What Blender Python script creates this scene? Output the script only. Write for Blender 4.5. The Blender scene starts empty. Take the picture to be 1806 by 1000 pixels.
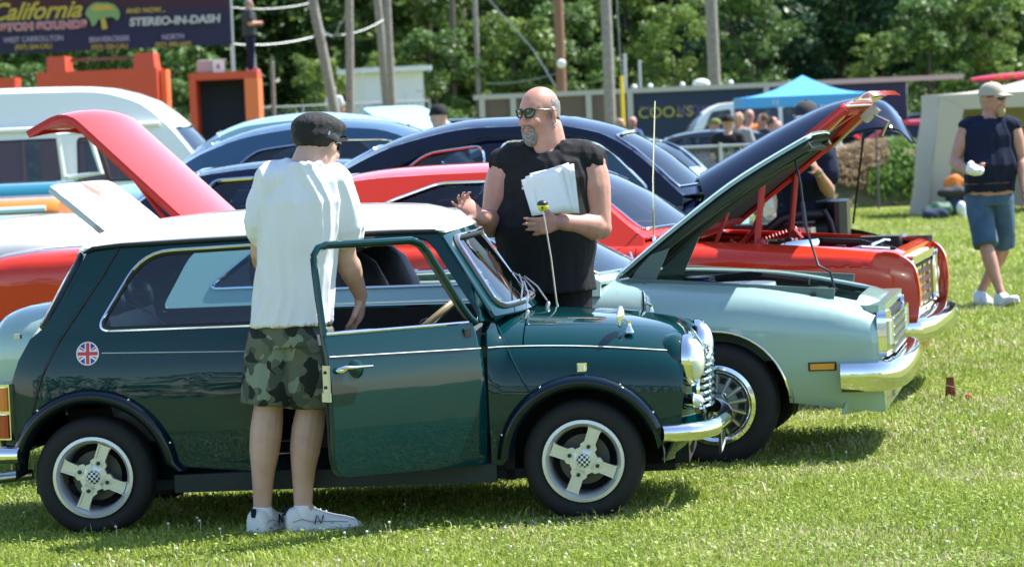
import bpy, bmesh, math, random
import numpy as np
from mathutils import Vector, Matrix
random.seed(7); np.random.seed(7)
SC = bpy.context.scene
COL = SC.collection
R_ = math.radians
# ------------------------------------------------------------------ camera, sky, sun, exposure
F_PX, CAM_H, HORIZON, ROLL = 6000.0, 1.70, 201.0, R_(2.5)
PITCH = math.atan((500 - HORIZON) / F_PX)
CF = Vector((0, math.cos(PITCH), -math.sin(PITCH)))
_r0 = Vector((1, 0, 0)); _u0 = Vector((0, math.sin(PITCH), math.cos(PITCH)))
CR = _r0 * math.cos(ROLL) - _u0 * math.sin(ROLL)
CU = _u0 * math.cos(ROLL) + _r0 * math.sin(ROLL)
CC = Vector((0, 0, CAM_H))
cam_d = bpy.data.cameras.new('camera'); cam = bpy.data.objects.new('camera', cam_d); COL.objects.link(cam)
cam_d.sensor_width = 36.0; cam_d.lens = 36.0 * F_PX / 1806.0
cam_d.clip_start = 0.5; cam_d.clip_end = 1500
mw = Matrix((CR, CU, -CF)).transposed().to_4x4(); mw.translation = CC
cam.matrix_world = mw
cam_d.dof.use_dof = True; cam_d.dof.focus_distance = 14.6; cam_d.dof.aperture_fstop = 6.3
SC.camera = cam
SUN_TO = Vector((0.61, 0.27, 1.0)).normalized()
SUN_EL = math.asin(SUN_TO.z); SUN_AZ = math.atan2(SUN_TO.x, SUN_TO.y)
w = bpy.data.worlds.new('World'); SC.world = w; w.use_nodes = True
nt = w.node_tree; bg = nt.nodes['Background']
sky = nt.nodes.new('ShaderNodeTexSky'); sky.sky_type = 'NISHITA'; sky.sun_disc = False
sky.sun_elevation = SUN_EL; sky.sun_rotation = SUN_AZ
sky.air_density = 1.0; sky.dust_density = 0.4; sky.ozone_density = 2.0
nt.links.new(sky.outputs[0], bg.inputs[0]); bg.inputs[1].default_value = 0.125
sun_d = bpy.data.lights.new('sun', 'SUN'); sun_d.energy = 4.5; sun_d.angle = R_(0.5); sun_d.color = (1.0, 0.97, 0.925)
sun = bpy.data.objects.new('sun', sun_d); COL.objects.link(sun)
sun.rotation_mode = 'QUATERNION'; sun.rotation_quaternion = SUN_TO.to_track_quat('Z', 'Y')
SC.view_settings.view_transform = 'Standard'; SC.view_settings.look = 'None'
SC.view_settings.gamma = 1.0; SC.view_settings.use_curve_mapping = False
SC.view_settings.exposure = 1.33
SC.cycles.max_bounces = 8; SC.cycles.transparent_max_bounces = 16
SC.cycles.caustics_reflective = False; SC.cycles.caustics_refractive = False
SC.cycles.use_denoising = True

def ray(px, py): return CF + CR * ((px - 903) / F_PX) + CU * ((500 - py) / F_PX)
def at(px, py, Y):
    d = ray(px, py); return CC + d * (Y / d.y)
def gz(y):
    t = min(1, max(0, (y - 28) / 32)); return -0.35 * t * t * (3 - 2 * t)
# ------------------------------------------------------------------ materials
MATS = {}
def mat(name, col=(.5, .5, .5), rough=.5, metal=0., coat=0., spec=.5, bump=None, var=None, emit=None, trans=None, coat_r=.03, sheen=0, flake=None):
    if name in MATS: return MATS[name]
    m = bpy.data.materials.new(name); m.use_nodes = True; MATS[name] = m
    n = m.node_tree; b = n.nodes['Principled BSDF']
    b.inputs['Base Color'].default_value = (*col, 1); b.inputs['Roughness'].default_value = rough
    b.inputs['Metallic'].default_value = metal; b.inputs['Specular IOR Level'].default_value = spec
    b.inputs['Coat Weight'].default_value = coat; b.inputs['Coat Roughness'].default_value = coat_r
    if sheen: b.inputs['Sheen Weight'].default_value = sheen
    tc = n.nodes.new('ShaderNodeTexCoord')
    if var:      # (scale, colour2, contrast)
        ns = n.nodes.new('ShaderNodeTexNoise'); ns.inputs['Scale'].default_value = var[0]; ns.inputs['Detail'].default_value = 5
        rp = n.nodes.new('ShaderNodeValToRGB'); c = var[2] if len(var) > 2 else .2
        rp.color_ramp.elements[0].position = .5 - c; rp.color_ramp.elements[1].position = .5 + c
        rp.color_ramp.elements[0].color = (*col, 1); rp.color_ramp.elements[1].color = (*var[1], 1)
        n.links.new(tc.outputs['Object'], ns.inputs['Vector']); n.links.new(ns.outputs['Fac'], rp.inputs['Fac'])
        n.links.new(rp.outputs['Color'], b.inputs['Base Color'])
    if bump:     # (scale, strength[, distance])
        ns = n.nodes.new('ShaderNodeTexNoise'); ns.inputs['Scale'].default_value = bump[0]; ns.inputs['Detail'].default_value = 6
        bp = n.nodes.new('ShaderNodeBump'); bp.inputs['Strength'].default_value = bump[1]; bp.inputs['Distance'].default_value = bump[2] if len(bump) > 2 else .01
        n.links.new(tc.outputs['Object'], ns.inputs['Vector']); n.links.new(ns.outputs['Fac'], bp.inputs['Height']); n.links.new(bp.outputs['Normal'], b.inputs['Normal'])
    if emit: b.inputs['Emission Color'].default_value = (*emit[0], 1); b.inputs['Emission Strength'].default_value = emit[1]
    return m
def paint(name, col, metal=.0, rough=.35, dust=.5, ior=1.5):
    if name in MATS: return MATS[name]
    m = mat(name, col, rough, metal, 1.0, .0, coat_r=.02)
    n = m.node_tree; b = n.nodes['Principled BSDF']; b.inputs['Coat IOR'].default_value = ior; tc = n.nodes.new('ShaderNodeTexCoord')
    ns = n.nodes.new('ShaderNodeTexNoise'); ns.inputs['Scale'].default_value = 3.0; ns.inputs['Detail'].default_value = 8
    mr = n.nodes.new('ShaderNodeMapRange'); mr.inputs['To Min'].default_value = .015; mr.inputs['To Max'].default_value = .015 + .09 * dust
    n.links.new(tc.outputs['Object'], ns.inputs['Vector']); n.links.new(ns.outputs['Fac'], mr.inputs['Value']); n.links.new(mr.outputs['Result'], b.inputs['Coat Roughness'])
    n2 = n.nodes.new('ShaderNodeTexNoise'); n2.inputs['Scale'].default_value = 2.2; n2.inputs['Detail'].default_value = 2
    bp = n.nodes.new('ShaderNodeBump'); bp.inputs['Strength'].default_value = .10; bp.inputs['Distance'].default_value = .012
    n.links.new(tc.outputs['Object'], n2.inputs['Vector']); n.links.new(n2.outputs['Fac'], bp.inputs['Height']); n.links.new(bp.outputs['Normal'], b.inputs['Coat Normal'])
    return m
def glassmat(name, tint=(.75, .88, .9), refl=1.0):
    if name in MATS: return MATS[name]
    m = bpy.data.materials.new(name); m.use_nodes = True; MATS[name] = m
    n = m.node_tree; n.nodes.remove(n.nodes['Principled BSDF']); out = n.nodes['Material Output']
    t = n.nodes.new('ShaderNodeBsdfTransparent'); t.inputs[0].default_value = (*tint, 1)
    g = n.nodes.new('ShaderNodeBsdfGlossy'); g.inputs['Roughness'].default_value = .015; g.inputs[0].default_value = (refl, refl, refl, 1)
    f = n.nodes.new('ShaderNodeFresnel'); f.inputs[0].default_value = 1.65
    mx = n.nodes.new('ShaderNodeMixShader')
    n.links.new(f.outputs[0], mx.inputs[0]); n.links.new(t.outputs[0], mx.inputs[1]); n.links.new(g.outputs[0], mx.inputs[2]); n.links.new(mx.outputs[0], out.inputs[0])
    return m
def M(name): return MATS[name]
mat('chrome', (.78, .79, .80), .07, 1.0); mat('steel', (.5, .51, .52), .3, 1.0); mat('tyre', (.007, .007, .008), .75, bump=(60, .3))
mat('black_trim', (.012, .012, .014), .45); mat('black_plastic', (.015, .015, .017), .35); mat('rubber_grey', (.10, .10, .105), .5)
mat('dark_inside', (.012, .013, .015), .9); mat('underbody', (.010, .010, .011), .9); mat('alloy', (.66, .67, .67), .30, .55)
mat('seat_black', (.016, .016, .020), .38, bump=(30, .2)); mat('white_paint_line', (.82, .83, .82), .35); mat('headliner', (.05, .05, .055), .9)
mat('lamp_amber', (.80, .30, .03), .15, coat=1); mat('lamp_red', (.35, .01, .01), .15, coat=1); mat('lamp_orange', (.62, .16, .03), .2, coat=1)
mat('lens', (.80, .83, .85), .05, .35, coat=1); mat('carpet', (.16, .17, .18), .95)
glassmat('glass'); glassmat('glass_dark', (.30, .36, .42)); glassmat('glass_clear', (.86, .95, .95))
# ------------------------------------------------------------------ object helpers
def tag(o, label=None, cat=None, group=None, kind=None):
    if label: o['label'] = label
    if cat: o['category'] = cat
    if group: o['group'] = group
    if kind: o['kind'] = kind
    return o
def empty(name, loc=(0, 0, 0), rz=0., label=None, cat=None, group=None):
    o = bpy.data.objects.new(name, None); COL.objects.link(o); o.location = loc; o.rotation_euler = (0, 0, rz); o.empty_display_size = .2
    return tag(o, label, cat, group)
def link(name, me, m=None, parent=None):
    o = bpy.data.objects.new(name, me); COL.objects.link(o)
    if m is not None and not me.materials: me.materials.append(MATS[m] if isinstance(m, str) else m)
    if parent is not None: o.parent = parent
    return o
def mesh(name, vs, fs, m=None, parent=None, smooth=True, nrm=None):
    me = bpy.data.meshes.new(name); me.from_pydata([tuple(v) for v in vs], [], fs); me.update()
    if smooth: me.polygons.foreach_set('use_smooth', [True] * len(me.polygons))
    if nrm is not None: me.normals_split_custom_set_from_vertices([tuple(n) for n in nrm])
    return link(name, me, m, parent)
class B:
    """collects solid shapes, then links them as one mesh"""
    def __init__(s): s.v = []; s.f = []
    def add(s, vs, fs):
        o = len(s.v); s.v += [Vector(v) for v in vs]; s.f += [tuple(i + o for i in f) for f in fs]; return s
    def box(s, c, d, rot=None, taper=(1, 1), bev=0):
        x, y, z = d[0] / 2, d[1] / 2, d[2] / 2; vs = []
        for sz in (-1, 1):
            tx, ty = (taper if sz > 0 else (1, 1))
            if bev:
                b = min(bev, x * .9, y * .9)
                ring = [(-x + b, -y), (x - b, -y), (x, -y + b), (x, y - b), (x - b, y), (-x + b, y), (-x, y - b), (-x, -y + b)]
            else: ring = [(-x, -y), (x, -y), (x, y), (-x, y)]
            vs += [Vector((a * tx, b_ * ty, sz * z)) for a, b_ in ring]
        k = len(vs) // 2
        if rot is not None:
            Mx = rot if isinstance(rot, Matrix) else Matrix.Rotation(rot, 3, 'Z'); vs = [Mx @ v for v in vs]
        vs = [v + Vector(c) for v in vs]
        fs = [tuple(range(k - 1, -1, -1)), tuple(range(k, 2 * k))] + [(i, (i + 1) % k, (i + 1) % k + k, i + k) for i in range(k)]
        return s.add(vs, fs)
    def tube(s, pts, r, n=8, closed=False, flat=1.0, cap=True):
        pts = [Vector(p) for p in pts]; N = len(pts); rs = r if isinstance(r, (list, tuple)) else [r] * N
        rings = []; prev = None
        for i, p in enumerate(pts):
            if closed: t = pts[(i + 1) % N] - pts[i - 1]
            else: t = pts[min(i + 1, N - 1)] - pts[max(i - 1, 0)]
            if t.length < 1e-9: t = Vector((0, 0, 1))
            t.normalize()
            if prev is None: a = t.orthogonal().normalized() if abs(t.z) > .95 else t.cross(Vector((0, 0, 1))).normalized()
            else:
                a = prev - t * prev.dot(t)
                a = a.normalized() if a.length > 1e-6 else t.orthogonal().normalized()
            prev = a; b = t.cross(a)
            rings.append([p + a * (rs[i] * math.cos(2 * math.pi * k / n)) + b * (rs[i] * flat * math.sin(2 * math.pi * k / n)) for k in range(n)])
        vs = [v for rg in rings for v in rg]; fs = []
        m_ = N if closed else N - 1
        for i in range(m_):
            j = (i + 1) % N
            for k in range(n): fs.append((i * n + k, i * n + (k + 1) % n, j * n + (k + 1) % n, j * n + k))
        if not closed and cap: fs += [tuple(range(n - 1, -1, -1)), tuple(range((N - 1) * n, N * n))]
        return s.add(vs, fs)
    def lathe(s, prof, c, axis, n=32, closed_prof=False):
        """prof [(r, h)] about axis through c"""
        ax = Vector(axis).normalized(); a = ax.orthogonal().normalized(); b = ax.cross(a); c = Vector(c); k = len(prof)
        vs = [c + ax * h + (a * math.cos(2 * math.pi * i / n) + b * math.sin(2 * math.pi * i / n)) * r for i in range(n) for r, h in prof]; fs = []
        for i in range(n):
            j = (i + 1) % n
            for q in range(k if closed_prof else k - 1):
                q2 = (q + 1) % k; fs.append((i * k + q, j * k + q, j * k + q2, i * k + q2))
        return s.add(vs, fs)
    def ell(s, c, r, n=12, m_=8, rot=None):
        vs = []; c = Vector(c)
        for j in range(m_ + 1):
            th = math.pi * j / m_
            for i in range(n):
                p = Vector((r[0] * math.sin(th) * math.cos(2 * math.pi * i / n), r[1] * math.sin(th) * math.sin(2 * math.pi * i / n), r[2] * math.cos(th)))
                vs.append(c + (rot @ p if rot is not None else p))
        fs = [(j * n + i, (j + 1) * n + i, (j + 1) * n + (i + 1) % n, j * n + (i + 1) % n) for j in range(m_) for i in range(n)]
        return s.add(vs, fs)
    def prism(s, poly, h0, h1, mf):
        """poly [(a,b)], mf(a,b,h)->point"""
        k = len(poly); vs = [mf(a, b, h0) for a, b in poly] + [mf(a, b, h1) for a, b in poly]
        return s.add(vs, [tuple(range(k - 1, -1, -1)), tuple(range(k, 2 * k))] + [(i, (i + 1) % k, (i + 1) % k + k, i + k) for i in range(k)])
    def build(s, name, m, parent=None, smooth=True, angle=40):
        bm = bmesh.new(); me = bpy.data.meshes.new(name); me.from_pydata([tuple(v) for v in s.v], [], s.f); bm.from_mesh(me)
        bmesh.ops.remove_doubles(bm, verts=bm.verts, dist=1e-6)
        bmesh.ops.recalc_face_normals(bm, faces=bm.faces)
        if smooth:
            ca = math.radians(angle)
            for f in bm.faces: f.smooth = True
            for e in bm.edges:
                if len(e.link_faces) == 2 and e.calc_face_angle(0) > ca: e.smooth = False
        bm.to_mesh(me); bm.free(); return link(name, me, m, parent)
def pchip(pts):
    xs = [p[0] for p in pts]; ys = [p[1] for p in pts]; n = len(xs)
    h = [xs[i + 1] - xs[i] for i in range(n - 1)]; d = [(ys[i + 1] - ys[i]) / h[i] for i in range(n - 1)]
    ms = [d[0]] + [0 if d[i - 1] * d[i] <= 0 else 2 * d[i - 1] * d[i] / (d[i - 1] + d[i]) for i in range(1, n - 1)] + [d[-1]]
    def f(x):
        if x <= xs[0]: return ys[0]
        if x >= xs[-1]: return ys[-1]
        i = 0
        while x > xs[i + 1]: i += 1
        t = (x - xs[i]) / h[i]; t2 = t * t; t3 = t2 * t
        return ys[i] * (2 * t3 - 3 * t2 + 1) + h[i] * ms[i] * (t3 - 2 * t2 + t) + ys[i + 1] * (-2 * t3 + 3 * t2) + h[i] * ms[i + 1] * (t3 - t2)
    return f
def rpoly(pts, r, n=5):
    """polygon with rounded corners; r number or list"""
    out = []; N = len(pts)
    for i in range(N):
        p = Vector(pts[i][:2]); a = Vector(pts[i - 1][:2]) - p; b = Vector(pts[(i + 1) % N][:2]) - p
        rr = r[i] if isinstance(r, (list, tuple)) else r
        if rr <= 0: out.append((p.x, p.y)); continue
        la, lb = a.length, b.length; k = min(rr, la * .49, lb * .49)
        A = p + a.normalized() * k; Bp = p + b.normalized() * k
        for j in range(n + 1):
            t = j / n; q = A * (1 - t) ** 2 + p * (2 * t * (1 - t)) + Bp * t * t; out.append((q.x, q.y))
    return out
def densify(poly, d):
    out = []
    for i in range(len(poly)):
        a = poly[i]; b = poly[(i + 1) % len(poly)]; L = math.hypot(b[0] - a[0], b[1] - a[1]); k = max(1, int(L / d))
        out += [(a[0] + (b[0] - a[0]) * j / k, a[1] + (b[1] - a[1]) * j / k) for j in range(k)]
    return out
def arc(cx, cz, r, a0, a1, n=14): return [(cx + r * math.cos(R_(a0 + (a1 - a0) * i / n)), cz + r * math.sin(R_(a0 + (a1 - a0) * i / n))) for i in range(n + 1)]
def panel(name, poly, mf, m, parent, holes=(), da=.06, db=.06, flange=.012, out=1, xf=None, sub=None):
    """2-D outline (a,b) with holes, cut into a grid, mapped by mf to a smooth curved sheet with turned-in edges"""
    bm = bmesh.new()
    es = []
    for lp in [poly] + list(holes):
        vs = [bm.verts.new((a, 0, b)) for a, b in lp]
        for i in range(len(vs)):
            try: es.append(bm.edges.new((vs[i], vs[(i + 1) % len(vs)])))
            except ValueError: pass
    bmesh.ops.triangle_fill(bm, use_beauty=True, edges=es)
    A = [v.co.x for v in bm.verts]; Bz = [v.co.z for v in bm.verts]
    def cuts(lo, hi, d):
        k = int((hi - lo) / d); return [lo + (hi - lo) * (i + .5) / max(1, k) for i in range(k)] if k else []
    for a in cuts(min(A), max(A), da): bmesh.ops.bisect_plane(bm, geom=bm.verts[:] + bm.edges[:] + bm.faces[:], plane_co=(a, 0, 0), plane_no=(1, 0, 0), dist=1e-6)
    for b in cuts(min(Bz), max(Bz), db): bmesh.ops.bisect_plane(bm, geom=bm.verts[:] + bm.edges[:] + bm.faces[:], plane_co=(0, 0, b), plane_no=(0, 0, 1), dist=1e-6)
    bmesh.ops.remove_doubles(bm, verts=bm.verts, dist=1e-5)
    bm.verts.index_update(); h = 1e-3; vs = []; ns = []
    for v in bm.verts:
        a, b = v.co.x, v.co.z
        p = Vector(mf(a, b)); ta = Vector(mf(a + h, b)) - Vector(mf(a - h, b)); tb = Vector(mf(a, b + h)) - Vector(mf(a, b - h))
        nn = ta.cross(tb) * out
        if nn.length < 1e-12: nn = Vector((0, 0, 1))
        vs.append(p); ns.append(nn.normalized())
    fs = []
    for f in bm.faces:
        idx = [v.index for v in f.verts]
        c = (vs[idx[1]] - vs[idx[0]]).cross(vs[idx[2]] - vs[idx[0]])
        if c.dot(ns[idx[0]]) < 0: idx.reverse()
        fs.append(tuple(idx))
    if flange:
        for e in bm.edges:
            if len(e.link_faces) == 1:
                i, j = e.verts[0].index, e.verts[1].index; fc = Vector((0, 0, 0)); ff = e.link_faces[0]
                for q in ff.verts: fc += vs[q.index]
                fc /= len(ff.verts); o = len(vs)
                inn = vs[i] - fc; t = (vs[j] - vs[i])
                nn = t.cross(ns[i]); nn = nn.normalized() if nn.length > 1e-9 else ns[i]
                if nn.dot(inn) < 0: nn = -nn
                q4 = [vs[i], vs[j], vs[j] - ns[j] * flange, vs[i] - ns[i] * flange]
                vs += q4; ns += [(ns[i] * .5 + nn * .5).normalized(), (ns[j] * .5 + nn * .5).normalized(), nn, nn]
                c = (q4[1] - q4[0]).cross(q4[2] - q4[0]); fs.append((o, o + 1, o + 2, o + 3) if c.dot(nn) > 0 else (o + 3, o + 2, o + 1, o))
    bm.free()
    if xf is not None:
        vs = [xf @ v for v in vs]; r3 = xf.to_3x3(); ns = [(r3 @ n).normalized() for n in ns]
    return mesh(name, vs, fs, m, parent, nrm=ns)
def loop3(poly, mf, off=0., out=1):
    res = []
    for a, b in poly:
        p = Vector(mf(a, b))
        if off:
            h = 1e-3; n = (Vector(mf(a + h, b)) - Vector(mf(a - h, b))).cross(Vector(mf(a, b + h)) - Vector(mf(a, b - h))) * out; p = p + n.normalized() * off
        res.append(p)
    return res
def lerp(a, b, t): return a + (b - a) * t
def sstep(a, b, x): t = min(1, max(0, (x - a) / (b - a))); return t * t * (3 - 2 * t)
def copy_tree(o, parent=None):
    c = o.copy(); COL.objects.link(c); c.parent = parent
    for ch in list(o.children): copy_tree(ch, c)
    return c
# ------------------------------------------------------------------ ground and grass
def ground_mat():
    m = bpy.data.materials.new('lawn_soil'); m.use_nodes = True; n = m.node_tree; b = n.nodes['Principled BSDF']
    tc = n.nodes.new('ShaderNodeTexCoord')
    def noise(s, d=6):
        k = n.nodes.new('ShaderNodeTexNoise'); k.inputs['Scale'].default_value = s; k.inputs['Detail'].default_value = d; n.links.new(tc.outputs['Object'], k.inputs['Vector']); return k
    a = noise(.35); c = noise(3.0); d = noise(60, 3)
    r1 = n.nodes.new('ShaderNodeValToRGB'); r1.color_ramp.elements[0].position = .35; r1.color_ramp.elements[1].position = .65
    r1.color_ramp.elements[0].color = (.11, .16, .022, 1); r1.color_ramp.elements[1].color = (.26, .27, .07, 1)
    n.links.new(c.outputs['Fac'], r1.inputs['Fac'])
    r2 = n.nodes.new('ShaderNodeValToRGB'); r2.color_ramp.elements[0].position = .38; r2.color_ramp.elements[1].position = .66
    r2.color_ramp.elements[0].color = (.10, .15, .02, 1); r2.color_ramp.elements[1].color = (.30, .31, .08, 1)
    n.links.new(d.outputs['Fac'], r2.inputs['Fac'])
    mx = n.nodes.new('ShaderNodeMix'); mx.data_type = 'RGBA'; mx.inputs[0].default_value = .5
    n.links.new(r1.outputs[0], mx.inputs[6]); n.links.new(r2.outputs[0], mx.inputs[7])
    n.links.new(mx.outputs[2], b.inputs['Base Color']); b.inputs['Roughness'].default_value = .95; b.inputs['Specular IOR Level'].default_value = .1
    bp = n.nodes.new('ShaderNodeBump'); bp.inputs['Strength'].default_value = .8; bp.inputs['Distance'].default_value = .03
    n.links.new(d.outputs['Fac'], bp.inputs['Height']); n.links.new(bp.outputs['Normal'], b.inputs['Normal'])
    return m
MATS['lawn_soil'] = ground_mat()
ys = [-300, -100, -30, -5, 5, 10, 14, 18, 22, 26, 28, 31, 34, 38, 42, 46, 50, 54, 58, 62, 80, 120, 200, 400, 900]
xs = [-600, -200, -60, -20, 0, 20, 60, 200, 600]
mesh('ground', [(x, y, gz(y)) for y in ys for x in xs], [(j * 9 + i, j * 9 + i + 1, (j + 1) * 9 + i + 1, (j + 1) * 9 + i) for j in range(len(ys) - 1) for i in range(8)], 'lawn_soil')['kind'] = 'structure'
def leafmat(name, attr=True, col=(.1, .2, .03), tr=.45, rough=.55):
    m = bpy.data.materials.new(name); m.use_nodes = True; n = m.node_tree; b = n.nodes['Principled BSDF']; out = n.nodes['Material Output']
    b.inputs['Roughness'].default_value = rough; b.inputs['Specular IOR Level'].default_value = .35
    t = n.nodes.new('ShaderNodeBsdfTranslucent'); mx = n.nodes.new('ShaderNodeMixShader'); mx.inputs[0].default_value = tr
    if attr:
        at_ = n.nodes.new('ShaderNodeAttribute'); at_.attribute_name = 'Col'
        n.links.new(at_.outputs['Color'], b.inputs['Base Color']); n.links.new(at_.outputs['Color'], t.inputs[0])
    else: b.inputs['Base Color'].default_value = (*col, 1); t.inputs[0].default_value = (*col, 1)
    n.links.new(b.outputs[0], mx.inputs[1]); n.links.new(t.outputs[0], mx.inputs[2]); n.links.new(mx.outputs[0], out.inputs[0])
    MATS[name] = m; return m
leafmat('grass_blade', tr=.35); leafmat('tree_leaf', tr=.42, rough=.45)
def np_mesh(name, V, loops, starts, totals, cols, m):
    me = bpy.data.meshes.new(name); me.vertices.add(len(V)); me.vertices.foreach_set('co', V.astype(np.float32).ravel())
    me.loops.add(len(loops)); me.loops.foreach_set('vertex_index', loops.astype(np.int32))
    me.polygons.add(len(starts)); me.polygons.foreach_set('loop_start', starts.astype(np.int32)); me.polygons.foreach_set('loop_total', totals.astype(np.int32))
    me.update(calc_edges=True)
    at_ = me.attributes.new('Col', 'FLOAT_COLOR', 'POINT'); c4 = np.ones((len(V), 4), np.float32); c4[:, :3] = cols; at_.data.foreach_set('color', c4.ravel())
    me.materials.append(MATS[m]); return me
def vnoise(x, y, s, seed=0):
    """smooth value noise on arrays"""
    rg = np.random.RandomState(seed); T = rg.rand(64, 64); u = x * s; v = y * s; i = np.floor(u).astype(int); j = np.floor(v).astype(int); fu = u - i; fv = v - j
    fu = fu * fu * (3 - 2 * fu); fv = fv * fv * (3 - 2 * fv); g = lambda a, b: T[a % 64, b % 64]
    return (g(i, j) * (1 - fu) + g(i + 1, j) * fu) * (1 - fv) + (g(i, j + 1) * (1 - fu) + g(i + 1, j + 1) * fu) * fv
def grass():
    rg = np.random.RandomState(3); X = []; Y = []; K = []
    for y0, y1, dens, k, lo in ((12.0, 16.2, 7600, 1.0, None), (16.2, 22, 3600, 1.2, None), (22, 33, 1100, 1.7, .035), (33, 62, 190, 3.0, .055)):
        n = int(dens * (y1 - y0) * (.301 * (y0 + y1) / 2 + 1.8)); y = rg.uniform(y0, y1, n * 2); hw = .1505 * y + .9; x = rg.uniform(-1, 1, n * 2) * (.1505 * y1 + .9)
        ok = np.abs(x) < hw
        if lo: ok &= x > lo * y - .6
        x = x[ok][:n]; y = y[ok][:n]; X.append(x); Y.append(y); K.append(np.full(len(x), k))
    X = np.concatenate(X); Y = np.concatenate(Y); K = np.concatenate(K); n = len(X)
    patch = vnoise(X, Y, 1.3, 1) * .6 + vnoise(X, Y, 5, 2) * .4
    dry = vnoise(X, Y, .8, 5) * .5 + vnoise(X, Y, 3.1, 6) * .5
    h = (.014 + .026 * rg.rand(n) ** 1.6 + .014 * patch) * np.minimum(K, 1.6) * np.where(rg.rand(n) < .012, 2.0, 1.0); wd = (.0014 + .0024 * rg.rand(n)) * K
    a = rg.uniform(0, 2 * np.pi, n); lean = rg.uniform(.15, 1.1, n); lx = np.cos(a) * lean; ly = np.sin(a) * lean
    pa = rg.uniform(0, 2 * np.pi, n); px, py = np.cos(pa) * wd, np.sin(pa) * wd
    tt = np.clip((Y - 28) / 32, 0, 1); z0 = -.35 * tt * tt * (3 - 2 * tt)
    P = np.stack([X, Y, z0], 1); W_ = np.stack([px, py, px * 0], 1); H = h[:, None]
    mid = P + np.stack([lx * .35, ly * .35, np.full(n, .62)], 1) * H; tip = P + np.stack([lx, ly, np.full(n, .95) - .25 * lean], 1) * H
    V = np.stack([P - W_, P + W_, mid + W_ * .8, mid - W_ * .8, tip], 1).reshape(-1, 3)
    base = np.arange(n) * 5
    L = np.stack([base, base + 1, base + 2, base + 3, base + 3, base + 2, base + 4], 1).ravel(); st = np.stack([np.arange(n) * 7, np.arange(n) * 7 + 4], 1).ravel(); to = np.tile([4, 3], n)
    g1 = np.array([.14, .225, .024]); g2 = np.array([.46, .52, .10]); straw = np.array([.60, .54, .32])
    t = np.clip(.25 + .5 * rg.rand(n) + .5 * (patch - .5), 0, 1)[:, None]; c = g1 * (1 - t) + g2 * t
    s = (rg.rand(n) < np.clip(.06 + 1.1 * (dry - .47), .04, .6))[:, None]; c = np.where(s, straw * (.7 + .5 * rg.rand(n)[:, None]), c)
    cols = np.repeat(c, 5, 0)
    link('grass', np_mesh('grass', V, L, st, to, cols, 'grass_blade'))['kind'] = 'stuff'
    # clover: little rounded leaves lying between the blades, and a few white flower heads
    n = 38000; y = 12.0 + (rg.rand(n) ** 1.5) * 11; x = rg.uniform(-1, 1, n) * (.1505 * y + .6)
    ok = vnoise(x, y, 1.1, 9) * .6 + vnoise(x, y, 4, 8) * .4 > .40; x = x[ok]; y = y[ok]; n = len(x)
    r = rg.uniform(.004, .0085, n) * (1 + (y - 12) * .03); z = rg.uniform(.014, .045, n); ta = rg.uniform(0, 2 * np.pi, n); tl = rg.uniform(.1, .8, n)
    nv = np.stack([np.cos(ta) * np.sin(tl), np.sin(ta) * np.sin(tl), np.cos(tl)], 1); u = np.stack([-np.sin(ta), np.cos(ta), ta * 0], 1); v = np.cross(nv, u); C0 = np.stack([x, y, z], 1)
    V = np.stack([C0 + (u * math.cos(q) + v * math.sin(q)) * r[:, None] for q in np.arange(6) * math.pi / 3], 1).reshape(-1, 3)
    c = np.array([.20, .28, .04]) * (.7 + .9 * rg.rand(n)[:, None])
    link('clover', np_mesh('clover', V, np.arange(n * 6), np.arange(n) * 6, np.full(n, 6), np.repeat(c, 6, 0), 'grass_blade'))['kind'] = 'stuff'
    b = B()
    for i in range(110):
        yy = 12.4 + random.random() ** 1.4 * 8; xx = random.uniform(-1, 1) * (.1505 * yy + .3); zz = random.uniform(.045, .075)
        b.ell((xx, yy, zz), (.006, .006, .0055), 6, 4); b.tube([(xx, yy, 0), (xx + .003, yy, zz)], .0012, 4)
    mat('clover_flower', (.72, .70, .60), .8, bump=(200, .5)); b.build('clover_flowers', 'clover_flower')['kind'] = 'stuff'
grass()
# ------------------------------------------------------------------ wheels
def tyre(b, c, R, r_in, w, n=48):
    c = Vector(c); h = w / 2
    b.lathe([(r_in, -h * .86), (r_in + .012, -h * .95), (lerp(r_in, R, .45), -h * 1.04), (R - .03, -h * 1.0), (R - .010, -h * .86), (R, -h * .62), (R, -h * .3), (R - .006, -h * .27), (R - .006, -h * .22), (R, -h * .19), (R, h * .19), (R - .006, h * .22), (R - .006, h * .27), (R, h * .3), (R, h * .62), (R - .010, h * .86), (R - .03, h), (lerp(r_in, R, .45), h * 1.04), (r_in + .012, h * .95), (r_in, h * .86)], c, (0, 1, 0), n, True)
def checker_mat():
    m = mat('checker_cap', (.02, .02, .02), .3); n = m.node_tree; ck = n.nodes.new('ShaderNodeTexChecker'); ck.inputs['Scale'].default_value = 1 / .0105
    ck.inputs[1].default_value = (.75, .76, .75, 1); ck.inputs[2].default_value = (.01, .01, .012, 1); tc = n.nodes.new('ShaderNodeTexCoord'); n.links.new(tc.outputs['Object'], ck.inputs[0]); n.links.new(ck.outputs[0], n.nodes['Principled BSDF'].inputs['Base Color'])
checker_mat()
mat('disc_brake', (.10, .10, .09), .5, .6); mat('sill_dark', (.004, .012, .012), .6)
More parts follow.
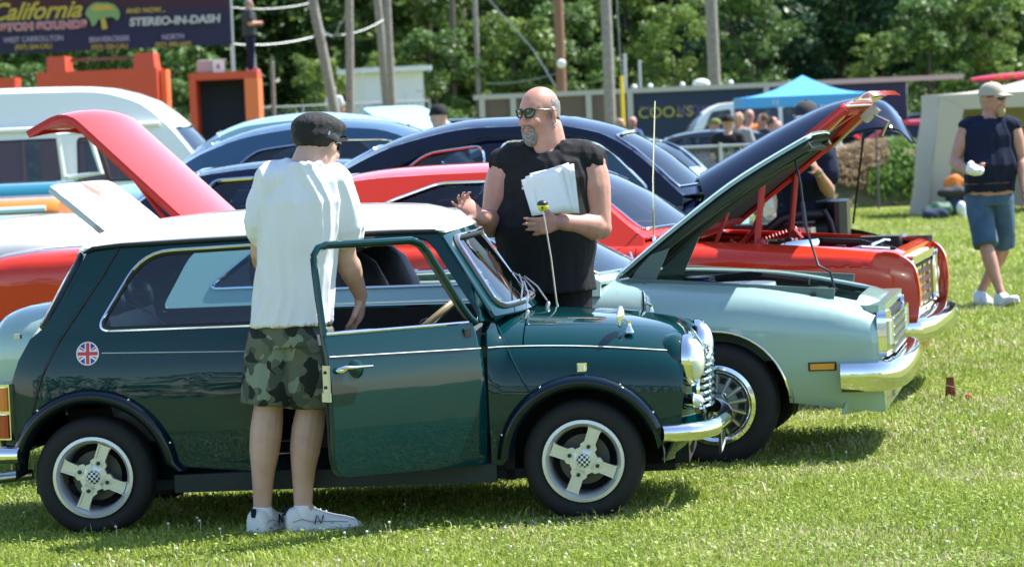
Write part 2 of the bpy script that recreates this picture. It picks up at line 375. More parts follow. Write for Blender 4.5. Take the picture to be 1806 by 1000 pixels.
def wheel(parent, x, y, z, R, rim, w, style, side=-1, rot=0., steer=0.):
    """wheel at (x, y, z); side -1 shows its face towards -y"""
    o = bpy.data.objects.new('wheel', None); COL.objects.link(o); o.parent = parent; o.location = (x, y, z); o.rotation_euler = (0, 0, steer + (0 if side < 0 else math.pi)); o.empty_display_size = .1
    b = B(); tyre(b, (0, 0, 0), R, rim - .006, w); b.build('tyre', 'tyre', o)
    f = -w / 2       # face plane
    if style == 'four_spoke':
        b = B(); b.lathe([(rim - .004, f + .004), (rim + .006, f - .002), (rim + .006, f - .010), (rim - .008, f - .012), (rim - .014, f - .002), (rim - .020, f + .004), (rim - .028, f + .05), (rim - .03, w * .3), (rim - .02, w * .3)], (0, 0, 0), (0, 1, 0), 48); b.build('rim', 'alloy', o)
        sp = B()
        for k in range(4):
            A = Matrix.Rotation(rot + k * math.pi / 2, 3, 'Y')
            out = [(.040, -.030), (.062, -.036), (.078, -.024), (rim - .05, -.021), (rim - .024, -.030), (rim - .024, .030), (rim - .05, .021), (.078, .024), (.062, .036), (.040, .030)]
            sp.prism(out, f + .006, f + .032, lambda a, c, h: A @ Vector((a, h + (.014 if a > rim - .06 else 0) * 0, c)))
            rib = [(.082, -.016), (rim - .045, -.014), (rim - .045, .014), (.082, .016)]
            for s_ in (-1, 1):
                sp.prism([(.078, s_ * .024), (rim - .03, s_ * .026), (rim - .03, s_ * .019), (.078, s_ * .017)], f - .002, f + .010, lambda a, c, h: A @ Vector((a, h, c)))
            sp.lathe([(.0155, f + .01), (.0155, f - .001), (.0115, f - .001), (.0115, f + .012)], A @ Vector((.062, 0, 0)), (0, 1, 0), 12)
            A2 = Matrix.Rotation(rot + (k + .5) * math.pi / 2, 3, 'Y')
            sp.prism([(.034, -.012), (.058, -.016), (.058, .016), (.034, .012)], f - .001, f + .02, lambda a, c, h: A2 @ Vector((a, h, c)))
        sp.lathe([(.05, f + .03), (.052, f + .006), (.036, f + .001), (.030, f + .001), (.0, f + .004)], (0, 0, 0), (0, 1, 0), 24)
        sp.build('spoke_centre', 'alloy', o, angle=30)
        b = B(); b.lathe([(.0285, f + .004), (.0285, f - .004), (.026, f - .006), (0, f - .006)], (0, 0, 0), (0, 1, 0), 24); b.build('centre_cap', 'checker_cap', o)
        for k in range(4):
            A = Matrix.Rotation(rot + k * math.pi / 2, 3, 'Y'); b = B(); b.lathe([(.0085, f + .014), (.0085, f - .002), (.005, f - .004), (0, f - .004)], A @ Vector((.062, 0, 0)), (0, 1, 0), 6); b.build('wheel_nut', 'black_plastic', o)
        b = B(); b.lathe([(.03, .0), (.105, .0), (.105, .02), (.03, .02)], (0, 0, 0), (0, 1, 0), 32, True); b.build('brake_disc', 'disc_brake', o)
        b = B(); b.lathe([(0, w * .30), (rim - .02, w * .30)], (0, 0, 0), (0, 1, 0), 24); b.build('wheel_back', 'dark_inside', o)
    elif style == 'rally':
        b = B(); b.lathe([(rim - .012, f + .008), (rim + .010, f), (rim + .010, f - .010), (rim - .008, f - .014), (rim - .022, f - .006), (rim - .03, f + .006), (rim - .034, f + .03)], (0, 0, 0), (0, 1, 0), 56); b.build('trim_ring', 'chrome', o)
        mat('wheel_green', (.16, .20, .18), .4, .5)
        b = B(); b.lathe([(rim - .03, f + .03), (rim - .045, f + .022), (.06, f + .012), (.055, f - .002), (.042, f - .006), (0, f - .006)], (0, 0, 0), (0, 1, 0), 48); b.build('wheel_disc', 'wheel_green', o)
        for k in range(14):
            A = Matrix.Rotation(rot + k * 2 * math.pi / 14, 3, 'Y'); b = B(); b.prism([(.062, -.0035), (rim - .032, -.005), (rim - .032, .005), (.062, .0035)], f - .002, f + .016, lambda a, c, h: A @ Vector((a, h + (.004 if a > .1 else 0), c))); b.build('spoke', 'steel', o)
            A = Matrix.Rotation(rot + (k + .5) * 2 * math.pi / 14, 3, 'Y'); b = B(); b.prism([(rim - .072, -.013), (rim - .044, -.016), (rim - .044, .016), (rim - .072, .013)], f + .008, f + .0195, lambda a, c, h: A @ Vector((a, h, c))); b.build('vent_slot', 'dark_inside', o)
        for k in range(4):
            A = Matrix.Rotation(rot + .4 + k * math.pi / 2, 3, 'Y'); b = B(); b.lathe([(.012, f + .012), (.012, f - .008), (.007, f - .012), (0, f - .012)], A @ Vector((.062, 0, 0)), (0, 1, 0), 6); b.build('wheel_nut', 'chrome', o)
        b = B(); b.lathe([(.036, f), (.036, f - .014), (.028, f - .026), (.012, f - .032), (0, f - .032)], (0, 0, 0), (0, 1, 0), 24); b.build('hub_cap', 'chrome', o)
    else:
        b = B(); b.lathe([(rim - .01, f + .01), (rim + .006, f), (rim + .004, f - .008), (rim - .016, f - .004), (rim - .03, f + .02), (.07, f + .012), (.06, f - .01), (0, f - .02)], (0, 0, 0), (0, 1, 0), 32); b.build('hub_cap', 'chrome' if style == 'cap' else 'alloy', o)
    return o
# ------------------------------------------------------------------ the dark green small car
paint('racing_green', (.0010, .031, .034), .0, .4, .12, 1.45); paint('racing_green_flare', (.0015, .009, .016), .0, .4, .2, 1.45); paint('roof_white', (.80, .79, .75), 0, .4, .8)
mat('wood_rim', (.42, .30, .16), .35); mat('interior_grey', (.09, .10, .115), .7); mat('plate_white', (.75, .75, .72), .4)
def tube_on(name, poly, mf, r, m, parent, off=0., closed=True, n=6, flat=1., out=1):
    b = B(); b.tube(loop3(poly, mf, off, out), r, n, closed=closed, flat=flat); return b.build(name, m, parent)
def small_car():
    car = empty('small_car', (-0.6988, 14.8385, 0), R_(-5.56), 'dark green vintage mini car with a white roof and its near door open', 'car')
    P = pchip([(-1.52, .50), (-1.47, .57), (-1.38, .63), (-1.2, .672), (-.9, .695), (0, .70), (1.0, .695), (1.25, .685), (1.38, .668), (1.45, .648), (1.50, .61), (1.53, .56)])
    zs = pchip([(.15, .655), (.30, .688), (.5, .70), (.66, .694), (.78, .676), (.84, .660), (.90, .645), (1.06, .600), (1.22, .545), (1.30, .52)])
    zt = pchip([(.55, .875), (.70, .862), (.81, .850), (1.0, .838), (1.18, .822), (1.30, .805), (1.40, .785), (1.46, .757), (1.51, .70), (1.53, .63)])
    E_ = 3.4; ZM = .46
    def wf(x, z):
        t = min(1, max(0, (z - ZM) / (zt(x) - ZM))); return P(x) * (max(0., 1 - t ** E_)) ** (1 / E_) if z > ZM else P(x) * zs(z) / .70
    def wc(x, z): return P(x) * zs(z) / .70
    def wd(x, z):
        k = sstep(.62, .72, x); return wc(x, z) * (1 - k) + wf(x, z) * k if x > .6 else wc(x, z)
    def side(s): return lambda x, z: (x, s * wd(x, z), z)
    KE = .90; zsh = lambda x: ZM + (zt(x) - ZM) * (1 - KE ** E_) ** (1 / E_)
    top = lambda x, u: (x, u * P(x), ZM + (zt(x) - ZM) * (1 - min(.999, abs(u)) ** E_) ** (1 / E_))
    bot = .245
    g = 'racing_green'
    for s in (-1, 1):
        mf = side(s); oo = 1 if s < 0 else -1
        # front wing
        af = [p for p in arc(1.034, .252, .312, 0, 180, 28) if p[1] >= bot]
        up = [(x, zsh(x)) for x in np.linspace(1.462, .74, 22)]
        poly = [(1.352, .30), (1.41, .33), (1.445, .40), (1.458, .5)] + up + [(.668, .845), (.652, .80), (.652, bot)] + [(.70, bot)] + af[::-1][1:-1]
        panel('front_wing', poly, mf, g, car, da=.05, db=.05, out=oo)
        # rear quarter with its window opening
        qw = rpoly([(-1.005, .862), (-.29, .862), (-.29, 1.197), (-.80, 1.185)], [.07, .04, .04, .12], 6)
        ar = [p for p in arc(-1.034, .252, .325, 180, 0, 28) if p[1] >= bot]
        back = [(-.245, bot), (-.245, 1.222), (-.905, 1.212), (-1.03, 1.195), (-1.12, 1.03), (-1.235, .88), (-1.29, .84), (-1.345, .75), (-1.40, .60), (-1.425, .45), (-1.415, .36), (-1.37, .30)]
        panel('rear_quarter', back + ar[1:-1], mf, g, car, holes=[qw], da=.05, db=.05, out=oo)
        panel('quarter_window', rpoly([(-1.0, .868), (-.29, .868), (-.29, 1.19), (-.80, 1.18)], [.07, .04, .04, .12], 6), lambda x, z: (x, s * (wd(x, z) - .008), z), 'glass', car, da=.1, db=.1, flange=0, out=oo)
        tube_on('window_trim', qw, mf, .007, 'chrome', car, .002, out=oo)
        tube_on('window_seal', [(lerp(a, -.62, .03), lerp(b_, 1.03, .05)) for a, b_ in qw], mf, .010, 'black_trim', car, -.006, out=oo)
        # pillar and rail over the door opening, A pillar
        apil = [(-.245, 1.222), (-.245, 1.206), (.36, 1.204), (.405, 1.19), (.44, 1.15), (.60, .90), (.625, .845), (.668, .845), (.668, .875), (.46, 1.216), (.44, 1.222)]
        panel('door_frame_rail', apil, mf, g, car, da=.06, db=.06, out=oo, flange=.03)
        # gutter
        gp = [(-1.06, 1.190), (-1.02, 1.208), (-.9, 1.218), (-.34, 1.228), (.30, 1.226), (.445, 1.224), (.47, 1.205), (.56, 1.06), (.665, .885)]
        gb = B(); gb.tube([(x, s * (wd(min(x, .6), z) + .010), z) for x, z in gp[:6]], [.006] + [.011] * 5, 8, flat=.8); gb.build('roof_gutter', 'black_trim', car)
        gb = B(); gb.tube([(x, s * (wd(min(x, .6), z) + .004), z) for x, z in gp[5:]], .006, 6); gb.build('pillar_bead', g, car)
        # outer body seams: wing to scuttle, and the rear corner
        gb = B(); gb.tube([(x, s * (wd(x, z) + .003), z) for x, z in [(.664, .86), (.70, .79), (.75, .69), (.80, .59), (.848, .505)]], .0055, 6); gb.build('wing_seam', g, car)
        gb = B(); gb.tube([(x, s * (wd(x, z) + .002), z) for x, z in [(-.905, 1.212), (-.97, 1.10), (-1.06, .97), (-1.16, .83), (-1.24, .68), (-1.30, .50), (-1.345, .36), (-1.36, .30)]], .006, 6); gb.build('rear_seam', 'black_trim', car)
        # wheel arch flares
        for cx, r, a0, a1 in ((1.034, .31, 22, 177), (-1.034, .322, 3, 174)):
            vs = []; ns_ = 30; pr = [(-.012, .004), (.0, .030), (.012, .040), (.026, .040), (.040, .028), (.050, .004)]
            for i in range(ns_ + 1):
                a = R_(a0 + (a1 - a0) * i / ns_); ex = 0
                k = 1.0
                for dr, dy in pr:
                    rr = r + dr; x = cx + rr * math.cos(a) * (1.0); z = max(.225, .252 + rr * math.sin(a)); x = x + (.05 * sstep(8, 0, math.degrees(a)) if cx < 0 else 0)
                    vs.append((x, s * (wd(min(x, 1.46), max(z, .25)) + dy), z))
            q = len(pr); fs = [(i * q + j, (i + 1) * q + j, (i + 1) * q + j + 1, i * q + j + 1) for i in range(ns_) for j in range(q - 1)]
            fb = B(); fb.add(vs, fs); fl = fb.build('wheel_flare', 'racing_green_flare', car, angle=80)
            for a in ([33, 62, 118, 160] if cx > 0 else [22, 62, 128, 160]):
                rv = B(); x = cx + (r + .044) * math.cos(R_(a)); z = .252 + (r + .044) * math.sin(R_(a)); rv.ell((x, s * (wd(min(x, 1.45), z) + .022), z), (.006, .005, .006), 8, 5); rv.build('rivet', 'chrome', fl)
        # inner arches
        for cx in (1.034, -1.034): ib = B(); ib.add([(cx + .335 * math.cos(R_(a)), s * (.46 + .22 * k), .252 + .335 * math.sin(R_(a))) for a in range(-4, 185, 8) for k in (0, 1)], [(2 * i, 2 * i + 1, 2 * i + 3, 2 * i + 2) for i in range(23)]); ib.build('inner_arch', 'underbody', car)
        for cx in (1.034, -1.034): wheel(car, cx, s * .605, .252, .252, .165, .165, 'four_spoke', s, rot=R_(22))
        # sill and pinstripe
        sb = B(); sb.box((-.01, s * .655, .212), (1.36, .05, .075)); sb.build('sill', 'sill_dark', car, smooth=False)
        for nm, xa, xb, za, zb in (('pinstripe', -.975, -.25, .772, .755), ('pinstripe', .655, 1.395, .735, .692)):
            pts = [(lerp(xa, xb, i / 14), lerp(za, zb, (i / 14)) + (0 if xa < 0 else .012 * math.sin(math.pi * i / 14))) for i in range(15)]
            tube_on(nm, pts, mf, .0052, 'white_paint_line', car, .000, False, 6, .4, oo)
    # doors: the far one shut, the near one swung open about its front edge
    dpoly = rpoly([(.645, .25), (.645, .845), (-.16, .852), (-.16, .30), (-.12, .25)], [.02, .0, .0, .05, .08], 5)
    def door(s, name, parent, xf=None):
        d = bpy.data.objects.new(name, None); COL.objects.link(d); d.parent = parent
        mf = side(s); oo = 1 if s < 0 else -1; x0 = -.245 if s > 0 else -.16
        poly = rpoly([(.645, .25), (.645, .842), (x0, .850), (x0, .36), (x0 + .03, .275 if s < 0 else .25)], [.01, 0, 0, .06, .07], 6)
        panel('door_skin', poly, mf, g, d, da=.05, db=.045, out=oo, flange=.03)
        # window frame of the door: rounded hoop
        hoop = [(.645, .842), (.62, .86), (.585, .905), (.44, 1.145), (.405, 1.185), (.36, 1.200), (x0 + .08, 1.206), (x0 + .03, 1.195), (x0 + .004, 1.165), (x0, 1.10), (x0, .845)]
        up_ = (lambda x, z: lerp(wc(x, .85), wc(x, z), .5 if z > .85 else 0)) if s < 0 else wc
        hb = B(); hb.tube([(x, s * (up_(x, z) - .004), z) for x, z in hoop], .0145, 8); hb.build('window_frame', g, d)
        hb = B(); hb.tube([(x, s * (up_(x, z) - .018), z) for x, z in [(lerp(x, .2, .03), lerp(z, 1.0, .03)) for x, z in hoop]], .0115, 8); hb.build('frame_seal', 'rubber_grey', d)
        sb = B(); sb.tube([(x, s * (wc(x, .852) - .002), .852 + (x0 - x) * .01) for x in (x0 + .01, .2, .60)], .008, 8); sb.build('waist_strip', 'chrome', d)
        pts = [(lerp(x0 + .005, .64, i / 8), lerp(.762, .735, i / 8)) for i in range(9)]; tube_on('pinstripe', pts, mf, .0052, 'white_paint_line', d, 0, False, 6, .4, oo)
        inner = [(x, z) for x, z in poly]; panel('inner_trim', inner, lambda x, z: (x, s * (wd(x, z) - .045), z), 'interior_grey', d, da=.2, db=.2, out=-oo, flange=0)
        # handle: recess scoop, lever
        hx = x0 + .06; hy = wc(hx, .70)
        hb = B(); hb.lathe([(.040, .002), (.036, -.004), (.02, -.010), (0, -.012)], (hx + .07, s * hy, .703), (0, -s, 0), 24); hb.build('handle_cup', g, d)
        hb = B(); hb.tube([(hx - .03, s * (hy + .010), .712), (hx - .005, s * (hy + .024), .716), (hx + .03, s * (hy + .028), .714), (hx + .13, s * (hy + .030), .712)], [.010, .014, .011, .008], 10, flat=.7); hb.ell((hx - .01, s * (hy + .012), .706), (.034, .014, .014)); h_ = hb.build('door_handle', 'chrome', d)
        kb = B(); kb.lathe([(.009, 0), (.009, .008), (0, .008)], (hx + .15, s * hy, .78), (0, s, 0), 10)
        if s < 0:
            lb = B(); lb.box((x0 - .006, -wc(x0, .67) + .024, .665), (.010, .045, .125), bev=.004); lb.box((x0 - .012, -wc(x0, .67) + .020, .60), (.016, .05, .035), bev=.004); lk = lb.build('lock_plate', 'steel', d)
            for zz in (.64, .70): q = B(); q.lathe([(.007, 0), (.007, .003), (0, .003)], (x0 - .0125, -wc(x0, .67) + .026, zz), (-1, 0, 0), 8); q.build('screw', 'black_plastic', lk)
            mb = B(); mb.box((.58, -wd(.58, .80) - .001, .805), (.04, .012, .032), bev=.004); mb.build('mirror_mount', 'black_plastic', d)
        return d
    far = door(1, 'door', car)
    near = door(-1, 'door', car); near['label'] = 'open near door with its window wound down'
    hinge = Vector((.645, -.70, 0)); ang = R_(46.5)
    near.matrix_local = Matrix.Translation(hinge) @ Matrix.Rotation(ang, 4, 'Z') @ Matrix.Translation(-hinge)
    # hood, scuttle and nose
    hx0, hx1 = .80, 1.475; hood = rpoly([(hx0, -.70), (hx1, -.60), (hx1, .60), (hx0, .70)], [.02, .06, .06, .02], 4)
    panel('bonnet', hood, top, g, car, da=.05, db=.1, out=1, flange=.02)
    uo = KE
    panel('wing_top', [(hx0 - .0, -.712)] + [(x, -uo) for x in np.linspace(hx0, 1.462, 16)] + [(1.482, -.7), (1.484, -.60)], top, g, car, da=.05, db=.06, out=1)
    panel('wing_top', ([(hx0 - .0, .712)] + [(x, uo) for x in np.linspace(hx0, 1.462, 16)] + [(1.482, .7), (1.484, .60)])[::-1], top, g, car, da=.05, db=.06, out=1)
    panel('scuttle', [(.62, -uo)] + [(hx0 - .006, -uo), (hx0 - .006, uo), (.62, uo)], top, g, car, da=.05, db=.1, out=1)
    # nose panel: between the bonnet edge and the bumper
    def nosef(y, z):
        t = (z - .32) / (.66 - .32); return (1.535 - .10 * (abs(y) / .5) ** 2.6 - .35 * max(0, t - .8) ** 2, y, z)
    panel('nose', rpoly([(-.60, .34), (.60, .34), (.63, .50), (.50, .745), (-.50, .745), (-.63, .50)], .05, 5), nosef, g, car, da=.08, db=.05, out=1)
    gr = bpy.data.objects.new('grille', None); COL.objects.link(gr); gr.parent = car
    gp = rpoly([(-.33, .40), (.33, .40), (.36, .52), (.25, .655), (-.25, .655), (-.36, .52)], .05, 5)
    tube_on('surround', gp, nosef, .014, 'chrome', gr, .006)
    panel('grille_back', gp, lambda y, z: (nosef(y, z)[0] + .003, y, z), 'dark_inside', gr, da=.2, db=.2, flange=0)
    for i in range(8):
        z = .425 + i * .0285; hw = .325 if z < .53 else lerp(.33, .235, (z - .53) / .12)
        if z < .46: hw = .31
        b = B(); pts = [(nosef(y, z)[0] + .020, y, z) for y in np.linspace(-hw, hw, 13)]
        b.tube(pts, .0125, 6, flat=.75); b.build('bar', 'chrome', gr)
    for s in (-1, 1):
        lp = bpy.data.objects.new('headlight', None); COL.objects.link(lp); lp.parent = car
        c = Vector((1.478, s * .505, .640)); ax = Vector((1, s * .10, .02))
        b = B(); b.lathe([(.108, -.014), (.110, .006), (.107, .022), (.100, .029), (.092, .029), (.090, .015)], c, ax, 40); b.build('bezel', 'chrome', lp)
        b = B(); b.lathe([(.093, .022), (.084, .040), (.062, .056), (.03, .066), (0, .069)], c, ax, 40); b.build('lens', 'lens', lp)
        b = B(); b.ell(c + Vector((-.06, 0, 0)), (.09, .112, .114), 20, 12); b.build('headlight_bowl', g, lp)
        # sidelight below
        b = B(); b.lathe([(.034, -.03), (.036, .005), (.03, .01)], (1.488, s * .46, .465), (1, s * .1, 0), 24); q = b.build('sidelight', 'chrome', car)
        b = B(); b.lathe([(.030, .005), (.026, .03), (.015, .042), (0, .046)], (1.488, s * .46, .465), (1, s * .1, 0), 24); b.build('lens', 'lens', q)
        # wing mirror standing on the wing: stalk, round glass seen edge on
        mx, my, mz = 1.238, s * .545, .768
        if s > 0: mx = 1.272
        mr = bpy.data.objects.new('wing_mirror', None); COL.objects.link(mr); mr.parent = car
        b = B(); b.lathe([(.020, 0), (.019, .006), (.010, .022), (.007, .04), (.009, .05)], (mx, my, mz), (0, 0, 1), 16); b.tube([(mx, my, mz + .045), (mx - .015, my, mz + .055), (mx - .03, my, mz + .062)], .006, 8); b.build('stalk', 'chrome', mr)
        b = B(); b.lathe([(.0, .014), (.03, .010), (.046, .003), (.047, -.002), (.043, -.004), (0, -.004)], (mx - .034, my, mz + .066), (1, .25 * s, 0), 28); b.build('mirror_head', 'chrome', mr)
    # side repeater, badge marks
    for s in (-1, 1):
        y = s * wd(1.041, .640); b = B(); b.box((1.041, y, .640), (.046, .014, .036), bev=.006); q = b.build('side_repeater', 'chrome', car); b = B(); b.box((1.041, y + s * .008, .640), (.032, .008, .024), bev=.004); b.build('lens', 'lens', q)
    # front bumper, valance and plate
    bp = [(1.36, -.66), (1.44, -.655), (1.52, -.60), (1.575, -.45), (1.60, -.2), (1.605, 0), (1.60, .2), (1.575, .45), (1.52, .60), (1.44, .655), (1.36, .66)]
    f1 = pchip([(y, x) for x, y in bp]); vs = []; prof = [(.0, .038), (.012, .036), (.028, .020), (.032, 0), (.028, -.020), (.012, -.034), (0, -.036), (-.02, -.036), (-.02, .036)]
    yy = np.concatenate([np.linspace(-.668, -.5, 8), np.linspace(-.45, .45, 9), np.linspace(.5, .668, 8)])
    for y in yy:
        x = f1(y); d = Vector((1, (f1(y - .01) - f1(y + .01)) / .02, 0)).normalized()
        for a, z in prof: vs.append(Vector((x, y, .352 + z)) + d * a)
    q = len(prof); fs = [(i * q + j, (i + 1) * q + j, (i + 1) * q + (j + 1) % q, i * q + (j + 1) % q) for i in range(len(yy) - 1) for j in range(q)]; fs += [tuple(range(q)), tuple(range((len(yy) - 1) * q, len(yy) * q))]
    b = B(); b.add(vs, fs); b.build('front_bumper', 'chrome', car, angle=50)
    vs2 = [Vector((-v.x + .02, v.y, v.z + .0)) for v in vs]; b = B(); b.add(vs2, fs); b.build('rear_bumper', 'chrome', car, angle=50)
    panel('front_valance', [(-.60, 0), (.60, 0), (.60, 1), (-.60, 1)], lambda y, t: (1.50 - .05 * (abs(y) / .5) ** 3 - .05 * max(0., 1 - t) ** 1.5, y, lerp(.23, .33, t)), g, car, da=.1, db=.2)
    b = B(); b.box((1.585, -.02, .272), (.010, .40, .115), bev=.0); pl = b.build('number_plate', 'black_plastic', car); b = B(); b.box((1.592, -.02, .272), (.003, .384, .098)); b.build('plate_face', 'plate_white', pl)
    for i, yq in enumerate((-.16, -.10, -.04, .03, .09, .14)):
        b = B(); b.box((1.5945, -.02 + yq, .272), (.002, .035, .05)); b.build('plate_character', 'black_plastic', pl)
    # rear: panel with glass, lamps
    def rearf(y, z):
        xr = pchip([(.30, -1.46), (.45, -1.50), (.62, -1.485), (.76, -1.43), (.86, -1.365), (.90, -1.345), (1.05, -1.255), (1.19, -1.165), (1.22, -1.145)]); k = pchip([(.30, .06), (.80, .10), (1.2, .125)])
        return (xr(z) + k(z) * (abs(y) / .55) ** 2.3, y, z)
    rw = lambda z: .985 * wd(max(-1.42, pchip([(.3, -1.40), (.6, -1.40), (.84, -1.29), (1.03, -1.12), (1.2, -1.03)])(z)), z)
    zz = [.31, .40, .5, .6, .7, .8, .86, .95, 1.05, 1.15, 1.205]
    rp = [(rw(z), z) for z in zz] + [(-rw(z), z) for z in zz[::-1]]
    gl = rpoly([(-.575, .885), (.575, .885), (.50, 1.175), (-.50, 1.175)], .05, 5)
    panel('rear_panel', rp[::-1], rearf, g, car, holes=[gl], da=.07, db=.05, out=-1)
    panel('rear_window', gl, lambda y, z: (rearf(y, z)[0] + .006, y, z), 'glass', car, da=.1, db=.1, flange=0, out=-1); tube_on('rear_window_seal', gl, rearf, .014, 'black_trim', car, .002, out=-1)
    for s in (-1, 1):
        tl = bpy.data.objects.new('tail_lamp', None); COL.objects.link(tl); tl.parent = car
        b = B(); b.box((-1.405, s * .590, .535), (.09, .10, .235), Matrix.Rotation(s * .55, 3, 'Z'), bev=.012); b.build('chrome_frame', 'chrome', tl)
        b = B(); b.box((-1.412, s * .596, .590), (.09, .105, .10), Matrix.Rotation(s * .55, 3, 'Z'), bev=.01); b.build('amber_lens', 'lamp_orange', tl)
        b = B(); b.box((-1.412, s * .596, .475), (.09, .105, .10), Matrix.Rotation(s * .55, 3, 'Z'), bev=.01); b.build('red_lens', 'lamp_red', tl)
    b = B(); b.tube([(-1.35, -.45, .25), (-1.62, -.46, .225)], .022, 10); b.build('exhaust_pipe', 'steel', car)
    for s in (-1, 1): b = B(); b.box((-1.372, s * .50, .845), (.03, .03, .02), bev=.004); b.build('boot_hinge', 'steel', car)
    # roof skin
    rt = pchip([(-1.16, 1.205), (-1.10, 1.245), (-1.03, 1.277), (-.8, 1.312), (-.43, 1.333), (0, 1.338), (.30, 1.326), (.42, 1.300), (.50, 1.262), (.54, 1.232)])
    def roof(x, u):
        t = abs(u); xx = x - .055 * sstep(.2, .54, x) * t ** 2 + .10 * sstep(-.9, -1.16, x) * t ** 2.3
        e = pchip([(-1.16, 1.205), (-1.0, 1.212), (-.9, 1.222), (-.34, 1.232), (.30, 1.230), (.46, 1.226), (.54, 1.226)])(xx)
        yr = wd(min(.5, max(-1.06, xx)), 1.225) + .012
        return (xx, u * yr, e + (rt(x) - e) * max(0., 1 - t ** 3.2) ** (1 / 1.6))
    panel('roof', rpoly([(-1.16, -.999), (.54, -.999), (.54, .999), (-1.16, .999)], [.02, .02, .02, .02], 3), roof, 'roof_white', car, da=.06, db=.12, out=1, flange=.012)
    panel('headlining', [(-1.1, -.95), (.48, -.95), (.48, .95), (-1.1, .95)], lambda x, u: Vector(roof(x, u)) - Vector((0, 0, .018)), 'headliner', car, da=.2, db=.3, out=-1, flange=0)
    # windscreen: frame, rubber, glass, wipers
    def wsf(u, v):
        yb = lerp(.612, .548, v); return (lerp(.685, .462, v) + .115 * (1 - abs(u) ** 2.2) * lerp(1, .62, v), u * yb, lerp(.862, 1.225, v) + .006 * (1 - u * u))
    wo = rpoly([(-1.0, .0), (1.0, .0), (1.0, 1.0), (-1.0, 1.0)], .02, 3); wi = rpoly([(-.90, .085), (.90, .085), (.875, .90), (-.875, .90)], .14, 6)
    panel('windscreen_surround', wo, wsf, g, car, holes=[wi], da=.12, db=.12, out=1, flange=.02)
    panel('windscreen', wi, lambda u, v: Vector(wsf(u, v)) - Vector((.006, 0, .004)), 'glass_clear', car, da=.15, db=.2, flange=0)
    tube_on('windscreen_rubber', densify(wi, .12), wsf, .0135, 'rubber_grey', car, .004); tube_on('windscreen_bead', densify(wi, .12), wsf, .005, 'chrome', car, .016)
    for yb, tip in ((-.40, (-.05, .10)), (.12, (.46, .12))):
        wpr = bpy.data.objects.new('wiper', None); COL.objects.link(wpr); wpr.parent = car
        b0 = Vector(wsf(yb / .61, -.06)) + Vector((.03, 0, .01)); t0 = Vector(wsf((yb + .30) / .61, .24)) + Vector((.03, 0, .022))
        b = B(); b.lathe([(.010, -.02), (.010, .010), (.006, .016), (0, .018)], b0, (.4, 0, 1), 12); b.tube([b0 + Vector((0, 0, .02)), lerp(b0, t0, .55) + Vector((.012, 0, .012)), t0], [.0042, .0036, .003], 6); b.build('wiper_arm', 'steel', wpr)
        p0 = Vector(wsf((yb + .10) / .61, .10)) + Vector((.018, 0, .012)); p1 = Vector(wsf((yb + .46) / .61, .33)) + Vector((.018, 0, .012)); b = B(); b.tube([p0, (p0 + p1) / 2 + Vector((.012, 0, .008)), p1], .0036, 6); b.build('wiper_blade', 'steel', wpr)
    # aerial with a black and yellow ball
    ab = Vector((.858, .46, .795)); an = bpy.data.objects.new('aerial', None); COL.objects.link(an); an.parent = car
    mat('aerial_rod', (.62, .58, .48), .35, .4); mat('ball_yellow', (.75, .72, .03), .5)
    b = B(); b.lathe([(.016, 0), (.014, .014), (.006, .022), (.003, .05)], ab, (0, 0, 1), 12); b.tube([ab, ab + Vector((-.02, 0, .25)), ab + Vector((-.048, .0, .475))], [.0042, .0038, .0030], 8); b.build('rod', 'aerial_rod', an)
    c = ab + Vector((-.048, 0, .487)); b = B(); b.ell(c, (.026, .026, .024), 14, 10); q = b.build('ball', 'ball_yellow', an)
    b = B(); b.ell(c + Vector((0, 0, .007)), (.0266, .0266, .0195), 14, 8); b.build('ball_cap', 'black_plastic', q); b = B(); b.ell(c + Vector((.0, -.012, -.006)), (.010, .016, .009), 8, 6); b.build('ball_face', 'black_plastic', q)
    # union flag roundel
    fl = bpy.data.objects.new('flag_roundel', None); COL.objects.link(fl); fl.parent = car
    mat('flag_blue', (.03, .04, .28), .35); mat('flag_white', (.80, .80, .80), .35); mat('flag_red', (.60, .035, .05), .35)
    fc = (-1.036, .772); fr = .046; sd = side(-1)
    def disc(nm, poly, m, off, par): panel(nm, poly, lambda x, z: Vector(sd(x, z)) + Vector((0, -off, 0)), m, par, da=.05, db=.05, flange=0)
    circ = lambda r: [(fc[0] + r * math.cos(a), fc[1] + r * math.sin(a)) for a in np.linspace(0, 2 * math.pi, 33)[:-1]]
    disc('blue_field', circ(fr), 'flag_blue', .0025, fl)
    def bar(ang, wdt, L, m, off, o2=0., nm='flag_bar'):
        c_, s_ = math.cos(ang), math.sin(ang); disc(nm, [(fc[0] + a * c_ - b_ * s_, fc[1] + a * s_ + b_ * c_) for a, b_ in ((-L, -wdt + o2), (L, -wdt + o2), (L, wdt + o2), (-L, wdt + o2))], m, off, fl)
    for a in (.55, -.55): bar(a, .0085, .044, 'flag_white', .0032)
    for a in (.55, -.55): bar(a, .0030, .043, 'flag_red', .0038, .002)
    for a in (0, math.pi / 2): bar(a, .0125, .044, 'flag_white', .0044)
    for a in (0, math.pi / 2): bar(a, .0075, .0445, 'flag_red', .0050)
    b = B(); b.tube([(x, sd(x, z)[1] - .004, z) for x, z in circ(fr + .001)], .0028, 5, closed=True); b.build('roundel_edge', 'flag_white', fl)
    # inside: floor, dashboard, steering wheel, seats
    b = B(); b.box((-.25, 0, .20), (2.1, 1.20, .04)); b.box((-.98, 0, .36), (.42, .85, .32)); b.box((.72, 0, .45), (.04, 1.20, .55)); b.box((-1.15, 0, .68), (.35, .95, .25)); b.build('floor_pan', 'underbody', car, smooth=False)
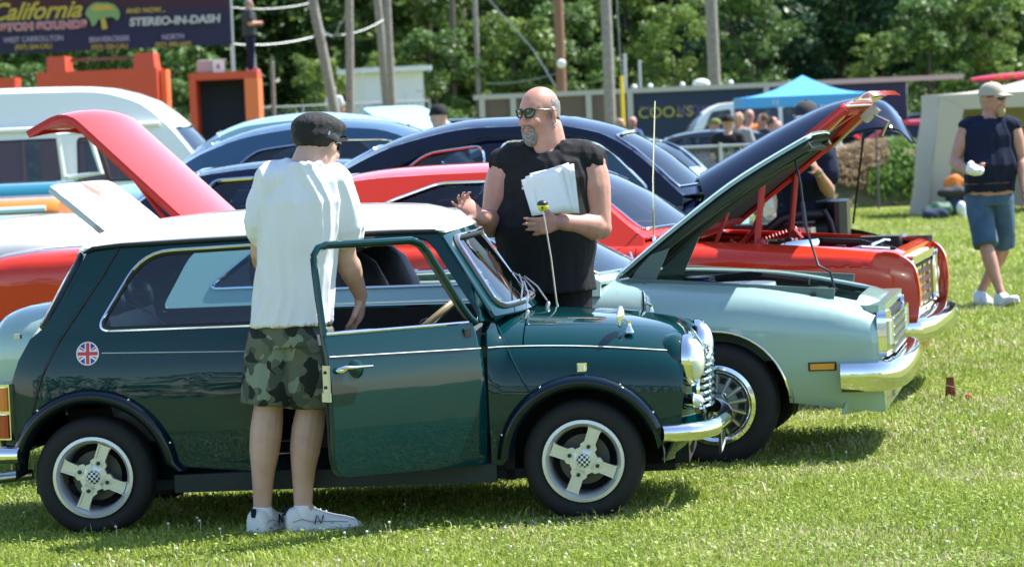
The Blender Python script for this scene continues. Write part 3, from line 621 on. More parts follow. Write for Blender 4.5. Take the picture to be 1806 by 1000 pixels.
    b = B(); b.box((1.05, 0, .34), (.70, .80, .34)); b.box((1.36, 0, .30), (.2, .8, .2)); b.build('engine_block', 'underbody', car, smooth=False)
    b = B(); b.box((.62, 0, .74), (.16, 1.16, .10), bev=.03); b.build('dashboard', 'interior_grey', car)
    sw = bpy.data.objects.new('steering_wheel', None); COL.objects.link(sw); sw.parent = car
    c = Vector((.36, -.30, .815)); ax = Vector((-.62, 0, .78)).normalized(); a_ = Vector((0, 1, 0)); b_ = ax.cross(a_)
    b = B(); b.tube([c + (a_ * math.cos(t) + b_ * math.sin(t)) * .17 for t in np.linspace(0, 2 * math.pi, 33)[:-1]], .014, 8, closed=True); b.build('rim', 'wood_rim', sw)
    b = B(); [b.tube([c - ax * .02, c + (a_ * math.cos(t) + b_ * math.sin(t)) * .165], .007, 6) for t in (0, math.pi, -math.pi / 2)]; b.ell(c, (.035, .035, .03)); b.tube([c, c - ax * .35], .018, 8); b.build('spokes', 'steel', sw)
    def seat(x, y, hb=.32):
        st = bpy.data.objects.new('seat', None); COL.objects.link(st); st.parent = car
        b = B(); b.box((x + .22, y, .40), (.46, .44, .14), bev=.06); b.build('cushion', 'seat_black', st)
        Rm = Matrix.Rotation(-.30, 3, 'Y'); b = B(); b.box(Rm @ Vector((0, 0, hb)) + Vector((x, y, .42)), (.12, .42, hb * 1.9), Rm, taper=(.7, .82), bev=.05); b.build('backrest', 'seat_black', st)
        b = B(); c = Rm @ Vector((0, 0, hb * 2 + .05)) + Vector((x, y, .42)); b.ell(c, (.055, .12, .10), 14, 10); b.build('headrest', 'seat_black', st)
    seat(-.14, -.31); seat(-.10, .31)
    b = B(); b.box((-.80, 0, .46), (.44, 1.05, .16), bev=.05); b.box((-1.0, 0, .70), (.14, 1.05, .40), Matrix.Rotation(-.25, 3, 'Y'), bev=.05); b.build('rear_bench', 'seat_black', car)
    for s in (-1, 1): b = B(); b.ell((-1.00, s * .30, .98), (.05, .11, .075), 14, 10, Matrix.Rotation(-.4, 3, 'Y')); b.build('rear_headrest', 'seat_black', car)
    b = B(); b.tube([(-.97, -.52, 1.0), (-.80, -.50, .93), (-.72, -.46, .85)], .022, 8, flat=.15); b.box((-.80, -.50, .925), (.05, .012, .03), Matrix.Rotation(.5, 3, 'Y')); b.build('seat_belt', 'interior_grey', car)
    return car
SMALL = small_car()
# ------------------------------------------------------------------ generic old-car builder
def node(name, parent):
    o = bpy.data.objects.new(name, None); COL.objects.link(o); o.parent = parent; o.empty_display_size = .1; return o
class Car: pass
def classic_car(name, label, loc, ang, S, group=None, cat='car'):
    car = empty(name, (loc[0], loc[1], loc[2] if len(loc) > 2 else gz(loc[1])), R_(ang), label, cat, group); c = Car(); c.root = car
    W = pchip(S['W']); T = pchip(S['top']); zm = S['zm']; e = S['e']; bot = S.get('bot', .25); K = S.get('K', .93); pm = S['paint']; xr, xf = S['W'][0][0], S['W'][-1][0]; st = S.get('step', .08)
    c.W, c.T = W, T
    def wf(x, z):
        if z <= zm: return W(x) * (1 - .09 * ((zm - z) / (zm - bot + .01)) ** 2)
        t = min(1, (z - zm) / max(.02, T(x) - zm)); return W(x) * max(0., 1 - t ** e) ** (1 / e)
    zsh = lambda x: zm + (T(x) - zm) * (1 - K ** e) ** (1 / e)
    top = lambda x, u: (x, u * W(x), zm + (T(x) - zm) * max(0., 1 - min(1, abs(u)) ** e) ** (1 / e))
    c.wf, c.zsh, c.topf = wf, zsh, top
    ax = S['axles']; ra = S['arch']; zc = S['R']
    dl = S['doors']
    def lower(xa, xb):
        pts = [(xa, bot)]
        for x0 in sorted(ax):
            if xa < x0 - ra and x0 + ra < xb: pts += [p for p in arc(x0, zc, ra, 180, 0, 22) if p[1] > bot + .004]
        return pts + [(xb, bot)]
    segs = [xr] + dl + [xf]; names = ['rear_fender'] + ['door'] * (len(dl) - 1) + ['front_fender']
    c.side = {}
    for s in (-1, 1):
        mf = lambda x, z, s=s: (x, s * wf(x, z), z); c.side[s] = mf; oo = 1 if s < 0 else -1
        for i, nm in enumerate(names):
            xa, xb = segs[i] + (.003 if i else 0), segs[i + 1] - (.003 if i < len(names) - 1 else 0)
            if s > 0 and S.get('near_only'): continue
            nseg = max(3, int((xb - xa) / .07)); up = [(x, zsh(x)) for x in np.linspace(xb, xa, nseg)]
            p = panel(nm, lower(xa, xb) + up, mf, pm, car, da=st, db=st * .8, out=oo)
            if nm == 'door' and S.get('handle', True):
                x = xa + .12; z = S.get('hz', zsh(x) - .12); b = B(); b.tube([(x - .05, s * (wf(x, z) + .004), z), (x - .04, s * (wf(x, z) + .022), z + .002), (x + .07, s * (wf(x, z) + .024), z + .002)], [.010, .010, .007], 8); b.build('handle', 'chrome', p)
        for x0 in ax:
            b = B(); b.add([(x0 + (ra + .02) * math.cos(R_(a)), s * (W(x0) - .02 - .26 * k), zc + (ra + .02) * math.sin(R_(a))) for a in range(-10, 191, 8) for k in (0, 1)], [(2 * i, 2 * i + 1, 2 * i + 3, 2 * i + 2) for i in range(25)]); b.build('inner_arch', 'underbody', car)
            wheel(car, x0, s * (W(x0) - S.get('tyre_in', .115)), S['R'], S['R'], S['rim'], S.get('tw', .18), S.get('wheel', 'cap'), s, rot=.3)
            if S.get('arch_trim'):
                tube_on('arch_trim', [p for p in arc(x0, zc, ra + .004, 4, 176, 24)], mf, .005, 'chrome', car, .002, False, 6, out=oo)
        for (xa, xb, z0, z1, r, m) in S.get('trim', []):
            pts = [(lerp(xa, xb, i / 12), lerp(z0, z1, i / 12)) for i in range(13)]; tube_on('side_trim', pts, mf, r, m, car, .002, False, 6, out=oo)
    # top skin with openings
    holes = []; cab = S.get('cabin'); h = S.get('hood'); tr = S.get('trunk')
    if cab: holes.append([(cab[0], -cab[2]), (cab[1], -cab[2]), (cab[1], cab[2]), (cab[0], cab[2])])
    for q in (h, tr):
        if q: holes.append(rpoly([(q['x0'], -q['u']), (q['x1'], -q['u']), (q['x1'], q['u']), (q['x0'], q['u'])], .03, 3))
    xs = np.linspace(xr, xf, 40); tp = [(x, -K) for x in xs] + [(x, K) for x in xs[::-1]]
    panel('body_top', tp, top, pm, car, holes=holes, da=st, db=.12, out=1, flange=.02)
    for x in (xr, xf):
        ring = [(x, -wf(x, z), z) for z in np.linspace(bot, zsh(x), 8)] + [top(x, u) for u in np.linspace(-K, K, 13)][1:-1] + [(x, wf(x, z), z) for z in np.linspace(zsh(x), bot, 8)]
        b = B(); cc = Vector((x + (.02 if x > 0 else -.02), 0, (bot + T(x)) / 2)); k = len(ring); b.add(ring + [cc], [(i, (i + 1) % k, k) for i in range(k)]); b.build('front_panel' if x > 0 else 'rear_panel', S.get('cap', pm), car, angle=60)
    for nm, q in (('hood', h), ('boot_lid', tr)):
        if not q: continue
        poly = rpoly([(q['x0'] + .008, -q['u'] + .01), (q['x1'] - .008, -q['u'] + .01), (q['x1'] - .008, q['u'] - .01), (q['x0'] + .008, q['u'] - .01)], .04, 4)
        X = None
        if q.get('open'):
            hx = q['x0'] if nm == 'hood' else q['x1']; pv = Vector((hx, 0, T(hx) - .02 + q.get('lift', 0))); a = R_(-q['open'] if nm == 'hood' else q['open'])
            X = Matrix.Translation(pv) @ Matrix.Rotation(a, 4, 'Y') @ Matrix.Translation(-Vector((hx, 0, T(hx) - .02)))
        o = panel(nm, poly, q.get('map', top), q.get('paint', pm), car, da=.08, db=.1, out=1, flange=q.get('edge', .03), xf=X)
        if X is not None:
            lp = [(lerp(a, (q['x0'] + q['x1']) / 2, .03), b_ * .95) for a, b_ in poly]; mm = q.get('map', top)
            panel('underside', lp, lambda x, u: Vector(mm(x, u)) - Vector((0, 0, q.get('depth', q.get('edge', .03)) - .004)), q.get('under', 'dark_inside'), o, da=.1, db=.15, out=-1, flange=0, xf=X)
            c.__dict__[nm + '_X'] = X; c.__dict__[nm] = o
            for (xa, ua, xb, ub) in q.get('ribs', []):
                b = B(); p0, p1 = Vector(mm(xa, ua)), Vector(mm(xb, ub)); n_ = 6
                b.tube([X @ (Vector(mm(lerp(xa, xb, i / n_), lerp(ua, ub, i / n_))) - Vector((0, 0, q.get('depth', q.get('edge', .03)) + .002))) for i in range(n_ + 1)], q.get('rr', .03), 6, flat=.5); b.build('brace', q.get('rib_m', q.get('under', 'dark_inside')), o)
            # bay below
            x0, x1, yy = q['x0'] + .01, q['x1'] - .01, q['u'] * W((q['x0'] + q['x1']) / 2) + .02; zb = q.get('floor', .48); zt_ = min(T(x0), T(x1)) - .06
            for pa, pb in (((x0, -yy), (x1, -yy)), ((x1, -yy), (x1, yy)), ((x1, yy), (x0, yy)), ((x0, yy), (x0, -yy))):
                b = B(); b.add([(pa[0], pa[1], zb), (pb[0], pb[1], zb), (pb[0], pb[1], zt_), (pa[0], pa[1], zt_)], [(0, 1, 2, 3)]); b.build('bay_wall', q.get('bay', 'dark_inside'), car, smooth=False)
            b = B(); b.add([(x0, -yy, zb), (x1, -yy, zb), (x1, yy, zb), (x0, yy, zb)], [(0, 1, 2, 3)]); b.build('bay_floor', 'underbody', car, smooth=False)
    b = B(); b.box(((ax[0] + ax[1]) / 2, 0, bot + .05), (ax[1] - ax[0] + .3, 2 * W(0) - .5, .10)); b.build('floor_pan', 'underbody', car, smooth=False)
    # greenhouse shell over the cabin
    G = S.get('gh')
    if G:
        E_ = G['edge']; L = [0]
        for i in range(1, len(E_)): L.append(L[-1] + math.hypot(E_[i][0] - E_[i - 1][0], E_[i][1] - E_[i - 1][1]))
        ts = [l / L[-1] for l in L]; ex = pchip(list(zip(ts, [p[0] for p in E_]))); ez = pchip(list(zip(ts, [p[1] for p in E_])))
        zb = G['zb']; ze = max(p[1] for p in E_); yw = lambda z: lerp(G['yb'], G['yr'], min(1.05, max(-.2, (z - zb) / (ze - zb))))
        pl = pchip(G['plan']) if 'plan' in G else (lambda x: 1.)
        bf, br, cr = G.get('bf', .12), G.get('br', .10), G.get('crown', .05)
        def shell(t, u):
            t = min(1, max(0, t)); a = min(1, abs(u)); z = ez(t); x = ex(t); k = sstep(.35, .0, t); k2 = sstep(.62, .95, t)
            return (x + (bf * k2 - br * k) * (1 - a * a), u * yw(z) * pl(x), z + cr * (1 - a ** 2.6) * (1 - .85 * max(k, k2)))
        wsr, rwr = G['ws'], G.get('rw'); hl = []
        wsp = rpoly([(wsr[0], -.90), (wsr[1], -.93), (wsr[1], .93), (wsr[0], .90)], [.05] * 4, 4); hl.append(wsp)
        if rwr: rwp = rpoly([(rwr[0], -rwr[2]), (rwr[1], -rwr[3]), (rwr[1], rwr[3]), (rwr[0], rwr[2])], [.06] * 4, 4); hl.append(rwp)
        panel('roof', [(t, -1) for t in np.linspace(0, 1, 24)] + [(t, 1) for t in np.linspace(1, 0, 24)], shell, G.get('paint', pm), car, holes=hl, da=.035, db=.15, out=1, flange=.015)
        panel('windscreen', wsp, lambda t, u: Vector(shell(t, u)) - Vector((.004, 0, .006)), G.get('glass', 'glass'), car, da=.05, db=.2, flange=0); tube_on('windscreen_trim', densify(wsp, .15), shell, .010, 'chrome', car, .003)
        if rwr: panel('rear_window', rwp, lambda t, u: Vector(shell(t, u)) - Vector((-.004, 0, .006)), G.get('glass', 'glass'), car, da=.05, db=.2, flange=0); tube_on('rear_window_trim', densify(rwp, .15), shell, .010, 'chrome', car, .003)
        c.shell = shell
        for s in (-1, 1):
            gm = lambda x, z, s=s: (x, s * yw(z) * pl(x), z); oo = 1 if s < 0 else -1
            poly = [(ex(t), ez(t)) for t in np.linspace(1, 0, 36)]; poly = [p for p in poly if p[1] > zb - .03]
            poly = [(poly[-1][0] + .0, zb - .05), (poly[0][0], zb - .05)] + poly
            wins = [rpoly(w_, G.get('wr', .05), 4) for w_ in G['wins']]
            panel('cabin_side', poly, gm, G.get('paint', pm), car, holes=wins, da=.08, db=.08, out=oo, flange=.025)
            for i, w_ in enumerate(wins):
                tube_on('window_trim', w_, gm, G.get('tr', .009), G.get('trim', 'chrome'), car, .003, out=oo)
                if i not in G.get('open', ()): panel('side_window', w_, lambda x, z: (x, s * (yw(z) * pl(x) - .012), z), G.get('glass', 'glass'), car, da=.3, db=.3, flange=0, out=oo)
        if S.get('seats', True):
            for y in (-.36, .36):
                sx = S.get('seat_x', -.35); sn = node('seat', car); Rm = Matrix.Rotation(-.22, 3, 'Y')
                b = B(); b.box((sx + .24, y, zb - .42), (.5, .5, .16), bev=.05); b.build('cushion', 'seat_black', sn)
                hh = S.get('seat_h', .60); b = B(); b.tube([Rm @ Vector((0, 0, z)) + Vector((sx, y, zb - .42)) for z in (0, hh * .3, hh * .65, hh * .86, hh * .96, hh)], [.22, .235, .22, .18, .12, .04], 14, flat=.30); b.build('backrest', 'seat_black', sn)
        b = B(); b.box((E_[-1][0] - .12, 0, zb - .10), (.22, 2 * G['yb'] - .12, .14), bev=.05); b.build('dashboard', S.get('dash', 'interior_grey'), car)
    # bumpers and lamps
    for nm, q in (('front_bumper', S.get('fb')), ('rear_bumper', S.get('rb'))):
        if q:
            x, z, hgt, wrap = q; sg = 1 if x > 0 else -1; hw = W(x - sg * .3) + .02
            pts = [(x - sg * wrap, -hw), (x - sg * wrap * .3, -hw + .01), (x - sg * .05, -hw + .10), (x, -hw * .6), (x + sg * .02, 0), (x, hw * .6), (x - sg * .05, hw - .10), (x - sg * wrap * .3, hw - .01), (x - sg * wrap, hw)]
            pr = [(0, -hgt / 2), (.03, -hgt * .40), (.045, -hgt * .1), (.05, hgt * .1), (.03, hgt * .42), (0, hgt / 2), (-.03, hgt / 2), (-.03, -hgt / 2)]; vs = []
            for i, (px_, py_) in enumerate(pts):
                a = Vector(pts[min(i + 1, 8)]) - Vector(pts[max(i - 1, 0)]); d = Vector((a.y, -a.x)).normalized() * sg
                vs += [(px_ + d.x * o_, py_ + d.y * o_, z + zz) for o_, zz in pr]
            k = len(pr); b = B(); b.add(vs, [(i * k + j, (i + 1) * k + j, (i + 1) * k + (j + 1) % k, i * k + (j + 1) % k) for i in range(8) for j in range(k)] + [tuple(range(k)), tuple(range(8 * k, 9 * k))]); b.build(nm, 'chrome', car, angle=45)
    for (x, y, z, r) in S.get('lamps', []):
        for s in (-1, 1):
            l = node('headlight', car); b = B(); b.lathe([(r, -.06), (r + .004, .02), (r - .008, .03)], (x, s * y, z), (1, 0, 0), 24); b.build('bezel', 'chrome', l); b = B(); b.lathe([(r - .008, .025), (r * .6, .045), (0, .052)], (x, s * y, z), (1, 0, 0), 24); b.build('lens', 'lens', l)
    for (x, y, z, r) in S.get('tails', []):
        for s in (-1, 1): b = B(); b.ell((x, s * y, z), (r * .6, r, r * 1.2)); b.build('tail_lamp', 'lamp_red', car)
    return c
# ------------------------------------------------------------------ the silver green compact coupe
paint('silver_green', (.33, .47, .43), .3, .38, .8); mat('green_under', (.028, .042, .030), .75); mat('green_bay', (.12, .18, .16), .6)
def rust_lid():
    m = paint('primer_lid', (.62, .60, .52), .0, .5, 1.0); n = m.node_tree; b = n.nodes['Principled BSDF']; tc = n.nodes.new('ShaderNodeTexCoord')  # sky glare on silver green painted in as a pale base, plus rust patches
    mp = n.nodes.new('ShaderNodeMapping'); mp.inputs['Scale'].default_value = (2.2, 1.6, 2.2); ns = n.nodes.new('ShaderNodeTexNoise'); ns.inputs['Scale'].default_value = 2.4; ns.inputs['Detail'].default_value = 8; ns.inputs['Roughness'].default_value = .62
    rp = n.nodes.new('ShaderNodeValToRGB'); rp.color_ramp.elements[0].position = .52; rp.color_ramp.elements[1].position = .66; rp.color_ramp.elements[0].color = (.58, .58, .54, 1); rp.color_ramp.elements[1].color = (.24, .16, .11, 1)
    n.links.new(tc.outputs['Object'], mp.inputs[0]); n.links.new(mp.outputs[0], ns.inputs[0]); n.links.new(ns.outputs['Fac'], rp.inputs[0]); n.links.new(rp.outputs[0], b.inputs['Base Color']); b.inputs['Coat Weight'].default_value = .3
rust_lid()
mat('booth_grey', (.55, .57, .56), .5)
def green_coupe():
    S = dict(paint='silver_green', W=[(-2.38, .66), (-2.30, .74), (-2.1, .775), (-1.2, .80), (0, .81), (1.23, .81), (1.80, .795), (1.97, .765), (2.02, .73)], top=[(-2.38, .74), (-2.32, .82), (-2.2, .86), (-1.5, .905), (-.5, .885), (0, .88), (.72, .905), (1.35, .872), (1.80, .79), (1.97, .74), (2.02, .715)],
             zm=.47, e=5.0, bot=.225, K=.93, axles=(-1.23, 1.235), R=.29, rim=.178, arch=.345, doors=[-.72, .60], wheel='rally', tw=.175, tyre_in=.10, arch_trim=True, step=.07,
             cabin=(-1.6, .60, .80), seat_x=-.50, seat_h=.62, hz=.78,
             hood=dict(x0=.76, x1=1.90, u=.76, open=40.5, edge=.016, depth=.045, under='green_under', bay='green_bay', lift=.02, ribs=[(.85, -.6, 1.8, -.6), (.85, .6, 1.8, .6), (.9, -.5, 1.75, .5), (.9, .5, 1.75, -.5), (1.8, -.7, 1.8, .7), (.8, -.70, 1.86, -.70), (.8, .70, 1.86, .70)], rr=.045),
             trunk=dict(x0=-2.28, x1=-1.46, u=.70, open=46, edge=.03, under='green_under', paint='primer_lid', bay='dark_inside', lift=.01),
             gh=dict(edge=[(-1.80, .89), (-1.52, 1.01), (-1.33, 1.105), (-1.05, 1.185), (-.65, 1.215), (-.2, 1.21), (.08, 1.185), (.70, .885)], zb=.87, yb=.735, yr=.545, bf=.16, br=.08, crown=.035, ws=(.735, .975), rw=(.05, .26, .72, .78),
                     wins=[[(-1.235, .915), (-.80, .915), (-.80, 1.125), (-.965, 1.120)], [(-.74, .895), (.50, .895), (.06, 1.15), (-.72, 1.165)]], wr=.06, open=(1,), glass='glass_dark'),
             rb=(-2.42, .44, .13, .30), dash='carpet', handle=True)
    c = classic_car('coupe_car', 'silver green compact coupe with hood and boot lid raised, behind the small green car', (-.1429, 16.962, 0), -10, S); car = c.root
    g = 'silver_green'
    # front: side lamp, headlight pods, grille, bumper
    for s in (-1, 1):
        y = c.wf(1.74, .455); b = B(); b.box((1.742, s * (y + .004), .458), (.132, .014, .040), bev=.006); q = b.build('side_marker', 'black_trim', car); b = B(); b.box((1.742, s * (y + .011), .458), (.116, .010, .028), bev=.005); b.build('lens', 'lamp_amber', q)
    hd = B(); hd.box((1.975, 0, .712), (.12, 1.36, .035), bev=.03); hd.build('header_panel', g, car)
    gr = node('grille', car); b = B(); b.box((2.03, 0, .578), (.02, .98, .19)); b.build('grille_back', 'dark_inside', gr, smooth=False)
    for i in range(5): b = B(); b.box((2.056, 0, .495 + i * .040), (.022, .98, .010)); b.build('bar', 'chrome', gr)
    for i in range(22): b = B(); b.box((2.05, -.475 + i * .0452, .575), (.016, .008, .17)); b.build('upright', 'steel', gr)
    for s in (-1, 1):
        l = node('headlight', car); pod = rpoly([(.515, .49), (.745, .49), (.735, .68), (.715, .70), (.525, .70)], .03, 4)
        b = B(); b.prism(pod, 2.01, 2.055, lambda a, z, h: Vector((h - .05 * max(0, a - .5), s * a, z))); b.build('bezel', 'chrome', l)
        b = B(); b.box((2.05, s * .62, .60), (.03, .17, .11), bev=.01); b.build('lens', 'lens', l)
    hw = .83; pts = [(1.83, -hw), (1.93, -hw - .005), (2.02, -hw + .01), (2.075, -hw + .08), (2.11, -.55), (2.125, -.25), (2.13, 0)]; pts = pts + [(x, -y) for x, y in pts[-2::-1]]
    pr = [(0, -.070), (.012, -.058), (.026, -.02), (.026, .035), (.012, .062), (-.01, .068), (-.12, .074), (-.12, .062), (-.02, .06), (-.02, -.075)]; vs = []
    for i, (px_, py_) in enumerate(pts):
        a = Vector(pts[min(i + 1, 12)]) - Vector(pts[max(i - 1, 0)]); d = Vector((a.y, -a.x)).normalized(); vs += [(px_ + d.x * o_, py_ + d.y * o_, .408 + zz) for o_, zz in pr]
    k = len(pr); b = B(); b.add(vs, [(i * k + j, (i + 1) * k + j, (i + 1) * k + (j + 1) % k, i * k + (j + 1) % k) for i in range(12) for j in range(k)] + [tuple(range(k)), tuple(range(12 * k, 13 * k))]); b.build('front_bumper', 'chrome', car, angle=40)
    panel('front_valance', [(-.76, 0), (.76, 0), (.76, 1), (-.76, 1)], lambda y, t: (2.03 - .12 * (abs(y) / .7) ** 3 - .05 * max(0, 1 - t) ** 1.3, y, lerp(.225, .36, t)), g, car, da=.1, db=.2)
    # rail round the engine bay, hinge arms, prop rod
    for s in (-1, 1):
        b = B(); b.box((1.31, s * .640, .828), (.98, .02, .05), Matrix.Rotation(.085, 3, 'Y')); q = b.build('bay_rail', 'green_bay', car, smooth=False)
        for i in range(5): w_ = B(); w_.lathe([(.014, 0), (.014, .012), (0, .014)], (.90 + i * .20, s * .651, .853 - i * .017), (0, s, 0), 8); w_.build('rubber_stop', 'black_plastic', q)
        b = B(); b.prism([(.80, .84), (.93, .84), (1.02, 1.03), (.93, 1.0), (.86, .93)], s * .60, s * .625, lambda a, z, h: Vector((a, h, z))); b.build('hood_hinge', 'green_bay', car, smooth=False)
    X = c.hood_X; p1 = X @ (Vector(c.topf(1.80, -.55)) - Vector((0, 0, .03))); p0 = Vector((1.80, -.60, .79))
    b = B(); b.tube([p0, p0 + Vector((-.02, 0, .10)), p0 + Vector((-.075, 0, .13)), lerp(p0, p1, .45) + Vector((-.06, 0, 0)), lerp(p0, p1, .75) + Vector((-.03, 0, 0)), p1 + Vector((-.02, 0, -.03)), p1], .0065, 6); b.tube([lerp(p0, p1, .45) + Vector((-.06, 0, 0)), lerp(p0, p1, .62) + Vector((-.045, 0, 0))], .011, 6); b.build('prop_rod', 'black_plastic', car)
    b = B(); b.box((.98, -.2, .70), (.20, .17, .18), bev=.02); b.box((1.70, -.45, .78), (.10, .10, .06), bev=.01); b.build('battery', 'black_plastic', car)
    b = B(); b.lathe([(0, .10), (.16, .10), (.17, .06), (.17, 0), (0, 0)], (1.30, 0, .72), (0, 0, 1), 24); b.box((1.3, 0, .60), (.6, .4, .24), bev=.05); b.build('engine', 'steel', car)
    for y0 in (-.3, .25):
        b = B(); b.tube([(.745, y0, .915), (.70, y0 + .15, .935), (.66, y0 + .36, .96)], .008, 6); b.build('wiper', 'steel', car)
    for i, (pts, r) in enumerate((([(.85, -.5, .80), (1.05, -.52, .84), (1.25, -.45, .80), (1.35, -.2, .78)], .012), ([(1.0, .3, .82), (1.3, .35, .84), (1.6, .3, .80)], .02), ([(.90, -.25, .82), (1.15, -.30, .85), (1.45, -.48, .80), (1.75, -.45, .76)], .008), ([(1.55, -.2, .78), (1.68, -.25, .74), (1.78, -.1, .70)], .025))):
        b = B(); b.tube(pts, r, 6); b.build('hose', 'black_trim' if i != 2 else 'flag_blue', car)
    b = B(); b.box((1.62, -.52, .76), (.14, .12, .10), bev=.015); b.build('washer_bottle', 'booth_grey', car); b = B(); b.box((1.05, .35, .80), (.16, .2, .08), bev=.03); b.build('heater_box', 'black_plastic', car)
    # fuel flap on the rear pillar, chrome sill strip under the windows
    y = .735 * .93; b = B(); b.lathe([(.042, -.01), (.044, .004), (.038, .008), (0, .010)], (-1.465, -c.wf(-1.465, .855) + .055, .905), (0, -1, .35), 24); b.build('fuel_flap', 'alloy', car)
    return c
GREEN = green_coupe()
# ------------------------------------------------------------------ the red hardtop
paint('muscle_red', (.60, .034, .014), .0, .32, .5); mat('red_satin', (.42, .025, .02), .45); mat('red_under', (.45, .04, .02), .5); mat('insulation', (.015, .015, .016), .95, bump=(25, .6)); mat('gold_chromate', (.50, .36, .17), .35, .7)
mat('stripe_black', (.012, .013, .018), .3, coat=.6)
def red_hardtop():
    S = dict(paint='muscle_red', W=[(-3.50, .88), (-3.46, .92), (-3.0, .945), (-1.9, .955), (0, .955), (1.0, .955), (1.6, .945), (1.80, .935), (1.85, .925)], top=[(-3.50, .98), (-3.46, 1.005), (-3.2, 1.03), (-2.3, 1.045), (-1.7, 1.03), (-1.0, 1.0), (-.3, .985), (.4, .97), (.65, .955), (1.3, .905), (1.75, .865), (1.82, .855), (1.85, .84)],
             zm=.70, e=6.5, bot=.27, K=.95, axles=(-1.95, 1.0), R=.335, rim=.19, arch=.39, doors=[-1.05, .38], wheel='cap', tyre_in=.13, tw=.2, cabin=(-1.9, .30, .78), hz=.842, seat_x=-.75, seat_h=.5,
             hood=dict(x0=.64, x1=1.80, u=.80, open=42.0, edge=.035, under='insulation', bay='red_satin', lift=.03, ribs=[(.7, -.76, 1.78, -.78), (.7, .76, 1.78, .78), (1.75, -.76, 1.75, .76), (1.40, -.74, 1.75, -.2), (1.40, .74, 1.75, .2), (.72, -.7, .72, .7)], rr=.045, rib_m='red_satin'),
             gh=dict(edge=[(-2.20, 1.03), (-1.88, 1.19), (-1.55, 1.315), (-1.1, 1.365), (-.55, 1.372), (-.15, 1.34), (.42, .975)], zb=.975, yb=.86, yr=.60, bf=.20, br=.10, crown=.05, ws=(.78, .975), rw=(.06, .28, .70, .75),
                     wins=[[(-1.42, 1.035), (.22, 1.02), (-.12, 1.285), (-.28, 1.318), (-.80, 1.318), (-1.09, 1.225)]], wr=.05, open=(), glass='glass_dark'),
             rb=(-3.5, .50, .14, .25), trim=[(-1.0, .35, .70, .70, .004, 'black_trim')])
    c = classic_car('hardtop_car', 'red two-door hardtop with its hood up, behind the silver green coupe', (.5257, 19.9387, 0), -12.5, S); car = c.root; g = 'muscle_red'
    # front: nose divider, egg-crate grilles, twin square-bezel headlights, chrome bumper
    b = B(); b.box((1.845, 0, .60), (.03, 1.78, .38)); b.build('grille_recess', 'dark_inside', car, smooth=False)
    for s in (-1, 1):
        gr = node('grille', car)
        for i in range(5): b = B(); b.box((1.865, s * .30, .515 + i * .052), (.03, .50, .018)); b.build('bar', 'chrome', gr)
        for i in range(4): b = B(); b.box((1.868, s * (.10 + i * .14), .62), (.022, .014, .24)); b.build('upright', 'steel', gr)
        b = B(); b.box((1.872, s * .30, .785), (.05, .56, .045), bev=.012); b.build('grille_header', 'chrome', gr); b = B(); b.box((1.868, s * .30, .475), (.05, .56, .05), bev=.012); b.build('grille_footer', 'chrome', gr)
        for j, yl in enumerate((.645, .815)):
            l = node('headlight', car); ri = rpoly([(yl - .078, .50), (yl + .078, .50), (yl + .078, .775), (yl - .078, .775)], .05, 5)
            b = B(); b.tube([(1.885, s * a, z) for a, z in ri], .014, 8, closed=True); b.build('bezel', 'chrome', l)
            b = B(); b.prism([(lerp(a, yl, .06), lerp(z, .64, .06)) for a, z in ri], 1.84, 1.87, lambda a, z, h: Vector((h, s * a, z))); b.build('bezel_recess', 'alloy', l)
            b = B(); b.lathe([(.075, .0), (.06, .022), (.03, .034), (0, .038)], (1.865, s * yl, .64), (1, 0, 0), 24); b.build('lens', 'lens', l)
        b = B(); b.box((1.872, s * .555, .63), (.03, .022, .20)); b.build('parking_lamp', 'lamp_amber', car, smooth=False)
        b = B(); b.prism(rpoly([(1.70, .28), (1.86, .34), (1.935, .46), (1.955, .62), (1.93, .78), (1.84, .845), (1.70, .86)], .06, 4), s * .935, s * .86, lambda a, z, h: Vector((a, h - s * .02 * (a > 1.92), z))); b.build('fender_return', g, car)
    hw = .96; pts = [(1.70, -hw), (1.84, -hw), (1.92, -hw + .05), (1.965, -.72), (1.985, -.40), (2.0, 0)]; pts += [(x, -y) for x, y in pts[-2::-1]]
    pr = [(0, -.07), (.03, -.055), (.05, 0), (.035, .045), (0, .06), (-.10, .065), (-.10, .05), (-.02, .045), (-.02, -.07)]; vs = []; N = len(pts)
    for i, (px_, py_) in enumerate(pts):
        a = Vector(pts[min(i + 1, N - 1)]) - Vector(pts[max(i - 1, 0)]); d = Vector((a.y, -a.x)).normalized(); vs += [(px_ + d.x * o_, py_ + d.y * o_, .415 + zz) for o_, zz in pr]
    k = len(pr); b = B(); b.add(vs, [(i * k + j, (i + 1) * k + j, (i + 1) * k + (j + 1) % k, i * k + (j + 1) % k) for i in range(N - 1) for j in range(k)] + [tuple(range(k)), tuple(range((N - 1) * k, N * k))]); b.build('front_bumper', 'chrome', car, angle=40)
    panel('front_valance', [(-.88, 0), (.88, 0), (.88, 1), (-.88, 1)], lambda y, t: (1.92 - .06 * (abs(y) / .9) ** 3 - .05 * max(0, 1 - t) ** 1.3, y, lerp(.24, .37, t)), g, car, da=.15, db=.2)
    # hood: dark stripe on its skin, red lip, hinges with coil springs
    X = c.hood_X
    panel('hood_stripe', [(.68, -.50), (1.78, -.50), (1.78, .50), (.68, .50)], lambda x, u: Vector(c.topf(x, u)) + Vector((0, 0, .003)), 'stripe_black', c.hood, da=.1, db=.2, flange=0, xf=X)
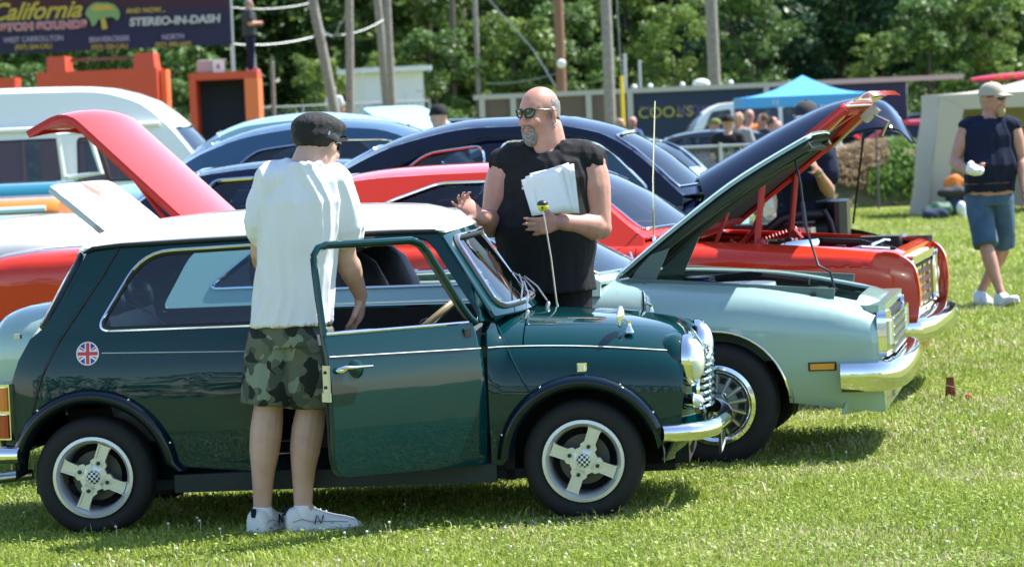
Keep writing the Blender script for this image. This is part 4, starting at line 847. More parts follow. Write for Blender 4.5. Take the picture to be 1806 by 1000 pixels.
    b = B(); q0 = [X @ (Vector(c.topf(1.80, u)) + Vector((.0, 0, -.01))) for u in np.linspace(-.79, .79, 9)]; q1 = [X @ (Vector(c.topf(1.80, u)) + Vector((.13, 0, -.045))) for u in np.linspace(-.76, .76, 9)]; q2 = [X @ (Vector(c.topf(1.80, u)) + Vector((.14, 0, -.09))) for u in np.linspace(-.74, .74, 9)]
    b.add(q0 + q1 + q2, [(i, i + 1, i + 10, i + 9) for i in range(8)] + [(i + 9, i + 10, i + 19, i + 18) for i in range(8)]); b.build('hood_lip', g, c.hood)
    b = B(); [b.box(X @ (Vector(c.topf(1.62, u)) - Vector((0, 0, .055))), (.22, .10, .012), X.to_3x3()) for u in (-.60, .60)]; 
    for u in (-.60, .60):
        b = B(); b.box(X @ (Vector(c.topf(1.60, u)) - Vector((0, 0, .062))), (.30, .13, .010), X.to_3x3()); b.build('hood_bracket', 'gold_chromate', c.hood, smooth=False)
    b = B(); p = X @ (Vector(c.topf(1.80, -.05)) - Vector((0, 0, .10))); b.box(p, (.10, .16, .05), X.to_3x3()); b.tube([p, p + Vector((.10, 0, -.05)), p + Vector((.06, 0, -.13))], .010, 6); b.build('hood_latch', 'steel', c.hood)
    for s in (-1, 1):
        hn = node('hood_hinge', car); y = s * .70; top_ = X @ (Vector((.90, y, c.T(.9) - .06))); top2 = X @ (Vector((1.16, y, c.T(1.1) - .06)))
        b = B(); b.tube([(.66, y, .88), (.72, y, .83), (.86, y, .81), (1.02, y, .84)], .026, 8, flat=.6); b.tube([(1.02, y, .83), lerp(Vector((1.02, y, .83)), top2, .5), top2], .022, 8, flat=.6); b.box((1.04, y, .865), (.13, .03, .09), Matrix.Rotation(-.7, 3, 'Y'), bev=.01); b.build('hinge_arm', 'red_satin', hn)
        b = B(); b.tube([(.72, y, .85), (.80, y, .93), top_], .020, 8, flat=.6); b.build('hinge_link', 'red_satin', hn)
        b = B(); a0, a1 = Vector((.82, y + .03, .85)), Vector((1.08, y + .03, .93)); N = 90; dv = (a1 - a0); ax_ = dv.normalized(); u_ = ax_.orthogonal().normalized(); v_ = ax_.cross(u_)
        b.tube([a0 + dv * (i / N) + (u_ * math.cos(i * .9) + v_ * math.sin(i * .9)) * .024 for i in range(N + 1)], .0055, 5); b.build('spring', 'red_satin', hn)
    b = B(); b.lathe([(0, .055), (.02, .055), (.03, .045), (.17, .045), (.178, .03), (.178, .0), (.165, -.012), (0, -.012)], (1.12, -.05, .86), (0, 0, 1), 40); b.build('air_cleaner', 'chrome', car)
    b = B(); b.box((1.15, 0, .66), (.65, .55, .28), bev=.06); b.build('engine', 'red_satin', car); b = B(); b.box((1.78, 0, .70), (.07, 1.1, .24)); b.build('radiator', 'black_plastic', car)
    b = B(); b.tube([(1.45, -.62, .84), (1.60, -.60, .87), (1.74, -.45, .85)], .012, 6); b.build('hose', 'steel', car); b = B(); b.box((1.50, -.70, .87), (.05, .03, .04)); b.build('relay', 'black_plastic', car)
    for i, (pts, r, m_) in enumerate((([(.95, .3, .84), (1.2, .32, .88), (1.5, .25, .86), (1.74, .2, .80)], .022, 'black_trim'), ([(.80, -.45, .84), (1.0, -.5, .87), (1.3, -.55, .85)], .010, 'black_trim'), ([(.9, .55, .86), (1.3, .6, .87), (1.7, .55, .85)], .008, 'black_trim'), ([(1.62, -.3, .86), (1.66, .0, .88), (1.66, .35, .86)], .012, 'chrome'))):
        b = B(); b.tube(pts, r, 6); b.build('hose', m_, car)
    for y in (-.33, .33): b = B(); b.box((1.12, y, .80), (.55, .12, .07), bev=.03); b.build('valve_cover', 'chrome' if y < 0 else 'black_plastic', car)
    b = B(); b.box((1.58, .62, .78), (.24, .18, .20), bev=.01); b.build('battery', 'black_plastic', car)
    b = B(); b.box((1.78, .90, .835), (.16, .12, .055), bev=.02); b.build('fender_stripe', 'stripe_black', car)
    # cowl, wipers, aerial
    for y0 in (-.52, .05):
        b = B(); b.tube([(.55, y0, .985), (.44, y0 + .12, 1.02), (.36, y0 + .34, 1.075)], [.012, .012, .006], 6, flat=.6); b.build('wiper', 'steel', car)
    b = B(); b.tube([(.46, -.78, .955), (.47, -.78, 1.3), (.50, -.78, 1.735)], [.006, .0042, .0032], 6); b.lathe([(.02, 0), (.018, .02), (.006, .03)], (.46, -.78, .95), (0, 0, 1), 10); b.build('aerial', 'chrome', car)
    # raised boot lid with a turned-down lip
    bl = node('boot_lid', car); bl['label'] = 'raised red boot lid glaring pink in the sun'
    hx, hz_ = -2.22, 1.03; A = R_(180 - 43.5); d1 = Vector((math.cos(A), 0, math.sin(A))); d2 = Vector((-.90, 0, -.44)).normalized()
    ll = [0, .4, .8, 1.0, 1.10, 1.16, 1.20, 1.26, 1.42]
    def lid(i, u):
        i = min(len(ll) - 1, max(0, i)); k = int(i); f = i - k; l = ll[k] if k >= len(ll) - 1 else lerp(ll[k], ll[k + 1], f)
        p = Vector((hx, 0, hz_)); a = min(l, 1.06); p = p + d1 * a
        if l > 1.06: t = min(1, (l - 1.06) / .20); dd = d1.lerp(d2, t * .5).normalized(); p = p + dd * min(.20, l - 1.06)
        if l > 1.26: p = p + d2 * (l - 1.26)
        n_ = Vector((math.sin(A), 0, -math.cos(A))); w_ = .54 - .02 * l
        return p + Vector((0, u * w_, 0)) + n_ * (.035 * (1 - u * u))
    n = len(ll); poly = [(float(i), -1.) for i in range(n)] + [(float(i), 1.) for i in range(n - 1, -1, -1)]
    panel('lid_skin', poly, lid, g, bl, da=.5, db=.25, out=-1, flange=.045); panel('lid_underside', poly, lambda i, u: lid(i, u) + (Vector((-.015, 0, -.03)) if i < 6 else Vector((.035, 0, -.012))), 'red_under', bl, da=.5, db=.25, out=1, flange=0)
    b = B(); b.tube([lid(7, -.1) + Vector((.05, 0, -.03)), lid(7, .0) + Vector((.06, 0, -.06)), lid(7, .15) + Vector((.05, 0, -.04))], .015, 6); b.build('lid_latch', 'gold_chromate', bl)
    for s in (-1, 1): b = B(); b.tube([(hx + .05, s * .55, .85), (hx - .10, s * .55, .95), lid(2, s * .75) - Vector((.02, 0, .04))], .015, 6); b.build('lid_hinge', 'red_satin', bl)
    return c
RED = red_hardtop()
# ------------------------------------------------------------------ the dark blue forties coupe
paint('navy', (.004, .008, .026), .0, .28, .3, 1.45); mat('navy_under', (.02, .022, .03), .6)
def bulb_fender(name, parent, m, x0, x1, yc, zc, hw, R, s, tail=.0):
    """rounded separate fender: an arched half shell over the wheel"""
    n, k = 26, 10; vs = []
    for i in range(n + 1):
        t = i / n; a = math.pi * t; x = lerp(x0, x1, (1 - math.cos(a)) / 2); ht = zc + R * math.sin(a) ** .7
        for j in range(k + 1):
            b = math.pi * .5 * j / k; vs.append((x, s * (yc + hw * math.cos(b) ** .6 * (.55 + .45 * math.sin(a) ** .5)), zc - .0 + (ht - zc) * math.sin(b) ** .75))
    b = B(); b.add(vs, [(i * (k + 1) + j, (i + 1) * (k + 1) + j, (i + 1) * (k + 1) + j + 1, i * (k + 1) + j + 1) for i in range(n) for j in range(k)]); return b.build(name, m, parent, angle=70)
def forties(paint_, **kw):
    S = dict(paint=paint_, W=[(-2.45, .50), (-2.3, .62), (-1.9, .70), (-1, .78), (0, .79), (.6, .74), (1.2, .56), (1.7, .42), (1.85, .34)], top=[(-2.45, .70), (-2.3, .92), (-2.0, 1.04), (-1.5, 1.11), (-.5, 1.13), (.55, 1.14), (1.0, 1.12), (1.5, 1.07), (1.75, 1.0), (1.85, .90)],
             zm=.62, e=3.2, bot=.32, K=.88, axles=(-1.5, 1.35), R=.35, rim=.21, arch=.40, doors=[-.75, .48], tyre_in=.06, tw=.17, cabin=(-1.7, .42, .75), fb=(2.15, .50, .13, .3), rb=(-2.62, .50, .13, .3),
             gh=dict(edge=[(-2.15, 1.05), (-1.86, 1.27), (-1.55, 1.455), (-1.1, 1.585), (-.65, 1.625), (-.15, 1.595), (.15, 1.50), (.60, 1.12)], zb=1.11, yb=.70, yr=.54, bf=.16, br=.12, crown=.065, ws=(.80, .975), rw=(.09, .26, .55, .60), plan=[(-2.2, .72), (-1.5, .93), (-.5, 1.0), (.6, .97)],
                     wins=[[(-1.50, 1.15), (-.72, 1.15), (-.70, 1.50), (-1.10, 1.46)], [(-.62, 1.15), (.40, 1.15), (.12, 1.44), (-.02, 1.505), (-.60, 1.52)]], wr=.09, glass='glass_dark'))
    S.update(kw); return S
def add_forties_fenders(c, m, lamps=True):
    for s in (-1, 1):
        bulb_fender('wing', c.root, m, .62, 2.10, .48, .36, .44, .56, s); bulb_fender('wing', c.root, m, -2.30, -.92, .56, .36, .36, .52, s)
        if lamps:
            l = node('headlight', c.root); b = B(); b.lathe([(.02, -.16), (.07, -.10), (.095, 0), (.098, .02), (.088, .03)], (1.93, s * .68, .78), (1, 0, 0), 24); b.build('bezel', 'chrome', l); b = B(); b.lathe([(.09, .02), (.06, .045), (0, .055)], (1.93, s * .68, .78), (1, 0, 0), 24); b.build('lens', 'lens', l)
def navy_coupe():
    S = forties('navy', W=[(-2.45, .50), (-2.3, .62), (-1.9, .70), (-1, .78), (0, .79), (.58, .73), (.66, .70)], top=[(-2.45, .70), (-2.3, .92), (-2.0, 1.04), (-1.5, 1.11), (-.5, 1.13), (.55, 1.14), (.66, 1.13)], axles=(-1.5, -1.5), doors=[-.75, .48], cabin=(-1.7, .42, .75))
    S['gh']['edge'] = [(-2.15, 1.05), (-1.86, 1.24), (-1.60, 1.40), (-1.25, 1.535), (-.75, 1.615), (-.30, 1.615), (.02, 1.56), (.22, 1.46), (.60, 1.12)]
    S['axles'] = (-1.5, -1.49)
    c = classic_car('vintage_coupe', 'glossy dark blue rounded vintage coupe with its long hood raised, behind the red hardtop', (.637, 22.925, 0), -8, S); car = c.root
    for s in (-1, 1):
        bulb_fender('wing', car, 'navy', -2.30, -.92, .56, .36, .36, .52, s); bulb_fender('wing', car, 'navy', .60, 2.12, .50, .34, .42, .50, s); wheel(car, 1.35, s * .72, .35, .35, .21, .17, 'cap', s)
    # chrome cowl band and rain gutter
    b = B(); b.tube([(.675, u * .70, 1.10 - .34 * abs(u) ** 2.2) for u in np.linspace(-1, 1, 25)], .022, 8, flat=.4); b.build('cowl_band', 'chrome', car)
    for s in (-1, 1):
        b = B(); b.tube([(x, s * (.60 + .02), z) for x, z in [(-1.62, 1.10), (-1.45, 1.30), (-1.15, 1.47), (-.7, 1.555), (-.2, 1.55), (.05, 1.50), (.2, 1.38), (.42, 1.15)]], .011, 6); b.build('rain_gutter', 'navy', car)
        m_ = node('door_mirror', car); b = B(); b.tube([(.34, s * .70, 1.06), (.34, s * .80, 1.10), (.34, s * .82, 1.17)], .008, 6); b.build('mirror_arm', 'chrome', m_); b = B(); b.lathe([(.05, 0), (.045, .02), (0, .03)], (.33, s * .82, 1.10), (1, 0, 0), 16); b.build('mirror_head', 'chrome', m_)
    # raised hood: long dome whose nose turns down
    hd = node('hood', car); hd['label'] = 'raised dark blue hood with a turned-down nose'
    A = R_(26.0); cs, sn = math.cos(A), math.sin(A); hx, hz_ = .66, 1.235
    prof = [(0, 0), (.3, .012), (.6, .02), (.9, .012), (1.08, -.02), (1.22, -.08), (1.32, -.17), (1.36, -.30)]; tl = pchip([(i, p[0]) for i, p in enumerate(prof)]); tz = pchip([(i, p[1]) for i, p in enumerate(prof)]); hwf = pchip([(0, .62), (2, .56), (4, .44), (6, .34), (7, .26)])
    def hm(i, u):
        l, z = tl(i), tz(i) - .27 * (1 - .3 * i / 7) * min(1.2, abs(u)) ** 2.4; return (hx + l * cs - z * sn, u * hwf(i), hz_ + l * sn + z * cs)
    poly = [(float(i), -1.) for i in np.linspace(0, 7, 15)] + [(float(i), 1.) for i in np.linspace(7, 0, 15)]
    panel('hood_skin', poly, hm, 'navy', hd, da=.35, db=.1, out=1, flange=.015); panel('hood_underside', poly, lambda i, u: Vector(hm(i, u)) - Vector((-.006, 0, .02)), 'navy_under', hd, da=.5, db=.15, out=-1, flange=0)
    b = B(); b.tube([hm(i, 0) for i in np.linspace(0, 6.8, 16)], .008, 6); b.build('hood_trim', 'chrome', hd)
    b = B(); b.tube([Vector((1.65, .55, .85)), Vector(hm(4.5, .8))], .008, 6); b.build('prop_rod', 'black_plastic', car)
    # engine, fan shroud, radiator, front sheet metal
    b = B(); b.box((1.15, 0, .72), (.75, .34, .34), bev=.05); b.build('engine', 'black_plastic', car); b = B(); b.box((.74, 0, .70), (.05, 1.15, .62)); b.build('bulkhead', 'navy', car, smooth=False)
    b = B(); b.box((1.58, -.02, .80), (.13, .62, .46), bev=.05); b.build('radiator', 'black_plastic', car); b = B(); b.lathe([(.23, -.05), (.24, .05), (.22, .05), (.22, -.05)], (1.48, -.02, .80), (1, 0, 0), 30, True); b.build('fan_shroud', 'black_trim', car)
    b = B(); b.tube([(1.10, -.30, .74), (1.13, -.34, .86), (1.22, -.34, .93), (1.34, -.33, .955), (1.50, -.31, .95)], .038, 10); b.build('air_duct', 'black_trim', car); b = B(); b.tube([(1.50, -.36, .98), (1.54, -.37, .90), (1.58, -.36, .70)], .016, 8); b.build('hose', 'black_trim', car)
    b = B(); b.box((1.36, -.36, .82), (.16, .10, .10), bev=.03); b.build('alternator', 'steel', car)
    b = B(); b.box((1.55, 0, .690), (1.0, 1.15, .03), bev=.03); b.build('front_apron', 'navy', car); b = B(); b.box((1.98, 0, .60), (.10, .90, .22), bev=.04); b.build('grille_shell', 'navy', car)
    for z in (.53, .58, .63, .68): b = B(); b.tube([(2.045, y, z) for y in (-.40, 0, .40)], .009, 6); b.build('grille_bar', 'chrome', car)
    for s in (-1, 1):
        b = B(); b.box((1.52, s * .60, .745), (.80, .05, .028), bev=.01); b.build('fender_rail', 'black_trim', car)
        l = node('headlight', car); b = B(); b.lathe([(.02, -.16), (.07, -.10), (.095, 0), (.098, .02), (.088, .03)], (1.98, s * .70, .66), (1, 0, 0), 24); b.build('bezel', 'chrome', l); b = B(); b.lathe([(.09, .02), (.06, .045), (0, .055)], (1.98, s * .70, .66), (1, 0, 0), 24); b.build('lens', 'lens', l)
    return c
NAVY = navy_coupe()
# ------------------------------------------------------------------ people
from mathutils import noise as mnoise
def skinmat(name, col, col2):
    m = mat(name, col, .5, var=(14, col2, .25), bump=(120, .15, .004)); b = m.node_tree.nodes['Principled BSDF']
    b.inputs['Subsurface Weight'].default_value = .12; b.inputs['Subsurface Radius'].default_value = (.02, .008, .004); b.inputs['Subsurface Scale'].default_value = .4; return m
skinmat('skin_tan', (.46, .25, .17), (.38, .19, .13)); skinmat('skin_fair', (.58, .37, .28), (.50, .29, .22)); skinmat('skin_red', (.52, .28, .20), (.42, .19, .14))
mat('cloth_white', (.72, .73, .76), .9, sheen=.2, bump=(9, .35, .02)); mat('cloth_black', (.009, .009, .010), .85, spec=.3, bump=(10, .4, .02)); mat('cloth_navy', (.008, .012, .032), .9, spec=.25, bump=(10, .4, .02))
mat('cloth_charcoal', (.03, .032, .036), .9, bump=(10, .4, .02)); mat('denim', (.028, .06, .11), .9, var=(7, (.07, .13, .20), .25), bump=(60, .4, .006)); mat('cloth_grey', (.25, .25, .26), .9, bump=(10, .4, .02)); mat('cloth_orange', (.75, .22, .04), .85); mat('cloth_olive', (.16, .18, .04), .9); mat('cloth_blue', (.08, .14, .30), .9); mat('cloth_tan', (.45, .38, .28), .9)
mat('shoe_white', (.66, .67, .66), .55, bump=(40, .3)); mat('sole_grey', (.5, .5, .5), .7); mat('shoe_brown', (.10, .04, .02), .6); mat('hair_grey', (.32, .31, .29), .8, var=(80, (.12, .11, .10), .2), bump=(140, .8, .01)); mat('hair_brown', (.09, .05, .03), .8, bump=(140, .8, .01)); mat('hair_blond', (.42, .30, .16), .8, bump=(140, .8, .01)); mat('lip', (.36, .12, .10), .5); mat('paper', (.82, .83, .84), .6); mat('sock_white', (.75, .75, .75), .9); mat('leather_belt', (.12, .05, .025), .5)
mat('shade_lens', (.01, .03, .02), .05, .3, coat=1); mat('cap_mesh', (.010, .010, .011), .8, bump=(160, .8, .01)); mat('cap_khaki', (.42, .37, .28), .85, bump=(60, .3)); mat('tattoo', (.09, .12, .13), .6)
def camo():
    m = mat('camouflage', (.1, .1, .1), .9, bump=(12, .4, .02)); n = m.node_tree; b = n.nodes['Principled BSDF']; tc = n.nodes.new('ShaderNodeTexCoord'); prev = None
    for sc, th, col, off in ((9, .52, (.065, .078, .055), 0), (11, .56, (.20, .24, .17), 3), (10, .57, (.012, .016, .012), 7)):
        mp = n.nodes.new('ShaderNodeMapping'); mp.inputs['Location'].default_value = (off, off, off); ns = n.nodes.new('ShaderNodeTexNoise'); ns.inputs['Scale'].default_value = sc; ns.inputs['Detail'].default_value = 1.5; ns.inputs['Distortion'].default_value = .6
        n.links.new(tc.outputs['Object'], mp.inputs[0]); n.links.new(mp.outputs[0], ns.inputs[0]); g = n.nodes.new('ShaderNodeMath'); g.operation = 'GREATER_THAN'; g.inputs[1].default_value = th; n.links.new(ns.outputs['Fac'], g.inputs[0])
        mx = n.nodes.new('ShaderNodeMix'); mx.data_type = 'RGBA'; n.links.new(g.outputs[0], mx.inputs[0]); mx.inputs[7].default_value = (*col, 1)
        if prev is None: mx.inputs[6].default_value = (.115, .125, .085, 1)
        else: n.links.new(prev.outputs[2], mx.inputs[6])
        prev = mx
    n.links.new(prev.outputs[2], b.inputs['Base Color'])
camo()
TMP = bpy.data.collections.new('tmp'); COL.children.link(TMP)
def union(name, b, voxel, m, parent, smooth=4, disp=None, push=0.):
    """fuse closed shapes into one continuous skin"""
    me = bpy.data.meshes.new('t'); me.from_pydata([tuple(v) for v in b.v], [], b.f); bm = bmesh.new(); bm.from_mesh(me); bmesh.ops.recalc_face_normals(bm, faces=bm.faces); bm.to_mesh(me); bm.free()
    o = bpy.data.objects.new('t', me); TMP.objects.link(o); r = o.modifiers.new('r', 'REMESH'); r.mode = 'VOXEL'; r.voxel_size = voxel
    if smooth: s = o.modifiers.new('s', 'SMOOTH'); s.factor = .5; s.iterations = smooth
    dg = bpy.context.evaluated_depsgraph_get(); dg.update(); me2 = bpy.data.meshes.new_from_object(o.evaluated_get(dg)); bpy.data.objects.remove(o); bpy.data.meshes.remove(me)
    if disp or push:
        n = len(me2.vertices); co = np.empty(n * 3, np.float32); me2.vertices.foreach_get('co', co); co = co.reshape(-1, 3); no = np.empty(n * 3, np.float32); me2.vertex_normals.foreach_get('vector', no); no = no.reshape(-1, 3)
        if disp: d = np.array([disp(Vector(p)) for p in co], np.float32)
        else: d = np.zeros(n, np.float32)
        co = co + no * (d + push)[:, None]; me2.vertices.foreach_set('co', co.ravel()); me2.update()
    me2.polygons.foreach_set('use_smooth', [True] * len(me2.polygons)); me2.name = name; return link(name, me2, m, parent)
def folds(amp, sx=13, sz=1.4, seed=0):
    def f(p):
        q = Vector((p.x * sx + seed + 1.2 * mnoise.noise(p * 3.), p.y * sx, p.z * sz)); a = mnoise.noise(q) ; b_ = mnoise.noise(Vector((p.x * 17, p.y * 17, p.z * 11 + seed))); return amp * (1.0 * (1 - abs(a) * 2.6) + .22 * b_)
    return f
def rings(b, lv, n=28, ex=2.4):
    """lv: [(centre, half width, half depth, right, fwd)]"""
    vs = []
    for c, hw, hd, r, f in lv:
        for i in range(n):
            a = 2 * math.pi * i / n; ca, sa = math.cos(a), math.sin(a); vs.append(Vector(c) + r * (hw * math.copysign(abs(ca) ** (2 / ex), ca)) + f * (hd * math.copysign(abs(sa) ** (2 / ex), sa)))
    k = len(lv); b.add(vs, [(i * n + j, i * n + (j + 1) % n, (i + 1) * n + (j + 1) % n, (i + 1) * n + j) for i in range(k - 1) for j in range(n)] + [tuple(range(n - 1, -1, -1)), tuple(range((k - 1) * n, k * n))])
def limb(b, ch, n=14):
    """ch [(point, radius)] smooth tapered chain with round ends"""
    P = [Vector(p) for p, r in ch]; r_ = [r for p, r in ch]
    d0 = (P[0] - P[1]).normalized(); d1 = (P[-1] - P[-2]).normalized()
    b.tube([P[0] + d0 * r_[0] * .85, P[0] + d0 * r_[0] * .5] + P + [P[-1] + d1 * r_[-1] * .5, P[-1] + d1 * r_[-1] * .85], [r_[0] * .5, r_[0] * .85] + r_ + [r_[-1] * .85, r_[-1] * .5], n)
    for p, q in zip(P[1:-1], r_[1:-1]): b.ell(p, (q, q, q), 10, 8)
def muscle(a, c, r0, r1, bulge, at_=.35, k=5, bend=Vector((0, 0, 0))):
    """points from a to c with a muscle bulge"""
    out = []
    for i in range(k + 1):
        t = i / k; out.append((Vector(a).lerp(Vector(c), t) + bend * math.sin(math.pi * t), lerp(r0, r1, t) + bulge * math.exp(-((t - at_) / .28) ** 2)))
    return out
def hand(b, w, d, pn, side, curl=(.35, .4, .45, .5), size=1., thumb=.5, spread=.10):
    """w wrist, d finger direction, pn direction out of the palm, side vector towards the thumb"""
    d = Vector(d).normalized(); pn = Vector(pn); pn = (pn - d * pn.dot(d)).normalized(); sd = Vector(side); sd = (sd - d * sd.dot(d) - pn * sd.dot(pn)).normalized(); w = Vector(w); k = size
    rings(b, [(w - d * .01, .026 * k, .020 * k, sd, pn), (w + d * .02 * k, .032 * k, .020 * k, sd, pn), (w + d * .055 * k, .041 * k, .017 * k, sd, pn), (w + d * .085 * k, .042 * k, .014 * k, sd, pn), (w + d * .098 * k, .038 * k, .010 * k, sd, pn)], 16, 2.6)
    for i, L in enumerate((.072, .080, .074, .058)):
        off = (.031 - .0205 * i) * k; p = w + d * (.088 - (.010 if i == 3 else 0)) * k + sd * off; a = 0.; dd = (d + sd * (spread * (1.5 - i))).normalized(); pts = [(p - dd * .015, .0095 * k), (p, .0098 * k)]
        for s_, fr in enumerate((.45, .30, .25)):
            a += curl[i] * (1.0 if s_ else .8); dv = dd * math.cos(a) + pn * math.sin(a); p = p + dv * (L * fr * k); pts.append((p, (.0092, .0084, .0072)[s_] * k))
        limb(b, pts, 8)
    p = w + d * .022 * k + sd * .026 * k; t1 = (d * .62 + sd * .75 + pn * .25 * thumb).normalized(); q = p + t1 * .045 * k; t2 = (d * .9 + sd * .25 + pn * .7 * thumb).normalized(); q2 = q + t2 * .032 * k; q3 = q2 + (t2 * .8 + pn * .4 * thumb).normalized() * .024 * k
    limb(b, [(p, .015 * k), (q, .0125 * k), (q2, .0108 * k), (q3, .0088 * k)], 8)
def basis(f, up=Vector((0, 0, 1))):
    f = Vector(f).normalized(); l = up.cross(f).normalized(); u = f.cross(l); return f, l, u
def head(b, c, f, u_=Vector((0, 0, 1)), k=1., nose=True):
    """c is the centre between the ears; f facing"""
    f, l, u = basis(f, Vector(u_)); c = Vector(c); P = lambda x, y, z: c + f * x * k + l * y * k + u * z * k; Rm = Matrix((f, l, u)).transposed()
    e = lambda p, r, n=16, m_=12: b.ell(P(*p), tuple(q * k for q in r), n, m_, Rm)
    e((-.010, 0, .040), (.098, .077, .086), 22, 16); e((.030, 0, .028), (.066, .068, .070)); e((.030, 0, -.030), (.062, .060, .072)); e((.045, 0, -.072), (.045, .044, .036)); e((.070, 0, -.092), (.026, .026, .022)); e((.078, 0, .030), (.020, .050, .014)); e((.070, .036, -.022), (.026, .024, .026)); e((.070, -.036, -.022), (.026, .024, .026))
    e((-.02, .052, -.045), (.045, .022, .04)); e((-.02, -.052, -.045), (.045, .022, .04))
    if nose:
        b.tube([P(.088, 0, .020), P(.100, 0, -.004), P(.114, 0, -.026), P(.100, 0, -.036)], [.009 * k, .012 * k, .014 * k, .012 * k], 10); e((.098, .013, -.030), (.012, .009, .009)); e((.098, -.013, -.030), (.012, .009, .009)); e((.088, 0, -.060), (.016, .024, .007), 10, 6); e((.086, 0, -.072), (.015, .021, .008), 10, 6)
    for s in (-1, 1):
        Re = Rm @ Matrix.Rotation(s * .35, 3, 'Z'); b.ell(P(-.012, s * .082, .000), (.020 * k, .009 * k, .033 * k), 12, 8, Re); b.ell(P(-.008, s * .080, -.028), (.011 * k, .008 * k, .012 * k), 8, 6, Re)
    return P, Rm
def shoe(parent, ank, d, m, sole, L=.29, z0=.0, tip=0., name='shoe'):
    d = Vector((d[0], d[1], 0)).normalized(); r = Vector((d.y, -d.x, 0)); a = Vector(ank); h = Vector((a.x, a.y, z0)) - d * .075
    st = [(0, .034, .098), (.04, .044, .114), (.13, .047, .122), (.24, .047, .126), (.36, .048, .118), (.5, .051, .096), (.66, .056, .080), (.8, .057, .070), (.92, .048, .058), (1.0, .022, .038)]
    lift = lambda t: tip * max(0, t - .55)
    b = B(); k = 9; vs = []
    for t, hw, ht in st:
        for j in range(k): an = math.pi * j / (k - 1); vs.append(h + d * (t * L) + r * (hw * math.copysign(abs(math.cos(an)) ** .7, math.cos(an))) + Vector((0, 0, .018 + lift(t) + (ht - .018) * math.sin(an) ** .6)))
    b.add(vs, [(i * k + j, (i + 1) * k + j, (i + 1) * k + j + 1, i * k + j + 1) for i in range(len(st) - 1) for j in range(k - 1)] + [tuple(range(k)), tuple(range((len(st) - 1) * k, len(st) * k))]); o = b.build(name, m, parent, angle=60)
    b = B(); n = len(st); vs = []
    for sg in (0, 1):
        for t, hw, ht in st: vs += [h + d * (t * L * 1.015 - .002) + r * (hw + .004) + Vector((0, 0, lift(t) + .028 * sg)), h + d * (t * L * 1.015 - .002) - r * (hw + .004) + Vector((0, 0, lift(t) + .028 * sg))]
    fs = []
    for i in range(n - 1):
        for sg in (0, 2 * n): fs.append((sg + 2 * i, sg + 2 * i + 1, sg + 2 * i + 3, sg + 2 * i + 2))
        fs += [(2 * i, 2 * i + 2, 2 * n + 2 * i + 2, 2 * n + 2 * i), (2 * i + 1, 2 * i + 3, 2 * n + 2 * i + 3, 2 * n + 2 * i + 1)]
    fs += [(0, 1, 2 * n + 1, 2 * n), (2 * n - 2, 2 * n - 1, 4 * n - 1, 4 * n - 2)]
    b.add(vs, fs); b.build('sole', sole, o)
    for i in range(4):
        t = .30 + i * .075; b = B(); zz = lerp(.116, .090, i / 3); b.tube([h + d * (t * L) + r * .026 + Vector((0, 0, zz - .012)), h + d * (t * L + .006) + Vector((0, 0, zz + .006)), h + d * (t * L) - r * .026 + Vector((0, 0, zz - .012))], .0032, 5); b.build('lace', 'sock_white', o)
    return o
